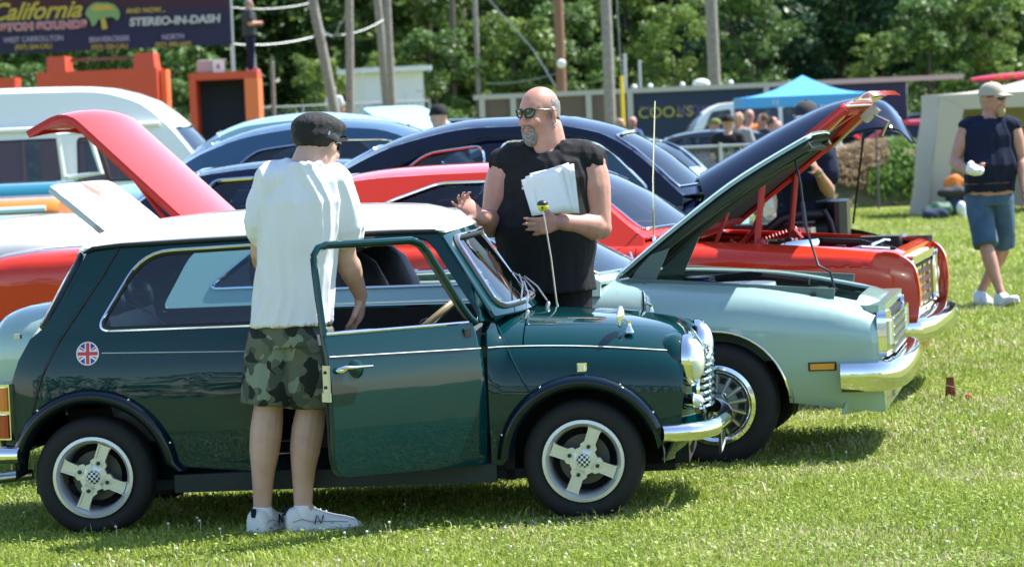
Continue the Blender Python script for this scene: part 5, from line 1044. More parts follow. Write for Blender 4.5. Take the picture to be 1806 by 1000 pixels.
def person(label, root, J, S, group=None, name='person'):
    """J joints in world coordinates; S build and clothes"""
    root = Vector(root); o = empty(name, root, 0, label, 'person', group); q = {k: Vector(v) - root for k, v in J.items() if k not in ('hf', 'cf', 'pf', 'fl', 'fr', 'hu')}
    vx = S.get('voxel', .007); cf, pf, hf = Vector(J['cf']).normalized(), Vector(J['pf']).normalized(), Vector(J['hf']).normalized(); up = Vector((0, 0, 1)); k = S.get('k', 1.)
    cr, pr = cf.cross(up).normalized(), pf.cross(up).normalized(); chest = (q['sl'] + q['sr']) / 2; pel = q['pel']; ax = (chest - pel)
    ch, bl, hp = S.get('chest', (.175, .115)), S.get('belly', (.165, .115)), S.get('hips', (.17, .125))
    def lv(e):
        mid = pel.lerp(chest, .42); return [(pel - up * .07, hp[0] * .80 + e, hp[1] * .85 + e, pr, pf), (pel, hp[0] + e, hp[1] + e, pr, pf), (pel.lerp(chest, .2), lerp(hp[0], bl[0], .6) + e, lerp(hp[1], bl[1], .7) + e, pr, pf), (mid + cf * (bl[1] - .11) * .6, bl[0] + e, bl[1] + e, (pr + cr).normalized(), (pf + cf).normalized()), (pel.lerp(chest, .68), ch[0] * .98 + e, ch[1] + e, cr, cf), (pel.lerp(chest, .86), ch[0] + e, ch[1] * .98 + e, cr, cf), (chest + up * .005, ch[0] * .88 + e, ch[1] * .78 + e, cr, cf), (chest.lerp(q['neck'], .65), ch[0] * .48 + e, ch[1] * .62 + e, cr, cf), (q['neck'], .062 * k + e * .6, .062 * k + e * .6, cr, cf)]
    ar = S.get('arm', 1.) * k; lg = S.get('leg', 1.) * k
    b = B(); rings(b, lv(0)); head(b, q['head'], hf, J.get('hu', (0, 0, 1)), k); limb(b, [(q['neck'] - up * .03, .066 * S.get('nk', 1) * k), (q['neck'].lerp(q['head'], .5) - hf * .01, .060 * S.get('nk', 1) * k), (q['head'] - hf * .02, .056 * k)])
    for s in 'lr':
        sh, el, wr = q['s' + s], q['e' + s], q['w' + s]; limb(b, [(chest.lerp(sh, .75) - up * .01, .062 * ar)] + muscle(sh, el, .058 * ar, .043 * ar, .008 * ar, .4) + muscle(el, wr, .044 * ar, .029 * ar, .008 * ar, .25)[1:])
        h = S.get('hand_' + s)
        if h: hand(b, wr + Vector(h['d']).normalized() * .012, h['d'], h['pn'], h['side'], h.get('curl', (.35, .4, .45, .5)), h.get('size', 1.), h.get('thumb', .5), h.get('spread', .10))
        else:
            d = (wr - el).normalized(); hand(b, wr + d * .012, d, -pr if s == 'r' else pr, pf, (.25, .3, .35, .4))
        hj, kn, an = q['h' + s], q['k' + s], q['a' + s]; fd = Vector(J['f' + s]).normalized(); limb(b, muscle(hj, kn, .088 * lg, .054 * lg, .006 * lg, .25)); limb(b, muscle(kn, an, .053 * lg, .034 * lg, .014 * lg, .30, bend=-fd * .012)); limb(b, [(an, .036 * lg), (an - up * .05 + fd * .03, .036 * lg)])
    union('body', b, vx, S['skin'], o, S.get('sm', 5))
    # shirt
    e = S.get('ease', .014); b = B(); L = lv(e); hem = S.get('hem', .0); L = L[:]
    drop = S.get('hem_drop', .10); flare = S.get('flare', .012); L[0] = (pel - up * drop, hp[0] + e + flare, hp[1] + e + flare, pr, pf); rings(b, L[:-1] + [(L[-1][0] - up * S.get('collar', .028) - cf * .004, .080 * k, .080 * k, cr, cf)])
    sl = S.get('sleeve', .62)
    for s in 'lr':
        sh, el = q['s' + s], q['e' + s]; d = (el - sh); w = S.get('sleeve_w', .076) * ar
        if sl > .2: sr_ = S.get('sleeve_r', 1.); limb(b, [(chest.lerp(sh, .6), .085 * ar * sr_), (sh, .072 * ar * sr_), (sh + d * sl * .5, w * .96 * sr_), (sh + d * sl, w * 1.04 * sr_)])
        else: limb(b, [(chest.lerp(sh, .5), .082 * ar), (chest.lerp(sh, .86) + up * .004, .070 * ar), (sh + up * .012 + d * sl * .4, .062 * ar)])
    union('shirt', b, vx, S['shirt'], o, S.get('sms', 4), folds(S.get('fold', .005), seed=S.get('seed', 1)))
    # trousers or shorts
    b = B(); e = .016; rings(b, [(pel + up * .05, hp[0] * .90, hp[1] * .90, pr, pf), (pel, hp[0] * .98, hp[1] * .98, pr, pf), (pel - up * .09, hp[0] * .92 + e, hp[1] * .9 + e, pr, pf)]); pw = S.get('leg_w', .03)
    for s in 'lr':
        hj, kn, an = q['h' + s], q['k' + s], q['a' + s]; 
        if S.get('shorts', True):
            en = hj.lerp(kn, S.get('short_len', 1.0)); b.tube([hj + up * .04, hj, hj.lerp(en, .5), en], [.085 * lg + pw * .6, .092 * lg + pw * .6, .084 * lg + pw, .074 * lg + pw * 1.15], 16)
        else: limb(b, [(hj + up * .03, .10 * lg), (hj.lerp(kn, .5), .090 * lg), (kn, .072 * lg), (kn.lerp(an, .5), .068 * lg), (an - up * .02, .062 * lg)])
    union('shorts' if S.get('shorts', True) else 'trousers', b, vx, S['pants'], o, 3, folds(.004, 7, 5, 5))
    if S.get('belt'):
        b = B(); hh = pel + up * .085; b.tube([hh + pr * ((hp[0] + .02) * math.cos(a)) + pf * ((hp[1] + .02) * math.sin(a)) for a in np.linspace(0, 2 * math.pi, 33)[:-1]], .018, 8, closed=True, flat=.5); b.build('belt', S['belt'], o)
    if S.get('socks'):
        for s in 'lr': b = B(); a = q['a' + s]; limb(b, [(a - up * .012, .040 * lg), (a - up * .03, .041 * lg), (a - up * .06, .042 * lg)]); b.build('sock', S['socks'], o)
    for s in 'lr': shoe(o, q['a' + s], J['f' + s], S.get('shoes', 'shoe_white'), S.get('sole', 'sole_grey'), S.get('shoe_L', .29), q['a' + s].z - S.get('ank', .095), S.get('tip_' + s, 0.))
    o['hd'] = 0; del o['hd']
    return o, q
def headgear(o, c, f, kind, k=1., m='cap_mesh', m2=None, u_=(0, 0, 1), yaw=0.):
    f, l, u = basis(f, Vector(u_)); c = Vector(c); P = lambda x, y, z: c + f * x * k + l * y * k + u * z * k; Rm = Matrix((f, l, u)).transposed()
    cap = node('cap', o)
    if kind == 'flat':
        b = B(); b.ell(P(-.004, 0, .078), (.114 * k, .092 * k, .060 * k), 22, 14, Rm); b.ell(P(-.016, 0, .046), (.104 * k, .087 * k, .064 * k), 22, 14, Rm); b.ell(P(.05, 0, .085), (.085 * k, .080 * k, .042 * k), 18, 12, Rm); union('crown', b, .006, m, cap, 3, folds(.002, 30, 30))
        b = B(); b.tube([P(.095 * math.cos(a) - .012, .083 * math.sin(a), .040 - .010 * math.cos(a)) for a in np.linspace(-1.9, 1.9, 21) + math.pi], .007 * k, 6, flat=2.2); b.build('band', m2 or m, cap)
        b = B(); n = 14; b.add([P(.06 + r * math.cos(a) * 1.1, .075 * math.sin(a) * (1 + (r - .055) * 2), .047 - .12 * (r - .055) + z) for z in (0, .006) for r in (.04, .085) for a in np.linspace(-1.3, 1.3, n)], [(i, i + 1, n + i + 1, n + i) for i in range(n - 1)] + [(2 * n + i, 3 * n + i, 3 * n + i + 1, 2 * n + i + 1) for i in range(n - 1)] + [(n + i, n + i + 1, 3 * n + i + 1, 3 * n + i) for i in range(n - 1)]); b.build('peak', m, cap)
        b = B(); b.tube([P(-.06, -.087, .040), P(-.055, -.089, .055)], .006, 6); b.build('strap_buckle', 'steel', cap)
    else:
        b = B(); vs = []; n, r_ = 24, 9
        for j in range(r_ + 1):
            th = (math.pi / 2) * j / r_
            for i in range(n): a = 2 * math.pi * i / n; vs.append(P(-.008 + .110 * math.cos(a) * math.cos(th) ** .85, .088 * math.sin(a) * math.cos(th) ** .85, .034 + .098 * math.sin(th)))
        b.add(vs, [(j * n + i, j * n + (i + 1) % n, (j + 1) * n + (i + 1) % n, (j + 1) * n + i) for j in range(r_) for i in range(n)]); b.build('crown', m, cap, angle=80)
        b = B(); b.ell(P(-.008, 0, .134), (.009 * k, .009 * k, .006 * k), 8, 6); b.build('button', m, cap)
        f2 = f * math.cos(yaw) + l * math.sin(yaw); l2 = u.cross(f2); Q = lambda x, y, z: c + f2 * x * k + l2 * y * k + u * z * k; n = 13
        b = B(); b.add([Q(.06 + (.045 if r == 0 else .115) * math.cos(a), .078 * math.sin(a) * (1 if r == 0 else .95), .042 - r * .018 - .012 * (1 - math.cos(a)) + z) for z in (0, .005) for r in (0, 1) for a in np.linspace(-1.45, 1.45, n)], [(i, i + 1, n + i + 1, n + i) for i in range(n - 1)] + [(2 * n + i, 3 * n + i, 3 * n + i + 1, 2 * n + i + 1) for i in range(n - 1)] + [(n + i, n + i + 1, 3 * n + i + 1, 3 * n + i) for i in range(n - 1)]); b.build('peak', m2 or m, cap)
        b = B(); b.tube([P(-.008 + .111 * math.cos(a), .089 * math.sin(a), .040) for a in np.linspace(0, 2 * math.pi, 25)[:-1]], .005 * k, 6, closed=True, flat=2); b.build('sweat_band', m2 or m, cap)
    return cap
def sunglasses(o, c, f, k=1., m='black_plastic', u_=(0, 0, 1)):
    f, l, u = basis(f, Vector(u_)); c = Vector(c); P = lambda x, y, z: c + f * x * k + l * y * k + u * z * k; g = node('sunglasses', o)
    for s in (-1, 1):
        lp = rpoly([(.010, -.018), (.046, -.016), (.056, .014), (.044, .020), (.008, .018)], .014, 4)
        xx = lambda a: .104 - .30 * max(0, a - .012) - 4.2 * max(0, a - .02) ** 2
        b = B(); b.tube([P(xx(a), s * a, .014 + z) for a, z in lp], .0042 * k, 6, closed=True); b.build('rim', m, g)
        b = B(); n = len(lp); b.add([P(xx(a) - .001, s * a, .014 + z) for a, z in lp] + [P(xx(.03) + .002, s * .03, .014)], [(i, (i + 1) % n, n) for i in range(n)]); b.build('lens', 'shade_lens', g)
        b = B(); b.tube([P(xx(.055), s * .056, .028), P(.060, s * .074, .028), P(.010, s * .083, .022), P(-.012, s * .086, .014)], [.0055 * k, .005 * k, .0042 * k, .004 * k], 6, flat=.6); b.build('temple', m, g)
    b = B(); b.tube([P(.100, -.010, .022), P(.106, 0, .024), P(.100, .010, .022)], .0042 * k, 6); b.build('bridge', m, g)
def beard(o, c, f, m, k=1., u_=(0, 0, 1), name='beard', full=1.):
    f, l, u = basis(f, Vector(u_)); c = Vector(c); P = lambda x, y, z: c + f * x * k + l * y * k + u * z * k; Rm = Matrix((f, l, u)).transposed(); b = B()
    b.ell(P(.076, 0, -.098), (.034 * k, .036 * k, .034 * k * full), 14, 10, Rm); b.ell(P(.070, 0, -.118), (.028 * k, .028 * k, .026 * k * full), 12, 8, Rm)
    for s in (-1, 1): b.tube([P(.102, s * .004, -.046), P(.097, s * .022, -.052), P(.086, s * .032, -.068), P(.076, s * .032, -.09)], [.008 * k, .008 * k, .009 * k, .012 * k], 8)
    union(name, b, .005, m, o, 2, lambda p: .0035 * mnoise.noise(p * 120))
def hair_ring(o, c, f, m, k=1., u_=(0, 0, 1), z0=-.045, z1=.075, front=1.15, name='hair', long=0.):
    """hair round the back and sides, bare crown"""
    f, l, u = basis(f, Vector(u_)); c = Vector(c); P = lambda x, y, z: c + f * x * k + l * y * k + u * z * k; vs = []; n, h = 26, 8
    for i in range(n + 1):
        a = lerp(front, 2 * math.pi - front, i / n); sd = abs(math.sin(a)) ** 2 * .045
        for j in range(h + 1):
            z = lerp(z0 + sd - long * (1 if math.cos(a) < .2 else 0), z1, j / h); q = max(.15, 1 - ((z - .035) / .096) ** 2) ** .5 if z > .035 else 1 - .12 * ((.035 - z) / .08) ** 2 ; ed = min(1, i / 2.5, (n - i) / 2.5, (h - j) / 2. + .0); q *= lerp(.90, 1.0, ed); vs.append((P(-.010 + .1035 * math.cos(a) * q, .0815 * math.sin(a) * q, z)))
    b = B(); b.add(vs, [(i * (h + 1) + j, (i + 1) * (h + 1) + j, (i + 1) * (h + 1) + j + 1, i * (h + 1) + j + 1) for i in range(n) for j in range(h)]); b.build(name, m, o, angle=80)
# --- man in the white T-shirt leaning in at the open door
def white_shirt_man():
    Y = 14.10; A = lambda px, py, dy=0: at(px, py, Y + dy)
    root = A(520, 945); root.z = 0
    low = lambda px, z, dy=0: Vector((A(px, 880, dy).x, Y + dy, z))
    J = dict(head=A(560, 263, .05), neck=A(539, 283, -.01), sl=A(484, 320, .0), sr=A(586, 323, .0), el=A(460, 446, .06), wl=A(488, 505, .30), er=A(610, 456, .06), wr=A(636, 520, .20), pel=A(514, 572, -.02), hl=A(487, 592, .0), hr=A(541, 595, -.02), kl=A(473, 725, -.02), kr=A(548, 725, .0), al=low(462, .11, -.03), ar=low(534, .11, -.05), hf=(.50, .86, -.14), cf=(.22, .97, 0), pf=(.2, .97, 0), fl=(.45, .9, 0), fr=(.97, .22, 0), hu=(.06, .16, 1))
    S = dict(skin='skin_fair', shirt='cloth_white', pants='camouflage', chest=(.160, .118), belly=(.148, .118), hips=(.150, .12), arm=1.08, leg=1.12, nk=1.05, sleeve=.60, sleeve_w=.086, sleeve_r=1.0, ease=.013, hem_drop=-.005, flare=.004, fold=.011, collar=.012, short_len=.93, leg_w=.028, socks='sock_white', shoe_L=.315, ank=.115, voxel=.0065, sms=2, hand_r=dict(d=(-.10, .35, -.92), pn=(-.9, .2, .1), side=(-.3, -.9, .1), curl=(.4, .5, .55, .6), size=1.1))
    o, q = person('man in white T-shirt and camouflage shorts leaning into the open car door', root, J, S)
    headgear(o, q['head'], J['hf'], 'flat', 1.10, 'cap_mesh', 'black_trim', J['hu']); sunglasses(o, q['head'], J['hf'], 1., 'black_plastic', J['hu'])
    for zz, s in ((.0, 'l'), (.0, 'r')):
        d = Vector(J['f' + s]).normalized(); r = Vector((d.y, -d.x, 0)); a = q['a' + s]; c0 = Vector((a.x, a.y, a.z - .105)) - d * .075
        Q = lambda u, z: c0 + d * u + r * (.0555 - .10 * max(0, z - .045)) + Vector((0, 0, z))
        b = B(); b.tube([Q(.112, .038), Q(.122, .076), Q(.138, .040), Q(.150, .074)], .0034, 5); b.build('shoe_mark', 'cloth_navy', o)
        b = B(); b.tube([Q(.02, .052), Q(.06, .062), Q(.10, .050), Q(.19, .046), Q(.25, .040)], .0016, 4); b.build('shoe_seam', 'cloth_grey', o)
        b = B(); b.box(c0 + d * .003 + Vector((0, 0, .095)), (.022, .022, .035), bev=.006); b.build('heel_tab', 'cloth_navy', o)
    b = B(); sh, el = q['sr'], q['er']; p = sh.lerp(el, .74); dv = (el - sh).normalized(); 
    b.tube([p + Vector((.018, -.042, .02)), p + Vector((.032, -.034, .0)), p + Vector((.026, -.038, -.02))], .006, 6, flat=.4); b.build('tattoo', 'tattoo', o)
    return o
white_shirt_man()
# --- man in the black sleeveless shirt with papers
def black_shirt_man():
    Y = 15.80; A = lambda px, py, dy=0: at(px, py, Y + dy)
    root = A(965, 850); root.z = 0; cf = Vector((-.42, -.90, 0)); hf = Vector((-.68, -.73, -.06))
    def low(px, z, dy=0): p = A(px, 500, dy); p.z = z; return p
    J = dict(head=A(951, 203), neck=A(966, 258, .02), sl=A(1040, 285, -.03), sr=A(893, 290, .05), el=A(1058, 402, -.08), wl=A(992, 392, -.22), er=A(868, 398, .04), wr=A(852, 384, -.20), pel=low(965, .97), hl=low(1003, .92, -.02), hr=low(930, .92, .04), kl=low(1010, .50, -.02), kr=low(925, .50, .04), al=low(1010, .09, 0), ar=low(920, .09, .05), hf=hf, cf=cf, pf=(-.30, -.95, 0), fl=(-.1, -1, 0), fr=(-.5, -.85, 0))
    S = dict(skin='skin_red', shirt='cloth_black', pants='cloth_black', chest=(.205, .145), belly=(.215, .175), hips=(.20, .15), arm=1.30, leg=1.05, nk=1.38, sleeve=.06, ease=.018, hem_drop=.10, flare=.010, fold=.006, shorts=False, voxel=.0065, seed=9, k=1.03,
             hand_l=dict(d=(-.95, -.18, -.12), pn=(-.1, .95, .15), side=(.0, .1, 1), curl=(.30, .34, .38, .42), thumb=.4, size=1.05), hand_r=dict(d=(-.75, -.25, .62), pn=(.05, -.75, .62), side=(-.62, -.3, -.6), curl=(.18, .40, .55, .60), thumb=.3, spread=.16, size=1.05))
    o, q = person('bald bearded man in black sleeveless shirt and sunglasses holding white papers', root, J, S)
    sunglasses(o, q['head'], hf, 1.05); beard(o, q['head'], hf, 'hair_grey', 1.0, full=1.0); hair_ring(o, q['head'], hf, 'hair_grey', 1.02, z0=-.055, z1=.080, front=1.28)
    f, l, u = basis(hf); P = lambda x, y, z: q['head'] + f * x + l * y + u * z
    for i, zz in enumerate((-.036, -.050)): b = B(); b.tube([P(-.008 + .008 * math.cos(a), .087, zz + .008 * math.sin(a)) for a in np.linspace(0, 2 * math.pi, 13)[:-1]], .0018, 5, closed=True); b.build('earring', 'chrome', o)
    b = B(); b.ell(P(.095, .0, -.066), (.010, .019, .006), 10, 6, Matrix((f, l, u)).transposed()); b.build('lips', 'lip', o)
    b = B(); c = q['pel'] + Vector((0, 0, .49)); 
    # small white lettering mark on the chest
    mk = A(926, 332, -.205) - root; b.box(mk, (.030, .004, .012), Matrix.Rotation(.35, 3, 'Z')); b.box(mk + Vector((-.006, -.004, .018)), (.018, .004, .004), Matrix.Rotation(.35, 3, 'Z')); b.build('shirt_mark', 'cloth_white', o)
    # papers
    pp = empty('papers', A(972, 372, -.26), 0, 'sheaf of white papers held against the black shirt', 'papers'); r0 = pp.location
    for i, (pts, dy) in enumerate(((((926, 312), (1003, 287), (1018, 374), (946, 379)), -.245), (((919, 318), (990, 296), (1008, 372), (938, 381)), -.252), (((934, 306), (1012, 289), (1022, 376), (952, 378)), -.238))):
        cs = [A(px, py, dy) - r0 for px, py in pts]; n = 6; b = B(); nrm_ = (cs[1] - cs[0]).cross(cs[3] - cs[0]).normalized(); vs = []
        for j in range(n + 1):
            for k in range(n + 1):
                u_, v_ = k / n, j / n; p = cs[0].lerp(cs[1], u_).lerp(cs[3].lerp(cs[2], u_), v_); vs.append(p + nrm_ * (.012 * math.sin(math.pi * u_) * (1 + .3 * i) + .006 * math.sin(3 * v_ + i)))
        b.add(vs, [(j * (n + 1) + k, j * (n + 1) + k + 1, (j + 1) * (n + 1) + k + 1, (j + 1) * (n + 1) + k) for j in range(n) for k in range(n)]); s_ = b.build('sheet', 'paper', pp)
        so = s_.modifiers.new('t', 'SOLIDIFY'); so.thickness = .0006
    return o
black_shirt_man()
# --- man walking on the grass with food in his hand
def walking_man():
    Y = 26.9; A = lambda px, py, dy=0: at(px, py, Y + dy); root = A(1745, 545); root.z = 0; cf = Vector((.28, -.96, 0)); hf = Vector((.72, -.69, 0))
    J = dict(head=A(1751, 176), neck=A(1748, 203, .03), sl=A(1786, 222, .0), sr=A(1706, 224, .0), el=A(1802, 282, -.02), wl=A(1806, 335, -.16), er=A(1683, 285, -.02), wr=A(1706, 302, -.22), pel=A(1745, 342), hl=A(1765, 352), hr=A(1724, 352), kl=A(1769, 440, .10), kr=A(1740, 438, -.17), al=A(1729, 517, .18), ar=A(1767, 521, -.26), hf=hf, cf=cf, pf=(.2, -.98, 0), fl=(.15, -1, 0), fr=(.35, -.94, 0))
    S = dict(skin='skin_red', shirt='cloth_navy', pants='denim', chest=(.195, .13), belly=(.19, .15), hips=(.175, .135), arm=1.08, leg=.98, nk=1.1, sleeve=.12, ease=.018, hem_drop=-.03, flare=.006, fold=.007, short_len=.96, leg_w=.022, socks='cloth_black', ank=.095, voxel=.009, seed=4, belt='leather_belt', tip_r=.12,
             hand_r=dict(d=(.65, -.6, .1), pn=(.1, -.1, .99), side=(.5, .5, .1), curl=(.45, .5, .5, .5)))
    o, q = person('man in navy sleeveless shirt and denim shorts walking across the grass', root, J, S)
    headgear(o, q['head'], hf, 'ball', 1.05, 'cap_khaki', 'cap_khaki'); sunglasses(o, q['head'], hf, 1.); beard(o, q['head'], hf, 'hair_blond', 1.0, full=1.1); hair_ring(o, q['head'], hf, 'hair_blond', 1.03, z0=-.07, z1=.05, front=1.5, long=.04)
    f = empty('food_wrapper', A(1721, 300, -.30), 0, 'crumpled white food wrapper in the walking man\'s hand', 'wrapper'); b = B(); b.ell((0, 0, 0), (.075, .06, .045), 16, 10); b.ell((-.04, 0, .03), (.03, .02, .05), 10, 8); union('wrapper', b, .008, 'paper', f, 1, lambda p: .014 * mnoise.noise(p * 22))
    return o
walking_man()
# ------------------------------------------------------------------ more people
def standing(label, px, py_top, Y, H, face, S, group=None, lean=0., arms='down', hat=None, hair='hair_brown', bald=False):
    """upright figure whose head top is seen at (px, py_top)"""
    t = at(px, py_top, Y); g = gz(Y) + S.pop('zoff', 0.); H = H or (t.z - g); root = Vector((t.x, Y, t.z - H)); f = Vector((face[0], face[1], 0)).normalized(); l = Vector((-f.y, f.x, 0)); k = H / 1.78
    P = lambda fx, ly, z: root + (f * fx + l * ly) * k + Vector((0, 0, z * k))
    J = dict(head=P(.02 + lean, 0, 1.64), neck=P(lean * .9, 0, 1.50), sl=P(lean * .8, .18, 1.43), sr=P(lean * .8, -.18, 1.43), pel=P(0, 0, .97), hl=P(0, .09, .92), hr=P(0, -.09, .92), kl=P(.02, .10, .50), kr=P(.02, -.10, .50), al=P(-.02, .11, .09), ar=P(-.02, -.11, .09), hf=f, cf=f, pf=f, fl=f + l * .2, fr=f - l * .2)
    if arms == 'down': J.update(el=P(-.03, .25, 1.14), er=P(-.03, -.25, 1.14), wl=P(.08, .25, .90), wr=P(.08, -.25, .90))
    elif arms == 'front': J.update(el=P(-.02, .25, 1.16), er=P(-.02, -.25, 1.16), wl=P(.22, .14, 1.14), wr=P(.22, -.10, 1.18))
    S = dict(dict(skin='skin_red', shirt='cloth_grey', pants='denim', voxel=.018, sm=3, sms=2, k=k, shoes='shoe_brown', ank=.09 * k), **S)
    o, q = person(label, root, J, S, group)
    if hat: headgear(o, q['head'], f, 'ball', 1.06 * k, hat[0], hat[1] if len(hat) > 1 else None, yaw=hat[2] if len(hat) > 2 else 0.)
    elif not bald: hair_ring(o, q['head'], f, hair, 1.05 * k, z0=-.05, z1=.125, front=1.0)
    return o, q, P
def mechanic():
    Y = 24.35; A = lambda px, py, dy=0: at(px, py, Y + dy); root = A(1420, 600); root.z = 0; f = Vector((-.25, -.97, 0))
    low = lambda px, z, dy=0: Vector((A(px, 400, dy).x, Y + dy, z))
    J = dict(head=A(1423, 213, -.18), neck=A(1425, 245, -.06), sl=A(1455, 265, 0), sr=A(1386, 262, -.02), el=A(1462, 338, -.08), wl=A(1440, 300, -.34), er=A(1345, 270, -.12), wr=A(1315, 277, -.30), pel=low(1418, .98, .12), hl=low(1440, .93, .12), hr=low(1397, .93, .12), kl=low(1440, .5, .05), kr=low(1397, .5, .05), al=low(1440, .09, .08), ar=low(1397, .09, .08), hf=(-.2, -.95, -.25), cf=f, pf=f, fl=f, fr=f)
    o, q = person('man in dark blue T-shirt and grey cap bending over the raised dark blue hood', root, J, dict(skin='skin_tan', shirt='cloth_navy', pants='cloth_charcoal', shorts=False, voxel=.011, chest=(.2, .13), belly=(.19, .15), arm=1.05, sleeve=.6, sleeve_w=.085, shoes='shoe_brown', ank=.09))
    headgear(o, q['head'], (-.2, -.95, -.1), 'ball', 1.08, 'cloth_charcoal', 'cloth_grey'); sunglasses(o, q['head'], J['hf'])
    b = B(); c = q['wl'].lerp(q['el'], .12); d = (q['el'] - q['wl']).normalized(); b.lathe([(.034, -.012), (.036, 0), (.034, .012)], c, d, 16); b.build('wrist_watch', 'steel', o)
mechanic()
o, q, P = standing('person in dark T-shirt and blue trousers standing on the orange block', 437, -2, 81.5, 1.74, (.95, .2), dict(shirt='cloth_charcoal', pants='cloth_navy', shorts=False, voxel=.02, shoes='lamp_red', chest=(.21, .16), belly=(.19, .17), hips=(.19, .15), arm=1.25, leg=1.25, nk=1.2), arms='front', hair='hair_grey')
o, q, P = standing('man seen from behind in black T-shirt with round grey print and black cap', 1283, 202, 52, 1.80, (.35, .93), dict(shirt='cloth_black', pants='cloth_charcoal', shorts=False, chest=(.2, .13), belly=(.2, .15), skin='skin_tan'), arms='front', hat=('cloth_black',))
pr_ = B(); f_ = Vector((.35, .93, 0)).normalized(); l_ = Vector((-f_.y, f_.x, 0)); c_ = q['sl'].lerp(q['sr'], .5) - Vector((0, 0, .20)) - f_ * .158
for r0, r1 in ((.115, .095), (.07, .05)): pr_.add([c_ + l_ * (r * math.cos(a)) + Vector((0, 0, r * math.sin(a))) - f_ * .006 for r in (r0, r1) for a in np.linspace(0, 2 * math.pi, 25)[:-1]], [(i, (i + 1) % 24, 24 + (i + 1) % 24, 24 + i) for i in range(24)])
pr_.build('shirt_print', 'cloth_grey', o)
standing('person in grey top beside the man in black T-shirt', 1302, 197, 56, 1.72, (-.6, -.8), dict(shirt='cloth_grey', pants='cloth_navy', shorts=False), hair='hair_blond')
standing('person in bright orange shirt under the blue canopy edge', 1321, 192, 58, 1.74, (.3, .95), dict(shirt='cloth_orange', pants='denim'), bald=True)
standing('long-haired person in dark grey top walking near the blue canopy', 1346, 199, 57, 1.66, (-.9, -.3), dict(shirt='cloth_charcoal', pants='denim'), hair='hair_brown')
standing('person in white top next to the long-haired person', 1362, 205, 60, 1.64, (.7, -.6), dict(shirt='cloth_white', pants='cloth_tan'), hair='hair_brown')
standing('bald person in light blue shirt in the crowd near the canopy', 1372, 212, 55, 1.60, (-.5, -.85), dict(shirt='cloth_blue', pants='denim'), bald=True)
standing('person in olive green cap and shirt behind the dark saloon', 1262, 209, 60, 1.66, (-.9, .3), dict(shirt='cloth_olive', pants='denim'), hat=('cloth_olive',))
standing('sunburnt person in pale blue shirt by the yellow cable guard', 1116, 205, 64, 1.66, (-.8, -.6), dict(shirt='cloth_blue', pants='denim'), bald=True)
standing('person in white shirt left of the yellow cable guard', 1092, 208, 66, 1.66, (.8, -.5), dict(shirt='cloth_white', pants='denim'), hair='hair_blond')
standing('person in pale top beside the white booth', 588, 152, 92, 1.70, (-.3, -.9), dict(shirt='cloth_white', pants='cloth_grey'), hair='hair_grey')
standing('person in black cap behind the dark blue coupe roof', 773, 184, 34.5, 1.80, (-.2, .95), dict(shirt='cloth_black', pants='denim'), hat=('cloth_black',))
# ------------------------------------------------------------------ background cars
for nm, c, mt in (('steel_blue', (.045, .10, .17), .3), ('pale_blue', (.30, .50, .56), .1), ('car_white', (.78, .78, .76), 0), ('car_orange', (.62, .20, .03), 0), ('turquoise', (.02, .15, .22), 0), ('light_turquoise', (.12, .50, .58), 0), ('van_blue', (.012, .03, .16), .2), ('car_black', (.010, .011, .014), .1), ('graphite', (.05, .055, .065), .4), ('far_red', (.50, .03, .05), 0)): paint(nm, c, mt, .35, .6)
c = classic_car('vintage_saloon', 'steel blue rounded vintage saloon behind the man in the white T-shirt', (-.86, 27.9), -6, forties('steel_blue', step=.12)); add_forties_fenders(c, 'steel_blue'); c.root.scale = (1, 1, 1.02)
c = classic_car('vintage_saloon', 'pale blue humped vintage saloon farthest behind the black flat cap', (-2.55, 33.4), 174, forties('pale_blue', step=.14)); add_forties_fenders(c, 'pale_blue'); c.root.scale = (1.06, 1.06, 1.08)
def fifties(paint_, roof=True, **kw):
    S = dict(paint=paint_, W=[(-2.7, .74), (-2.6, .86), (-2.2, .91), (0, .93), (1.6, .91), (2.1, .86), (2.2, .74)], top=[(-2.7, .86), (-2.6, .98), (-2.2, 1.06), (-1.2, 1.06), (0, 1.03), (.7, 1.02), (1.5, .99), (2.1, .92), (2.2, .80)], zm=.66, e=4.5, bot=.28, K=.93, axles=(-1.5, 1.35), R=.35, rim=.2, arch=.40, doors=[-.8, .5], tyre_in=.12, cabin=(-1.4, .45, .78), step=.14, fb=(2.3, .5, .14, .3), rb=(-2.8, .5, .14, .3), lamps=[(2.16, .66, .80, .09)], tails=[(-2.64, .72, .84, .06)], trim=[(-2.4, 2.0, .82, .80, .012, 'chrome'), (-2.4, 2.0, .97, .93, .008, 'chrome')])
    if roof: S['gh'] = dict(edge=[(-1.65, 1.05), (-1.35, 1.26), (-1.0, 1.35), (-.5, 1.385), (0, 1.37), (.15, 1.33), (.62, 1.03)], zb=1.04, yb=.82, yr=.60, bf=.2, br=.15, crown=.05, ws=(.80, .97), rw=(.05, .26, .7, .75), wins=[[(-1.12, 1.07), (-.62, 1.07), (-.62, 1.31), (-.95, 1.30)], [(-.56, 1.07), (.42, 1.06), (.08, 1.31), (-.56, 1.325)]], glass='glass_dark', tr=.014)
    S.update(kw); return S
classic_car('fifties_saloon', 'navy saloon with bright chrome strips behind the pink-glaring boot lid', (-1.15, 25.6), -5, fifties('navy'))
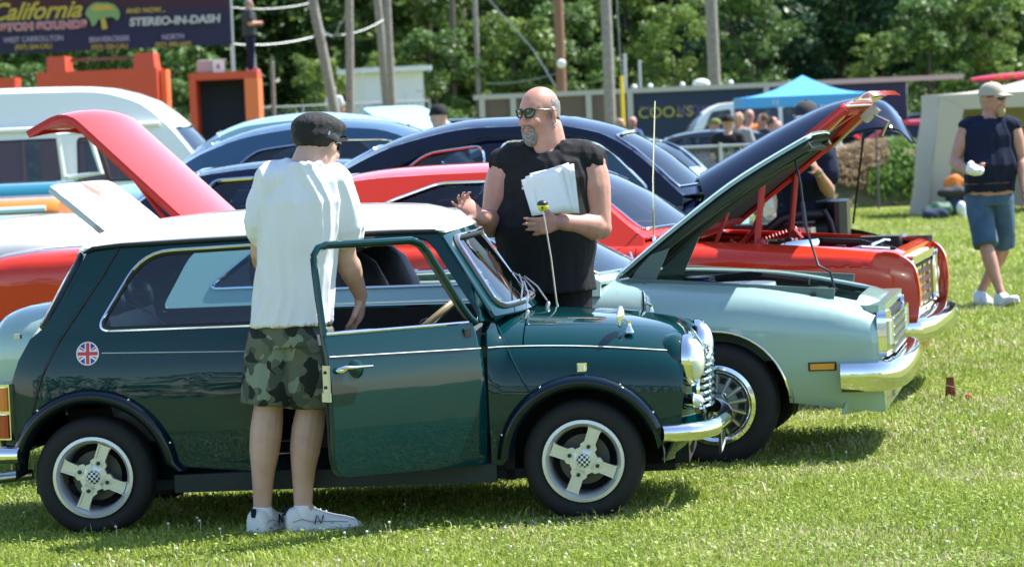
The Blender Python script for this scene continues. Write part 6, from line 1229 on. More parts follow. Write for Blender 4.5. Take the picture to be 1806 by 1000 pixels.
classic_car('open_tourer', 'white open-topped car at the left edge behind the red hardtop', (-4.95, 22.95), 178, fifties('car_white', roof=False, W=[(-2.3, .78), (-2.2, .88), (-1.8, .93), (0, .94), (1.6, .91), (2.1, .86), (2.2, .74)], top=[(-2.3, 1.02), (-2.2, 1.12), (-1.8, 1.16), (-1.2, 1.10), (0, 1.06), (.7, 1.05), (1.5, 1.02), (2.1, .95), (2.2, .82)], rb=(-2.4, .5, .14, .3), tails=[(-2.24, .72, .84, .06)], trim=[]))
classic_car('fifties_saloon', 'light turquoise car at the left edge in front of the orange pickup', (-6.0, 27.3), 176, fifties('light_turquoise', trim=[(-2.4, 2.0, .98, .94, .02, 'turquoise')]))
def pickup(paint_, z=1.2, **kw):
    S = dict(paint=paint_, W=[(-2.6, .86), (-2.55, .90), (0, .92), (1.6, .90), (2.2, .85), (2.3, .75)], top=[(-2.6, z - .02), (-2.5, z), (0, z), (.6, z - .02), (1.6, z - .06), (2.2, z - .14), (2.3, z - .3)], zm=.8, e=7, bot=.4, K=.95, axles=(-1.5, 1.4), R=.37, rim=.2, arch=.43, doors=[-.55, .5], tyre_in=.14, cabin=(-.6, .45, .8), trunk=None, step=.16, fb=(2.4, .55, .16, .2), rb=(-2.7, .55, .16, .2), lamps=[(2.26, .62, .88, .09)], tails=[(-2.6, .76, .90, .06)],
             gh=dict(edge=[(-.62, z), (-.58, z + .42), (-.4, z + .5), (0, z + .52), (.2, z + .47), (.6, z)], zb=z, yb=.80, yr=.64, bf=.15, br=.04, crown=.05, ws=(.72, .97), rw=(.1, .3, .6, .6), wins=[[(-.52, z + .04), (.42, z + .04), (.16, z + .41), (-.48, z + .42)]], glass='glass_dark'))
    S.update(kw); return S
classic_car('pickup_truck', 'orange pickup with a pale side stripe at the left edge', (-6.35, 29.7), 177, pickup('car_orange', 1.17, trim=[(-2.5, 2.0, 1.08, 1.04, .03, 'car_white')]))
classic_car('pickup_truck', 'turquoise pickup with its open load bed below the white-topped van', (-6.75, 32.6), 178, pickup('turquoise', 1.27))
def camper():
    S = dict(paint='van_blue', W=[(-2.75, .84), (-2.65, .95), (0, 1.0), (1.9, .98), (2.55, .92), (2.75, .78)], top=[(-2.75, 1.05), (-2.6, 1.16), (0, 1.18), (1.6, 1.16), (2.2, 1.06), (2.6, .98), (2.75, .85)], zm=.8, e=6, bot=.35, K=.95, axles=(-1.6, 1.75), R=.36, rim=.2, arch=.42, doors=[.5, 1.55], tyre_in=.14, cabin=(-2.5, 1.5, .85), step=.16, fb=(2.85, .5, .18, .2), rb=(-2.85, .5, .18, .2), lamps=[(2.7, .7, .8, .09)], tails=[(-2.7, .8, .95, .08)], seats=False,
             gh=dict(edge=[(-2.72, 1.15), (-2.70, 1.80), (-2.64, 2.14), (-2.3, 2.24), (-.5, 2.28), (.75, 2.26), (1.25, 2.14), (1.55, 1.92), (1.78, 1.66), (2.15, 1.15)], zb=1.15, yb=.97, yr=.80, bf=.15, br=.04, crown=.07, ws=(.87, .975), rw=(.04, .13, .6, .6), paint='car_white', glass='glass_dark', trim='black_trim',
                     wins=[[(-2.45, 1.24), (-1.0, 1.24), (-1.0, 1.74), (-2.45, 1.74)], [(-.80, 1.24), (.42, 1.24), (.42, 1.74), (-.80, 1.74)], [(.62, 1.24), (1.80, 1.24), (1.62, 1.55), (1.42, 1.72), (.62, 1.74)]]))
    c = classic_car('camper_van', 'blue camper van with a raised rounded white roof', (-5.45, 39.5), -2, S, cat='van')
    for s in (-1, 1):
        b = B(); b.tube([(x, s * .91, 1.86) for x in (-2.65, -1, .6, 1.2, 1.55)], .03, 8); b.build('roof_moulding', 'car_white', c.root)
    b = B(); b.tube([(.55, -1.02, 1.30), (.50, -1.20, 1.32), (.46, -1.22, 1.80), (.80, -1.22, 1.80), (.92, -1.20, 1.34), (.55, -1.2, 1.30)], .035, 6); b.build('vent_frame', 'car_white', c.root)
    c.root.scale = (1.02, 1, 1.0)
camper()
def modern(paint_, z=1.45, **kw):
    S = dict(paint=paint_, W=[(-2.3, .72), (-2.2, .84), (-1.5, .89), (0, .90), (1.5, .88), (2.1, .80), (2.2, .68)], top=[(-2.3, .85), (-2.2, .98), (-1.4, 1.02), (0, .98), (.9, .96), (1.6, .88), (2.1, .76), (2.2, .66)], zm=.6, e=4, bot=.26, K=.92, axles=(-1.35, 1.35), R=.33, rim=.22, arch=.37, doors=[-.95, -.05, .85], tyre_in=.11, cabin=(-1.5, .8, .78), step=.16, wheel='alloy', seats=False, lamps=[(2.06, .58, .68, .08)], tails=[(-2.22, .66, .85, .07)],
             gh=dict(edge=[(-1.85, 1.0), (-1.45, z - .14), (-1.0, z - .04), (-.3, z), (.2, z - .05), (.45, z - .14), (1.05, .96)], zb=.97, yb=.80, yr=.58, bf=.2, br=.15, crown=.04, ws=(.74, .97), rw=(.04, .2, .7, .7), trim='black_trim', wins=[[(-1.35, 1.02), (-.9, 1.0), (-.9, z - .13), (-1.2, z - .16)], [(-.82, 1.0), (.0, 1.0), (.0, z - .09), (-.82, z - .12)], [(.08, 1.0), (.80, 1.0), (.42, z - .2), (.08, z - .10)]], glass='glass_dark'))
    S.update(kw); return S
wagon = lambda p, z: modern(p, z, gh=dict(edge=[(-2.15, 1.0), (-2.0, z - .12), (-1.6, z), (-.5, z + .02), (.2, z), (.5, z - .12), (1.1, .98)], zb=.97, yb=.84, yr=.66, bf=.2, br=.05, crown=.03, ws=(.78, .97), rw=(.03, .14, .7, .7), trim='black_trim', wins=[[(-1.9, 1.06), (-1.0, 1.04), (-1.0, z - .12), (-1.75, z - .12)], [(-.9, 1.04), (-.05, 1.04), (-.05, z - .11), (-.9, z - .11)], [(.05, 1.04), (.85, 1.03), (.42, z - .15), (.05, z - .11)]], glass='glass_dark'))
classic_car('estate_car', 'black estate car in front of the white booth', (-1.85, 52), 176, wagon('car_black', 1.92))
classic_car('saloon_car', 'dark grey saloon behind the chain link fence', (3.15, 57.5), 172, modern('graphite', 1.60)); classic_car('saloon_car', 'black saloon partly hidden by the dark blue coupe windscreen', (1.3, 63), 176, modern('car_black', 1.58))
classic_car('estate_car', 'large white estate car behind the crowd', (4.6, 69), 178, wagon('car_white', 2.05))
classic_car('saloon_car', 'pale blue car with its hood raised behind the dark blue coupe', (.33, 38.5), 150, modern('pale_blue', 1.5, hood=dict(x0=.9, x1=2.05, u=.82, open=42, edge=.03, under='dark_inside', lift=.35)))
classic_car('saloon_car', 'red car with its hood raised beyond the grassy mound', (8.9, 76), 172, modern('far_red', 1.5, hood=dict(x0=.9, x1=2.05, u=.82, open=38, edge=.03, under='dark_inside', lift=.2)))
classic_car('saloon_car', 'black saloon beyond the mound beside the tan tent', (9.9, 84), 178, modern('car_black', 1.6)); classic_car('saloon_car', 'white saloon beyond the black estate car', (-2.9, 58), 5, modern('car_white', 1.62)); classic_car('saloon_car', 'bright blue saloon between the booth and the coupe', (-1.3, 60), -8, modern('light_turquoise', 1.58))
# ------------------------------------------------------------------ stage, banner, booth, fences, poles
mat('orange_paint', (.56, .065, .025), .6, bump=(6, .2)); mat('orange_side', (.72, .16, .05), .6); mat('banner_navy', (.012, .017, .05), .75); mat('banner_maroon', (.035, .006, .010), .75); mat('ink_yellow', (.40, .35, .05), .7); mat('ink_green', (.16, .32, .12), .7); mat('ink_white', (.42, .48, .46), .7); mat('ink_pink', (.48, .14, .14), .7); mat('ink_pale', (.38, .30, .32), .7); mat('ink_lilac', (.30, .30, .40), .7); mat('ink_purple', (.16, .12, .28), .7)
mat('wood_pole', (.30, .27, .24), .85, var=(9, (.19, .17, .15), .25), bump=(20, .5)); mat('wood_brown', (.24, .13, .08), .85, bump=(20, .5)); mat('galvanised', (.42, .44, .45), .4, .7); mat('booth_white', (.72, .74, .76), .6); mat('yellow_plastic', (.78, .55, .02), .5); mat('wire', (.26, .28, .29), .5, .4); mat('wall_concrete', (.42, .40, .37), .8, bump=(12, .4)); mat('fence_brown', (.13, .10, .08), .9, bump=(5, .5)); mat('scrim', (.02, .035, .07), .9); mat('tarp_green', (.02, .09, .05), .6)
def text(s, size, m, parent, loc, rx=math.pi / 2, shear=0., name='lettering', bold=.0, sx=1., align='CENTER', ext=.004):
    cu = bpy.data.curves.new('t', 'FONT'); cu.body = s; cu.size = size; cu.align_x = align; cu.shear = shear; cu.extrude = ext; cu.offset = bold
    o = bpy.data.objects.new('t', cu); TMP.objects.link(o); dg = bpy.context.evaluated_depsgraph_get(); dg.update(); me = bpy.data.meshes.new_from_object(o.evaluated_get(dg)); bpy.data.objects.remove(o)
    t = link(name, me, m, parent); t.location = loc; t.rotation_euler = (rx, 0, 0); t.scale = (sx, 1, 1); return t
def put(b, px0, px1, y0, y1, Y, dy=.3):
    """box seen between two pixels at depth Y"""
    a = at(px0, y1, Y); c = at(px1, y0, Y); return ((a + c) / 2, (abs(c.x - a.x), dy, abs(c.z - a.z)))
def stage():
    Y = 81.5; X = lambda px: at(px, 150, Y).x; Z = lambda py, px=200: at(px, py, Y).z; g = gz(Y)
    st = empty('stage_block', (X(180), Y, g), 0, 'low orange platform with two square posts behind the camper van', 'platform'); o = Vector((X(180), Y, g))
    def bx(nm, x0, x1, z0, z1, m, par, y0=0., dy=1.4, taper=(1, 1), org=o): b = B(); b.box(Vector(((x0 + x1) / 2, Y + y0, (z0 + z1) / 2)) - org, (x1 - x0, dy, z1 - z0), taper=taper); return b.build(nm, m, par, smooth=False)
    bx('base', X(72), X(283), g, Z(124), 'orange_paint', st)
    bx('post', X(90), X(124), Z(124), Z(97), 'orange_paint', st, taper=(.92, .92)); bx('post', X(242), X(280), Z(124), Z(97), 'orange_paint', st, taper=(.85, .92)); bx('rail', X(124), X(242), Z(106), Z(101), 'fence_brown', st, .3, .1); bx('end_step', X(285), X(296), g, Z(127), 'orange_side', st, .2, 1.0); bx('side_step', X(-40), X(30), g, Z(130), 'orange_paint', st, .2, 1.0)
    o2 = Vector((X(398), Y, g)); fr = empty('orange_gantry', o2, 0, 'orange open box frame with a person standing on top', 'frame')
    bx('top_beam', X(338), X(458), Z(141, 400), Z(128, 400), 'orange_paint', fr, org=o2); bx('leg', X(435), X(459), g, Z(141, 400), 'orange_side', fr, org=o2); bx('leg', X(338), X(350), g, Z(141, 400), 'orange_paint', fr, org=o2); bx('back_board', X(350), X(435), g, Z(141, 400), 'scrim', fr, .5, .1, org=o2)
    o3 = Vector((X(374), Y - .2, Z(128, 400))); cr = empty('cool_box', o3, 0, 'pale box with red marks standing on the orange frame', 'box'); b = B(); b.box((-.12, 0, .15), (.40, .4, .26), bev=.03); b.build('box_side', 'ink_pale', cr); b = B(); b.box((.20, 0, .14), (.26, .42, .28), bev=.02); b.build('box_front', 'booth_white', cr); b = B(); b.box((.05, 0, .295), (.66, .44, .03), bev=.02); b.build('box_lid', 'booth_white', cr); b = B(); b.box((.20, -.215, .14), (.07, .01, .12)); b.build('box_mark', 'ink_pink', cr)
    b = B(); b.tube([(X(450), Y + .3, Z(128, 430)), (X(448), Y + .3, Z(40, 430))], .03, 8); pp = b.build('hand_rail_post', 'galvanised'); tag(pp, 'thin grey upright pole beside the person on the frame', 'pole')
    # banner
    Yb = 85; Xb = lambda px: at(px, 60, Yb).x; zb0, zb1 = at(200, 88, Yb).z, at(200, -6, Yb).z; o4 = Vector((Xb(200), Yb, zb0)); x0, x1 = Xb(-190) - o4.x, Xb(408) - o4.x; H = zb1 - zb0
    bn = empty('banner', o4, R_(2.4) * 0, 'large dark advertising banner with yellow and pink lettering and a palm tree', 'banner'); n, k = 40, 5
    def bp(u, v): return Vector((lerp(x0, x1, u), .05 * math.sin(9 * u + 1) * (.5 + v) + .03 * math.sin(23 * u), v * H + (lerp(x0, x1, u)) * .0 + .04 * math.sin(3 * u) * v))
    b = B(); b.add([bp(i / n, j / k) for j in range(k + 1) for i in range(n + 1)], [(j * (n + 1) + i, j * (n + 1) + i + 1, (j + 1) * (n + 1) + i + 1, (j + 1) * (n + 1) + i) for j in range(k) for i in range(n)]); cl = b.build('cloth', 'banner_navy', bn)
    mm = MATS['banner_navy']; nd = mm.node_tree; tc = nd.nodes.new('ShaderNodeTexCoord'); sp = nd.nodes.new('ShaderNodeSeparateXYZ'); rp = nd.nodes.new('ShaderNodeValToRGB'); mr = nd.nodes.new('ShaderNodeMapRange'); mr.inputs['From Max'].default_value = H
    rp.color_ramp.elements[0].position = .55; rp.color_ramp.elements[1].position = .95; rp.color_ramp.elements[0].color = (.012, .018, .055, 1); rp.color_ramp.elements[1].color = (.045, .010, .014, 1); nd.links.new(tc.outputs['Object'], sp.inputs[0]); nd.links.new(sp.outputs[2], mr.inputs[0]); nd.links.new(mr.outputs[0], rp.inputs[0]); nd.links.new(rp.outputs[0], nd.nodes['Principled BSDF'].inputs['Base Color'])
    def T(s, px, py, size, m, **kw): p = at(px, py, Yb) - o4; text(s, size, m, bn, (p.x, -.09, p.z), **kw)
    px = 1 / 70.6
    T('California', 62, 34, 42 * px, 'ink_yellow', shear=.45, bold=.014, sx=.98); T('CUSTOM SOUNDS', 62, 53, 18 * px, 'ink_pale', bold=.024, sx=1.22); 
    p = at(62, 53, Yb) - o4; text('CUSTOM SOUNDS', 18 * px, 'ink_pink', bn, (p.x, -.10, p.z), bold=.0, sx=1.22)
    for s, q, r, ph in (('WEST CARROLLTON', 60, 74, '(937) 264-CALI'), ('BEAVERCREEK', 194, 74, '(937) 320-CALI'), ('NORTH', 306, 70, '(937) 890-6693')): T(s, q, r, 13 * px, 'ink_lilac', bold=.004, sx=.86); T(ph, q, r + 13, 12 * px, 'ink_yellow', bold=.003, sx=.86)
    T('AND NOW...', 258, 23, 12 * px, 'ink_yellow', bold=.004); T('STEREO-IN-DASH', 309, 43, 19 * px, 'ink_white', bold=.012, sx=1.08, shear=.1)
    pc = at(181, 26, Yb) - o4; pt = node('palm_emblem', bn); pt.location = (pc.x, -.09, pc.z)
    b = B(); lob = [(-.44, .02), (-.34, .20), (-.16, .31), (.02, .28), (.12, .29), (.30, .24), (.42, .10), (.45, -.06), (.36, -.20), (.28, -.08), (.14, -.08), (.02, -.10), (-.10, -.12), (-.18, -.26), (-.28, -.30), (-.30, -.14)]; b.prism(rpoly(lob, .08, 3), 0, .01, lambda a, z, h: Vector((a, h, z))); b.build('palm_leaves', 'ink_green', pt, smooth=False)
    b = B(); b.prism(rpoly([(-.30, .10), (-.16, .26), (.02, .22), (.14, .24), (.30, .17), (.34, .08), (.1, .10), (-.1, .08)], .06, 3), -.012, -.004, lambda a, z, h: Vector((a, h, z))); b.build('palm_crown', 'ink_yellow', pt, smooth=False); b = B(); b.prism([(-.05, -.10), (.07, -.10), (.12, -.36), (-.02, -.38)], -.012, 0, lambda a, z, h: Vector((a, h, z))); b.build('palm_trunk', 'ink_yellow', pt, smooth=False)
    for px_ in (-190, 408): b = B(); xx = Xb(px_) - o4.x; b.tube([(xx, .1, g - zb0), (xx, .1, H + .4)], .05, 8); b.build('banner_post', 'galvanised', bn)
stage()
def pole(label, pxt, pxb, pyb, w_px, Y, m='wood_pole', top_z=9.5, extra=None, pyt=None, group='utility poles', cat='pole', name='utility_pole'):
    p1 = at(pxb, pyb, Y); s = F_PX / Y; r = w_px / s / 2; p0 = at(pxt, 0 if pyt is None else pyt, Y); d = (p0 - p1) / max(.01, p0.z - p1.z); top = p1 + d * (top_z - p1.z) if pyt is None else p0; base = p1 + d * (gz(Y) - .3 - p1.z)
    o = empty(name, base, 0, label, cat, group); n = 9; b = B(); b.tube([(base.lerp(top, i / n) - base) + Vector((random.uniform(-1, 1), random.uniform(-1, 1), 0)) * r * .06 for i in range(n + 1)], [r * lerp(1.06, .88, i / n) for i in range(n + 1)], 12); b.build('shaft', m, o)
    if extra == 'lamp':
        q = at(990, 113, Y - .3) - base; b = B(); b.lathe([(.12, 0), (.10, .07), (.04, .10), (0, .10)], q, (0, -1, -.2), 16); b.build('flood_lamp', 'booth_white', o)
        for py in (180, 172): q = at(1003, py, Y - .2) - base; b = B(); b.ell(q, (.10, .1, .08), 10, 8); b.build('insulator', 'booth_white', o)
    if pyt is None and extra != 'plain': b = B(); b.box(top - base - Vector((0, 0, .6)), (1.8, .09, .10)); b.build('cross_arm', 'wood_brown', o, smooth=False)
    return o, base, top
P1 = pole('grey wooden pole leaning strongly to the left', 551, 590, 195, 18, 88); P2 = pole('straight grey pole left of the white booth', 616, 618, 210, 15, 85); P3 = pole('grey pole leaning across the white booth front', 666, 683, 195, 15, 91); P4 = pole('thick grey pole in front of the white booth', 683, 692, 196, 14, 89)
P5 = pole('thin dark pole before the trees right of the booth', 797, 801, 172, 11, 102, 'fence_brown'); P6 = pole('thin grey pole right of the thin dark pole', 837, 844, 172, 10, 101); P7 = pole('rust brown pole with a white lamp behind the bald man', 984, 992, 190, 18, 90, 'wood_brown', extra='lamp'); P8 = pole('thick pale grey pole beside the yellow cable guard', 1068, 1077, 222, 20, 72); P9 = pole('thickest grey pole rising behind the dark fence banner', 1254, 1261, 170, 22, 84)
pole('short pale post right of the yellow cable guard', 1102, 1104, 182, 7, 78, 'galvanised', pyt=95, extra='plain', group='short posts', cat='post', name='short_post'); pole('shortest pale post left of the dark fence banner', 1128, 1130, 172, 6, 79, 'galvanised', pyt=106, extra='plain', group='short posts', cat='post', name='short_post'); pole('short weathered post right of the orange frame', 480, 483, 190, 8, 84, 'wood_pole', pyt=107, extra='plain', group='short posts', cat='post', name='short_post')
o, bs, tp = pole('thin grey post with a cap behind the raised red hood tip', 1597, 1598, 200, 6, 80, 'galvanised', pyt=147, extra='plain', group='short posts', cat='post', name='short_post')
yg = empty('cable_guard', at(1100, 236, 71), 0, 'yellow plastic guard on the slanting stay cable', 'guard'); r0 = at(1100, 236, 71); b = B(); b.tube([(0, 0, gz(71) - r0.z), at(1096, 134, 71) - r0], .038, 8); b.build('guard_tube', 'yellow_plastic', yg); b = B(); b.tube([at(1096, 134, 71) - r0, at(1088, 0, 71) - r0, at(1076, -240, 71.5) - r0], .010, 5); b.build('stay_cable', 'wire', yg)
def cable(label, pts, r=.018, sag=.0):
    P = [at(*p) for p in pts]; r0 = P[0].copy(); out = []
    for a, c in zip(P, P[1:]): out += [a.lerp(c, i / 8) - r0 - Vector((0, 0, sag * 4 * (i / 8) * (1 - i / 8))) for i in range(8)]
    b = B(); b.tube(out + [P[-1] - r0], r, 5); o = b.build('overhead_cable', 'wire'); o.location = r0; tag(o, label, 'cable', 'overhead cables')
cable('bundled cable sagging left from the leaning pole', [(405, 78, 86), (566, 62, 88)], .020, .12); cable('cable running from the leaning pole to the pole pair', [(570, 62, 88), (676, 36, 90)], .018, .15); cable('loose loop of cable between the leaning and straight poles', [(560, 18, 88), (578, 60, 88), (600, 40, 87), (612, 2, 86)], .02, .2); cable('thin stay cable slanting down to the brown pole', [(862, 0, 92), (940, 88, 91), (984, 160, 90)], .015); cable('thin cable left of the leaning pole high up', [(408, 14, 86), (556, 4, 88)], .014, .1); cable('low cable from the brown pole to the left', [(860, 148, 92), (982, 130, 90)], .015, .08)
def booth():
    Y = 96; a = at(612, 128, Y); c = at(742, 128, Y); g = gz(Y); r0 = Vector(((a.x + c.x) / 2, Y, g)); W_ = c.x - a.x; z1 = at(680, 128, Y).z - g; o = empty('booth', r0, R_(18), 'small white booth with a flat overhanging roof behind the poles', 'booth')
    b = B(); b.box((0, 0, z1 / 2), (W_ * .82, 2.0, z1)); b.build('wall', 'booth_white', o, smooth=False); b = B(); b.box((0, 0, z1 + .06), (W_ * 1.0, 2.5, .14), bev=.02); b.build('roof', 'booth_white', o, smooth=False)
    w_ = B(); w_.box((-.30, -1.0, z1 * .62), (.75, .06, .75)); fr = w_.build('window', 'galvanised', o, smooth=False); b = B(); b.box((-.30, -1.03, z1 * .62), (.65, .03, .65)); b.build('pane', 'scrim', fr, smooth=False); b = B(); b.box((.55, -1.0, z1 * .42), (.5, .05, z1 * .8)); b.build('door', 'booth_white', o, smooth=False); b = B(); b.box((.75, -.98, z1 * .8), (.25, .05, .25)); b.build('vent', 'galvanised', o, smooth=False)
booth()
def chain_fence(label, pa, pb, h, sp, r, post_every, scrim=0., Ya=50, Yb=50):
    A_, B_ = at(pa, 250, Ya), at(pb, 250, Yb); A_.z = gz(Ya); B_.z = gz(Yb); L = (B_ - A_).length; d = (B_ - A_) / L; o = empty('chain_link_fence', A_, 0, label, 'fence'); b = B(); n = int(L / sp) + int(h / sp)
    for sg in (1, -1):
        for i in range(n):
            x0 = i * sp - (h if sg > 0 else 0); pts = []
            x1 = x0 + h
            lo, hi = max(0, x0), min(L, x1)
            if hi - lo < .02: continue
            z = lambda x: (x - x0) if sg > 0 else h - (x - x0)
            b.tube([d * lo + Vector((0, 0, z(lo))), d * hi + Vector((0, 0, z(hi)))], r, 3, cap=False)
    m_ = b.build('wire_mesh', 'wire', o); m_['kind'] = 'stuff'
    b = B(); b.tube([Vector((0, 0, h)), d * L + Vector((0, 0, h))], .022, 8); b.build('top_rail', 'galvanised', o)
    k = max(1, int(L / post_every))
    for i in range(k + 1): b = B(); p = d * (L * i / k); b.tube([p - Vector((0, 0, .1)), p + Vector((0, 0, h + .05))], .030, 8); b.build('post', 'galvanised', o)
    if scrim: b = B(); b.box(d * (L / 2) + Vector((0, .06, scrim / 2)), (L, .02, scrim)); b.build('windbreak', 'scrim', o, smooth=False)
chain_fence('low chain link fence in front of the dark saloon', 1100, 1440, 1.36, .06, .0028, 1.2, 0, 50, 50); chain_fence('tall chain link fence with dark windbreak between the orange frame and the booth', 462, 760, 2.5, .18, .008, 1.1, 1.9, 91, 93)
def wall_right():
    Y = 77; Z = lambda px, py: at(px, py, Y).z; X = lambda px: at(px, 180, Y).x; g = gz(Y); r0 = Vector((X(1115), Y, g)); o = empty('boundary_wall', r0, 0, 'long boundary fence with a white top rail and dark painted boards', 'fence')
    zt = Z(1115, 172) - g + .10
    for i, (p0, p1, m) in enumerate(((840, 905, 'fence_brown'), (905, 960, 'fence_brown'), (960, 1035, 'fence_brown'), (1035, 1108, 'fence_brown'), (1116, 1350, 'scrim'), (1350, 1600, 'scrim'))): b = B(); b.box(((X(p0) + X(p1)) / 2 - r0.x, 0, zt / 2), (X(p1) - X(p0) - .02, .10, zt)); b.build('board', m, o, smooth=False)
    b = B(); b.box(((X(835) + X(1700)) / 2 - r0.x, -.02, zt + .045), (X(1700) - X(835), .18, .11)); b.build('top_rail', 'wall_concrete', o, smooth=False)
    for p in (850, 905, 960, 1038, 1111, 1352): b = B(); b.box((X(p) - r0.x, -.08, zt / 2), (.13, .10, zt)); b.build('post', 'wall_concrete', o, smooth=False)
    for p in (1120, 1148, 1205, 1238, 1290): b = B(); b.ell((X(p) - r0.x, 0, zt + .13), (.20 if p == 1238 else .06, .12, .12 if p == 1238 else .06), 12, 8); b.build('cap_stone', 'booth_white', o)
    pw = Z(1176, 203) - g; text("COOL'S", .34, 'ink_yellow', o, (X(1173) - r0.x, -.07, pw - .05), bold=.0, sx=1.05); text('BODY', .26, 'ink_purple', o, (X(1218) - r0.x, -.07, pw + .0)); text('THE', .16, 'ink_purple', o, (X(1138) - r0.x, -.07, pw + .10))
    b = B(); cx, cz = X(1330) - r0.x, pw + .05; b.add([(cx + r * .85 * math.cos(a), -.07, cz - .15 + r * .42 * math.sin(a)) for r in (1.0, .84) for a in np.linspace(.0, math.pi, 25)], [(i, i + 1, 26 + i, 25 + i) for i in range(24)]); b.build('emblem_arc', 'ink_yellow', o); b = B(); b.prism([(-.12, .02), (-.10, .22), (.10, .22), (.12, .02)], -.075, -.06, lambda a, z, h: Vector((cx + a, h, cz + z - .05))); b.build('emblem_block', 'ink_yellow', o, smooth=False)
wall_right()
mat('canopy_blue', (.07, .36, .70), .5); mat('canopy_tan', (.46, .42, .35), .8); mat('canopy_frame', (.10, .10, .10), .5, .5)
def canopy(name, label, c, w_, d_, eave, peak, m, val=.22, legs=True):
    o = empty(name, c, 0, label, 'canopy'); hw, hd = w_ / 2, d_ / 2; n = 8; cs = [(-hw, -hd), (hw, -hd), (hw, hd), (-hw, hd)]
    for i in range(4):
        a, c2 = Vector((*cs[i], eave)), Vector((*cs[(i + 1) % 4], eave)); t = Vector((0, 0, peak)); b = B(); vs = []
        for j in range(n + 1):
            for k in range(n + 1): v = j / n; p = a.lerp(c2, k / n).lerp(t, v); p.z -= .10 * math.sin(math.pi * v) * (1 - .0 * v); vs.append(p)
        b.add(vs, [(j * (n + 1) + k, j * (n + 1) + k + 1, (j + 1) * (n + 1) + k + 1, (j + 1) * (n + 1) + k) for j in range(n) for k in range(n)]); b.build('roof_panel', m, o, angle=70)
        b = B(); b.add([a, c2, c2 - Vector((0, 0, val)), a - Vector((0, 0, val))], [(0, 1, 2, 3)]); b.build('valance', m, o, smooth=False)
    for x, y in cs: b = B(); b.tube([(x * .98, y * .98, 0), (x * .98, y * .98, eave)], .022, 6); b.build('leg', 'canopy_frame', o)
    return o
Yc = 64; a = at(1302, 190, Yc); c2 = at(1532, 178, Yc); zc = gz(Yc); tp = at(1420, 133, Yc)
cb = canopy('blue_canopy', 'bright blue peaked canopy above the crowd', Vector(((a.x + c2.x) / 2, Yc, zc)), c2.x - a.x, 2.6, (a.z + c2.z) / 2 - zc + .16, tp.z - zc, 'canopy_blue', .20)
text('EZ', .12, 'booth_white', cb, (-.62, -1.31, (a.z + c2.z) / 2 - zc + .02), name='valance_print')
Yt = 57; a = at(1655, 168, Yt); zc = gz(Yt); W_ = 4.4; tn = canopy('tan_canopy', 'tan canopy with a slanting side curtain behind the walking man', Vector((a.x + W_ / 2, Yt + 1.2, zc)), W_, 2.4, a.z - zc, a.z - zc + .34, 'canopy_tan', .26)
b = B(); p0 = Vector((-W_ / 2, -1.2, a.z - zc)); n = 8; vs = []
for j in range(n + 1):
    v = j / n
    for k in range(2): vs.append(Vector((p0.x - .30 * (1 - v) ** 1.3 + .02 * math.sin(9 * v), p0.y + 2.4 * k - .12 * (1 - v), lerp(.02, p0.z, v))))
b.add(vs, [(2 * j, 2 * j + 1, 2 * j + 3, 2 * j + 2) for j in range(n)]); b.build('side_curtain', 'canopy_tan', tn)
b = B(); b.add([Vector((p0.x - .28, p0.y - .02, .02)), Vector((p0.x - .02, p0.y - .02, .02)), Vector((p0.x + .42, p0.y - .02, p0.z - .24)), Vector((p0.x + .02, p0.y - .02, p0.z - .05))], [(0, 1, 2, 3)]); b.build('curtain_flap', 'canopy_tan', tn, smooth=False)
b = B(); b.add([Vector((-W_ / 2 + .05, 1.19, .05)), Vector((W_ / 2, 1.19, .05)), Vector((W_ / 2, 1.19, p0.z)), Vector((-W_ / 2 + .05, 1.19, p0.z))], [(0, 1, 2, 3)]); b.build('back_curtain', 'canopy_tan', tn, smooth=False)
for q in (((-1.45, -1.1, .9), (-.7, -1.1, 1.5)), ((-1.45, -1.1, .95), (-.6, -1.1, .80))): b = B(); b.tube(q, .016, 6); b.build('brace', 'canopy_frame', tn)
def clutter(name, label, cat, px, py, Y, shapes, disp=None):
    r0 = at(px, py, Y); r0.z = gz(Y); o = empty(name, r0, 0, label, cat)
    for nm, m, c, r in shapes: b = B(); b.ell(c, r, 16, 10); union(nm, b, .03, m, o, 1, disp or (lambda p: .05 * mnoise.noise(p * 6)))
    return o
clutter('tarp_bundle', 'dark green tarp bundle on the grass at the tan canopy corner', 'bundle', 1655, 370, 55.5, [('tarp', 'tarp_green', (0, 0, .14), (.26, .2, .15)), ('bag', 'scrim', (-.06, -.12, .10), (.24, .16, .11))])
clutter('camp_chair', 'folding chair with orange cloth under the tan canopy', 'chair', 1683, 370, 56.5, [('seat_cloth', 'cloth_charcoal', (0, 0, .42), (.26, .24, .10)), ('back_cloth', 'cloth_orange', (.02, .10, .56), (.20, .06, .14)), ('seat_frame', 'scrim', (0, 0, .18), (.2, .2, .2))])
clutter('cool_box', 'white bag beside the folding chair', 'bag', 1697, 372, 55.8, [('bag', 'booth_white', (0, 0, .13), (.09, .1, .15))])
cn = empty('canoe', at(1765, 142, 61), R_(4), 'red canoe with orange marks lying above the tan canopy', 'canoe'); b = B(); vs = []
for i in range(21):
    t = i / 20; x = lerp(-.55, 1.6, t); w_ = .26 * math.sin(math.pi * min(1, .06 + t * .94)) ** .5
    for j in range(9): an = math.pi * j / 8; vs.append(Vector((x, w_ * math.cos(an), .13 * math.sin(an) ** .8 * (w_ / .26))))
b.add(vs, [(i * 9 + j, (i + 1) * 9 + j, (i + 1) * 9 + j + 1, i * 9 + j + 1) for i in range(20) for j in range(8)] + [tuple(range(9)), tuple(range(180, 189))]); b.build('hull', 'far_red', cn)
for x in (-.1, .15, .4): b = B(); b.box((x, -.245, .06), (.14, .02, .05), bev=.008); b.build('mark', 'cloth_orange', cn)
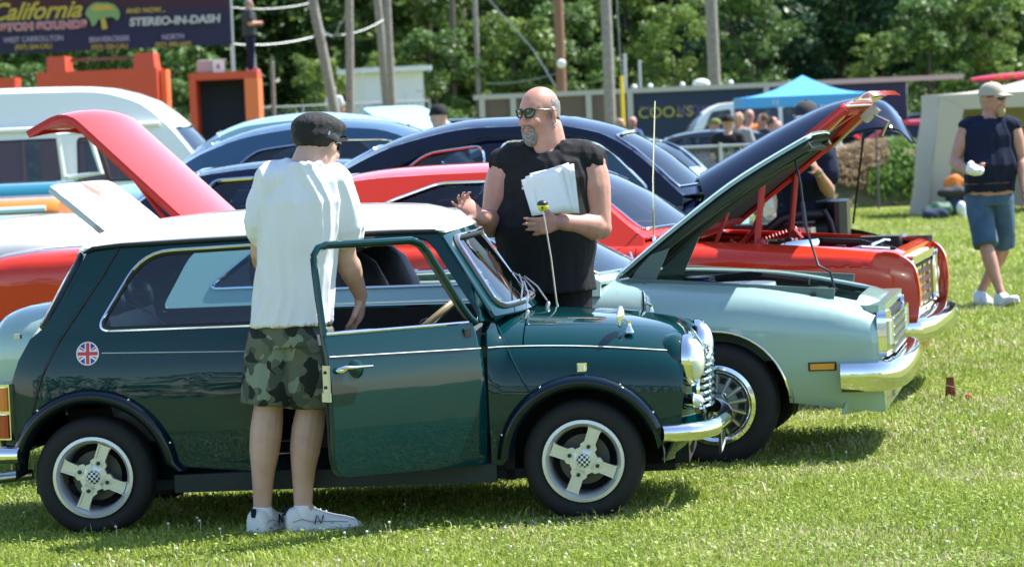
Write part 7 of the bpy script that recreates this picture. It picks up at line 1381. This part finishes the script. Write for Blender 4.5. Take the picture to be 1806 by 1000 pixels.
for x in (-.35, .9): b = B(); b.tube([(x, 0, .02), (x, 0, gz(61) - cn.location.z)], .03, 6); b.build('rack_post', 'canopy_frame', cn)
# small red marker stake and string in the grass
mk = empty('marker_wedge', at(1677, 706, 18.9), R_(-10), 'small dark red wedge standing in the grass beyond the coupe bumper', 'marker'); mk.location.z = 0; mat('wedge_red', (.13, .012, .008), .3, coat=.6)
b = B(); b.box((0, 0, .055), (.070, .022, .150), taper=(.62, .8), bev=.006); b.build('wedge', 'wedge_red', mk); b = B(); b.ell((.012, -.009, .07), (.012, .003, .02), 8, 6); b.build('reflector', 'lamp_red', mk)
sc_ = empty('string_peg', at(1708, 709, 18.75), 0, 'tiny red peg with a pale string lying in the grass', 'peg'); sc_.location.z = 0; b = B(); b.ell((0, 0, .03), (.020, .012, .016), 8, 6); b.build('peg_head', 'far_red', sc_); b = B(); b.tube([(0, 0, .035), (-.06, .05, .08), (-.16, .2, .10)], .0016, 4); b.build('string', 'aerial_rod', sc_)
# ------------------------------------------------------------------ mound, weeds, trees
def mound():
    Y0 = 66; c = at(1560, 330, Y0); n, k = 36, 18; b = B(); vs = []
    for j in range(k + 1):
        for i in range(n + 1):
            u, v = i / n * 2 - 1, j / k * 2 - 1; h = max(0, 1 - u * u) ** .55 * max(0, 1 - v * v) ** .7; x, y = u * 1.75, v * 2.2
            z = 1.28 * h * (.85 + .3 * mnoise.noise(Vector((x * 1.3, y * 1.3, 3)))) * lerp(.85, 1.05, i / n) + .08 * mnoise.noise(Vector((x * 5, y * 5, 1))) * h; vs.append((c.x + x, Y0 + y, gz(Y0) + z - .02))
    b.add(vs, [(j * (n + 1) + i, j * (n + 1) + i + 1, (j + 1) * (n + 1) + i + 1, (j + 1) * (n + 1) + i) for j in range(k) for i in range(n)])
    mat('mound_earth', (.17, .12, .075), .95, var=(1.6, (.10, .13, .04), .12), bump=(9, 1, .05)); o = b.build('mound', 'mound_earth'); o['kind'] = 'structure'
    rg = np.random.RandomState(5); pts = []; 
    N = 9000; u = rg.uniform(-1, 1, N); v = rg.uniform(-1, .5, N); ok = u * u + v * v < 1; u, v = u[ok], v[ok]; N = len(u); hh = np.maximum(0, 1 - u * u) ** .55 * np.maximum(0, 1 - v * v) ** .7; x = c.x + u * 1.75; y = Y0 + v * 2.2; z = gz(Y0) + 1.28 * hh * .9
    green = (vnoise(x, y, 1.0, 3) * .5 + vnoise(x, z, 1.7, 4) * .5 > .56) | ((z < .05 + gz(Y0) + .25) & (vnoise(x, y, 2., 7) > .5)); L = np.where(green, rg.uniform(.08, .20, N), rg.uniform(.06, .16, N)); a = rg.uniform(0, 6.28, N); ln = rg.uniform(.5, 1.6, N); wd = rg.uniform(.012, .03, N)
    P = np.stack([x, y, z], 1); W_ = np.stack([np.cos(a + 1.5) * wd, np.sin(a + 1.5) * wd, a * 0], 1); mid = P + np.stack([np.cos(a) * ln * .3, np.sin(a) * ln * .3, ln * 0 + .6], 1) * L[:, None]; tip = P + np.stack([np.cos(a) * ln, np.sin(a) * ln, ln * 0 + .9], 1) * L[:, None]
    V = np.stack([P - W_, P + W_, mid + W_, mid - W_, tip], 1).reshape(-1, 3); bs = np.arange(N) * 5; Lp = np.stack([bs, bs + 1, bs + 2, bs + 3, bs + 3, bs + 2, bs + 4], 1).ravel(); st = np.stack([np.arange(N) * 7, np.arange(N) * 7 + 4], 1).ravel()
    col = np.where(green[:, None], np.array([.14, .25, .06]) * rg.uniform(.6, 1.3, (N, 1)), np.array([.36, .27, .17]) * rg.uniform(.6, 1.2, (N, 1))); link('weeds', np_mesh('weeds', V, Lp, st, np.tile([4, 3], N), np.repeat(col, 5, 0), 'grass_blade'))['kind'] = 'stuff'
mound()
def crown_mesh(seed, hue, R=2.8, H=9.5, nb=85, nl=150, ls=.17):
    rg = np.random.RandomState(seed); V = []; C = []
    for i in range(nb):
        z = rg.uniform(.2, H); rr = R * (.55 + .45 * math.sin(math.pi * min(1, .15 + z / H * .85))); a = rg.uniform(0, 6.28); q = rr * rg.rand() ** .45; bc = np.array([q * math.cos(a), q * math.sin(a), z]); br = rg.uniform(.45, 1.0); n = int(nl * br)
        d = rg.normal(size=(n, 3)); d /= np.linalg.norm(d, axis=1)[:, None]; d[:, 2] = np.where(d[:, 2] < -.3, -d[:, 2], d[:, 2]); p = bc + d * (br * rg.uniform(.55, 1.05, n)[:, None]) * np.array([1, 1, .8]); p = p[p[:, 2] > .05]; d = d[-len(p):] if len(p) else d; n = len(p)
        nrm = d[:n] * .7 + rg.normal(size=(n, 3)) * .5 + np.array([0, 0, .5]); nrm /= np.linalg.norm(nrm, axis=1)[:, None]; t = np.cross(nrm, rg.normal(size=(n, 3))); t /= np.linalg.norm(t, axis=1)[:, None]; s = np.cross(nrm, t); L = rg.uniform(.6, 1.25, (n, 1)) * ls
        V.append(np.stack([p - t * L, p + s * L * .45, p + t * L, p - s * L * .45], 1).reshape(-1, 3)); tone = rg.uniform(.7, 1.35) ; cc = np.array(hue) * tone * rg.uniform(.75, 1.3, (n, 1)); yel = rg.rand(n, 1) < .06; cc = np.where(yel, cc * np.array([1.7, 1.25, .8]), cc); C.append(np.repeat(cc, 4, 0))
    V = np.concatenate(V); C = np.concatenate(C); n = len(V) // 4; return np_mesh('crown', V, np.arange(n * 4), np.arange(n) * 4, np.full(n, 4), C, 'tree_leaf')
mat('bark', (.11, .085, .065), .95, bump=(14, .8, .03))
def trunk_mesh(seed):
    rnd = random.Random(seed); b = B(); b.tube([(0, 0, -.2), (.05, 0, 1.5), (-.05, .1, 4), (.1, .1, 7)], [.22, .18, .13, .05], 9)
    for i in range(6): z = rnd.uniform(1.2, 5.5); a = rnd.uniform(0, 6.28); L = rnd.uniform(1, 2.2); b.tube([(0, 0, z), (math.cos(a) * L * .5, math.sin(a) * L * .5, z + .6), (math.cos(a) * L, math.sin(a) * L, z + 1.5)], [.07, .05, .02], 6)
    o = b.build('trunk', 'bark'); me = o.data; bpy.data.objects.remove(o); return me
CROWNS = [crown_mesh(11, (.092, .17, .042)), crown_mesh(12, (.052, .115, .040)), crown_mesh(13, (.135, .21, .045)), crown_mesh(14, (.032, .080, .036)), crown_mesh(15, (.072, .135, .032), ls=.14, nl=190)]
TR = [trunk_mesh(1), trunk_mesh(2)]
def tree(px, Y, v, sc, label, group, rot=None):
    x = at(px, 150, Y).x; o = empty('tree', (x, Y, gz(Y)), rot if rot is not None else random.uniform(0, 6.28), label, 'tree', group); o.scale = (sc, sc, sc * random.uniform(.9, 1.1)); link('crown', CROWNS[v], None, o); link('trunk', TR[v % 2], None, o); return o
for i in range(30):
    px = -120 + i * 70 + random.uniform(-20, 20); v = random.choice([1, 3, 3, 1, 4]) if px > 1150 or px < 420 else random.choice([0, 1, 2, 4]); tree(px, random.uniform(122, 134), v, random.uniform(1.15, 1.4), 'tall dark tree deep in the wood behind the other trees', 'trees of the wood')  # darker crowns towards the right put the wood's shade into the leaf colour
MARKS = [(20, 'the banner left end'), (100, 'the left orange post'), (181, 'the banner palm tree'), (300, 'the banner right part'), (437, 'the orange frame'), (520, 'the weathered short post'), (568, 'the strongly leaning pole'), (617, 'the straight grey pole'), (690, 'the white booth'), (798, 'the thin dark pole'), (843, 'the thin grey pole'), (900, 'the bald man\'s sunglasses'), (988, 'the rust brown pole'), (1074, 'the thick pale grey pole'), (1130, 'the shortest pale post'), (1180, 'the yellow fence lettering'), (1257, 'the thickest grey pole'), (1340, 'the canopy left corner'), (1420, 'the blue canopy peak'), (1500, 'the canopy right corner'), (1560, 'the raised red hood tip'), (1640, 'the tan canopy corner'), (1700, 'the tan canopy roof'), (1750, 'the walking man'), (1800, 'the red canoe')]
def place_label(px, used=set()):
    if px < -30 or px > 1830: return 'leafy tree at the wood edge beyond the picture side'
    for d, nm in sorted((abs(px - m), (m, n)) for m, n in MARKS):
        for w_ in (('right behind', 'just behind') if d < 22 else (('to the right of',) if px > nm[0] else ('to the left of',))):
            t = 'leafy tree at the wood edge ' + w_ + ' ' + nm[1]
            if t not in used: used.add(t); return t
for i in range(24):
    px = -90 + i * 84 + random.uniform(-25, 25); v = random.choice([3, 1, 3]) if 1250 < px < 1560 else (random.choice([0, 2, 4, 0]) if 620 < px < 1250 or px < 420 else random.choice([1, 0, 4])); tree(px, random.uniform(107, 117), v, random.uniform(.75, 1.1), place_label(px), 'trees at the wood edge')  # dark crowns behind the canopy: shade of the wood painted into the leaves
BUSH = ['below the middle of the dark banner', 'left of the orange frame', 'behind the strongly leaning pole', 'right of the white booth', 'left of the bald man\'s head', 'behind the rust brown pole', 'left of the thickest grey pole', 'behind the blue canopy', 'above the raised red hood tip', 'left of the tan canopy', 'behind the walking man', 'behind the left orange post', 'below the left end of the banner', 'behind the white booth']
for i, (px, v, sc) in enumerate(((230, 2, .34), (330, 0, .36), (560, 2, .38), (770, 0, .5), (905, 2, .55), (1000, 0, .5), (1190, 2, .5), (1330, 0, .52), (1560, 2, .45), (1640, 0, .5), (1740, 2, .55), (120, 2, .4), (30, 0, .42), (700, 2, .45))):
    tree(px, 101 + (i % 3), v, sc, 'sunlit leafy bush ' + BUSH[i], 'bushes before the wood')
# the wood on the far side of the field, behind the photographer (seen in the paintwork)
rv = []; rc = []
for i in range(26):
    me = CROWNS[3]; n = len(me.vertices); co = np.empty(n * 3, np.float32); me.vertices.foreach_get('co', co); cl_ = np.empty(n * 4, np.float32); me.attributes['Col'].data.foreach_get('color', cl_); a = random.uniform(0, 6.28); co = co.reshape(-1, 4, 3)[::2].reshape(-1, 3); cl_ = cl_.reshape(-1, 4, 4)[::2].reshape(-1, 4)[:, :3]
    x = co[:, 0] * math.cos(a) - co[:, 1] * math.sin(a); y = co[:, 0] * math.sin(a) + co[:, 1] * math.cos(a); rv.append(np.stack([x * 1.3 - 62 + i * 5, y * 1.3 - 55 + random.uniform(-4, 4), co[:, 2] * random.uniform(.75, 1.1)], 1)); rc.append(cl_)
rv = np.concatenate(rv); rc = np.concatenate(rc); n = len(rv) // 4
link('distant_wood', np_mesh('distant_wood', rv, np.arange(n * 4), np.arange(n) * 4, np.full(n, 4), rc, 'tree_leaf'))['kind'] = 'stuff'
bpy.data.collections.remove(TMP)
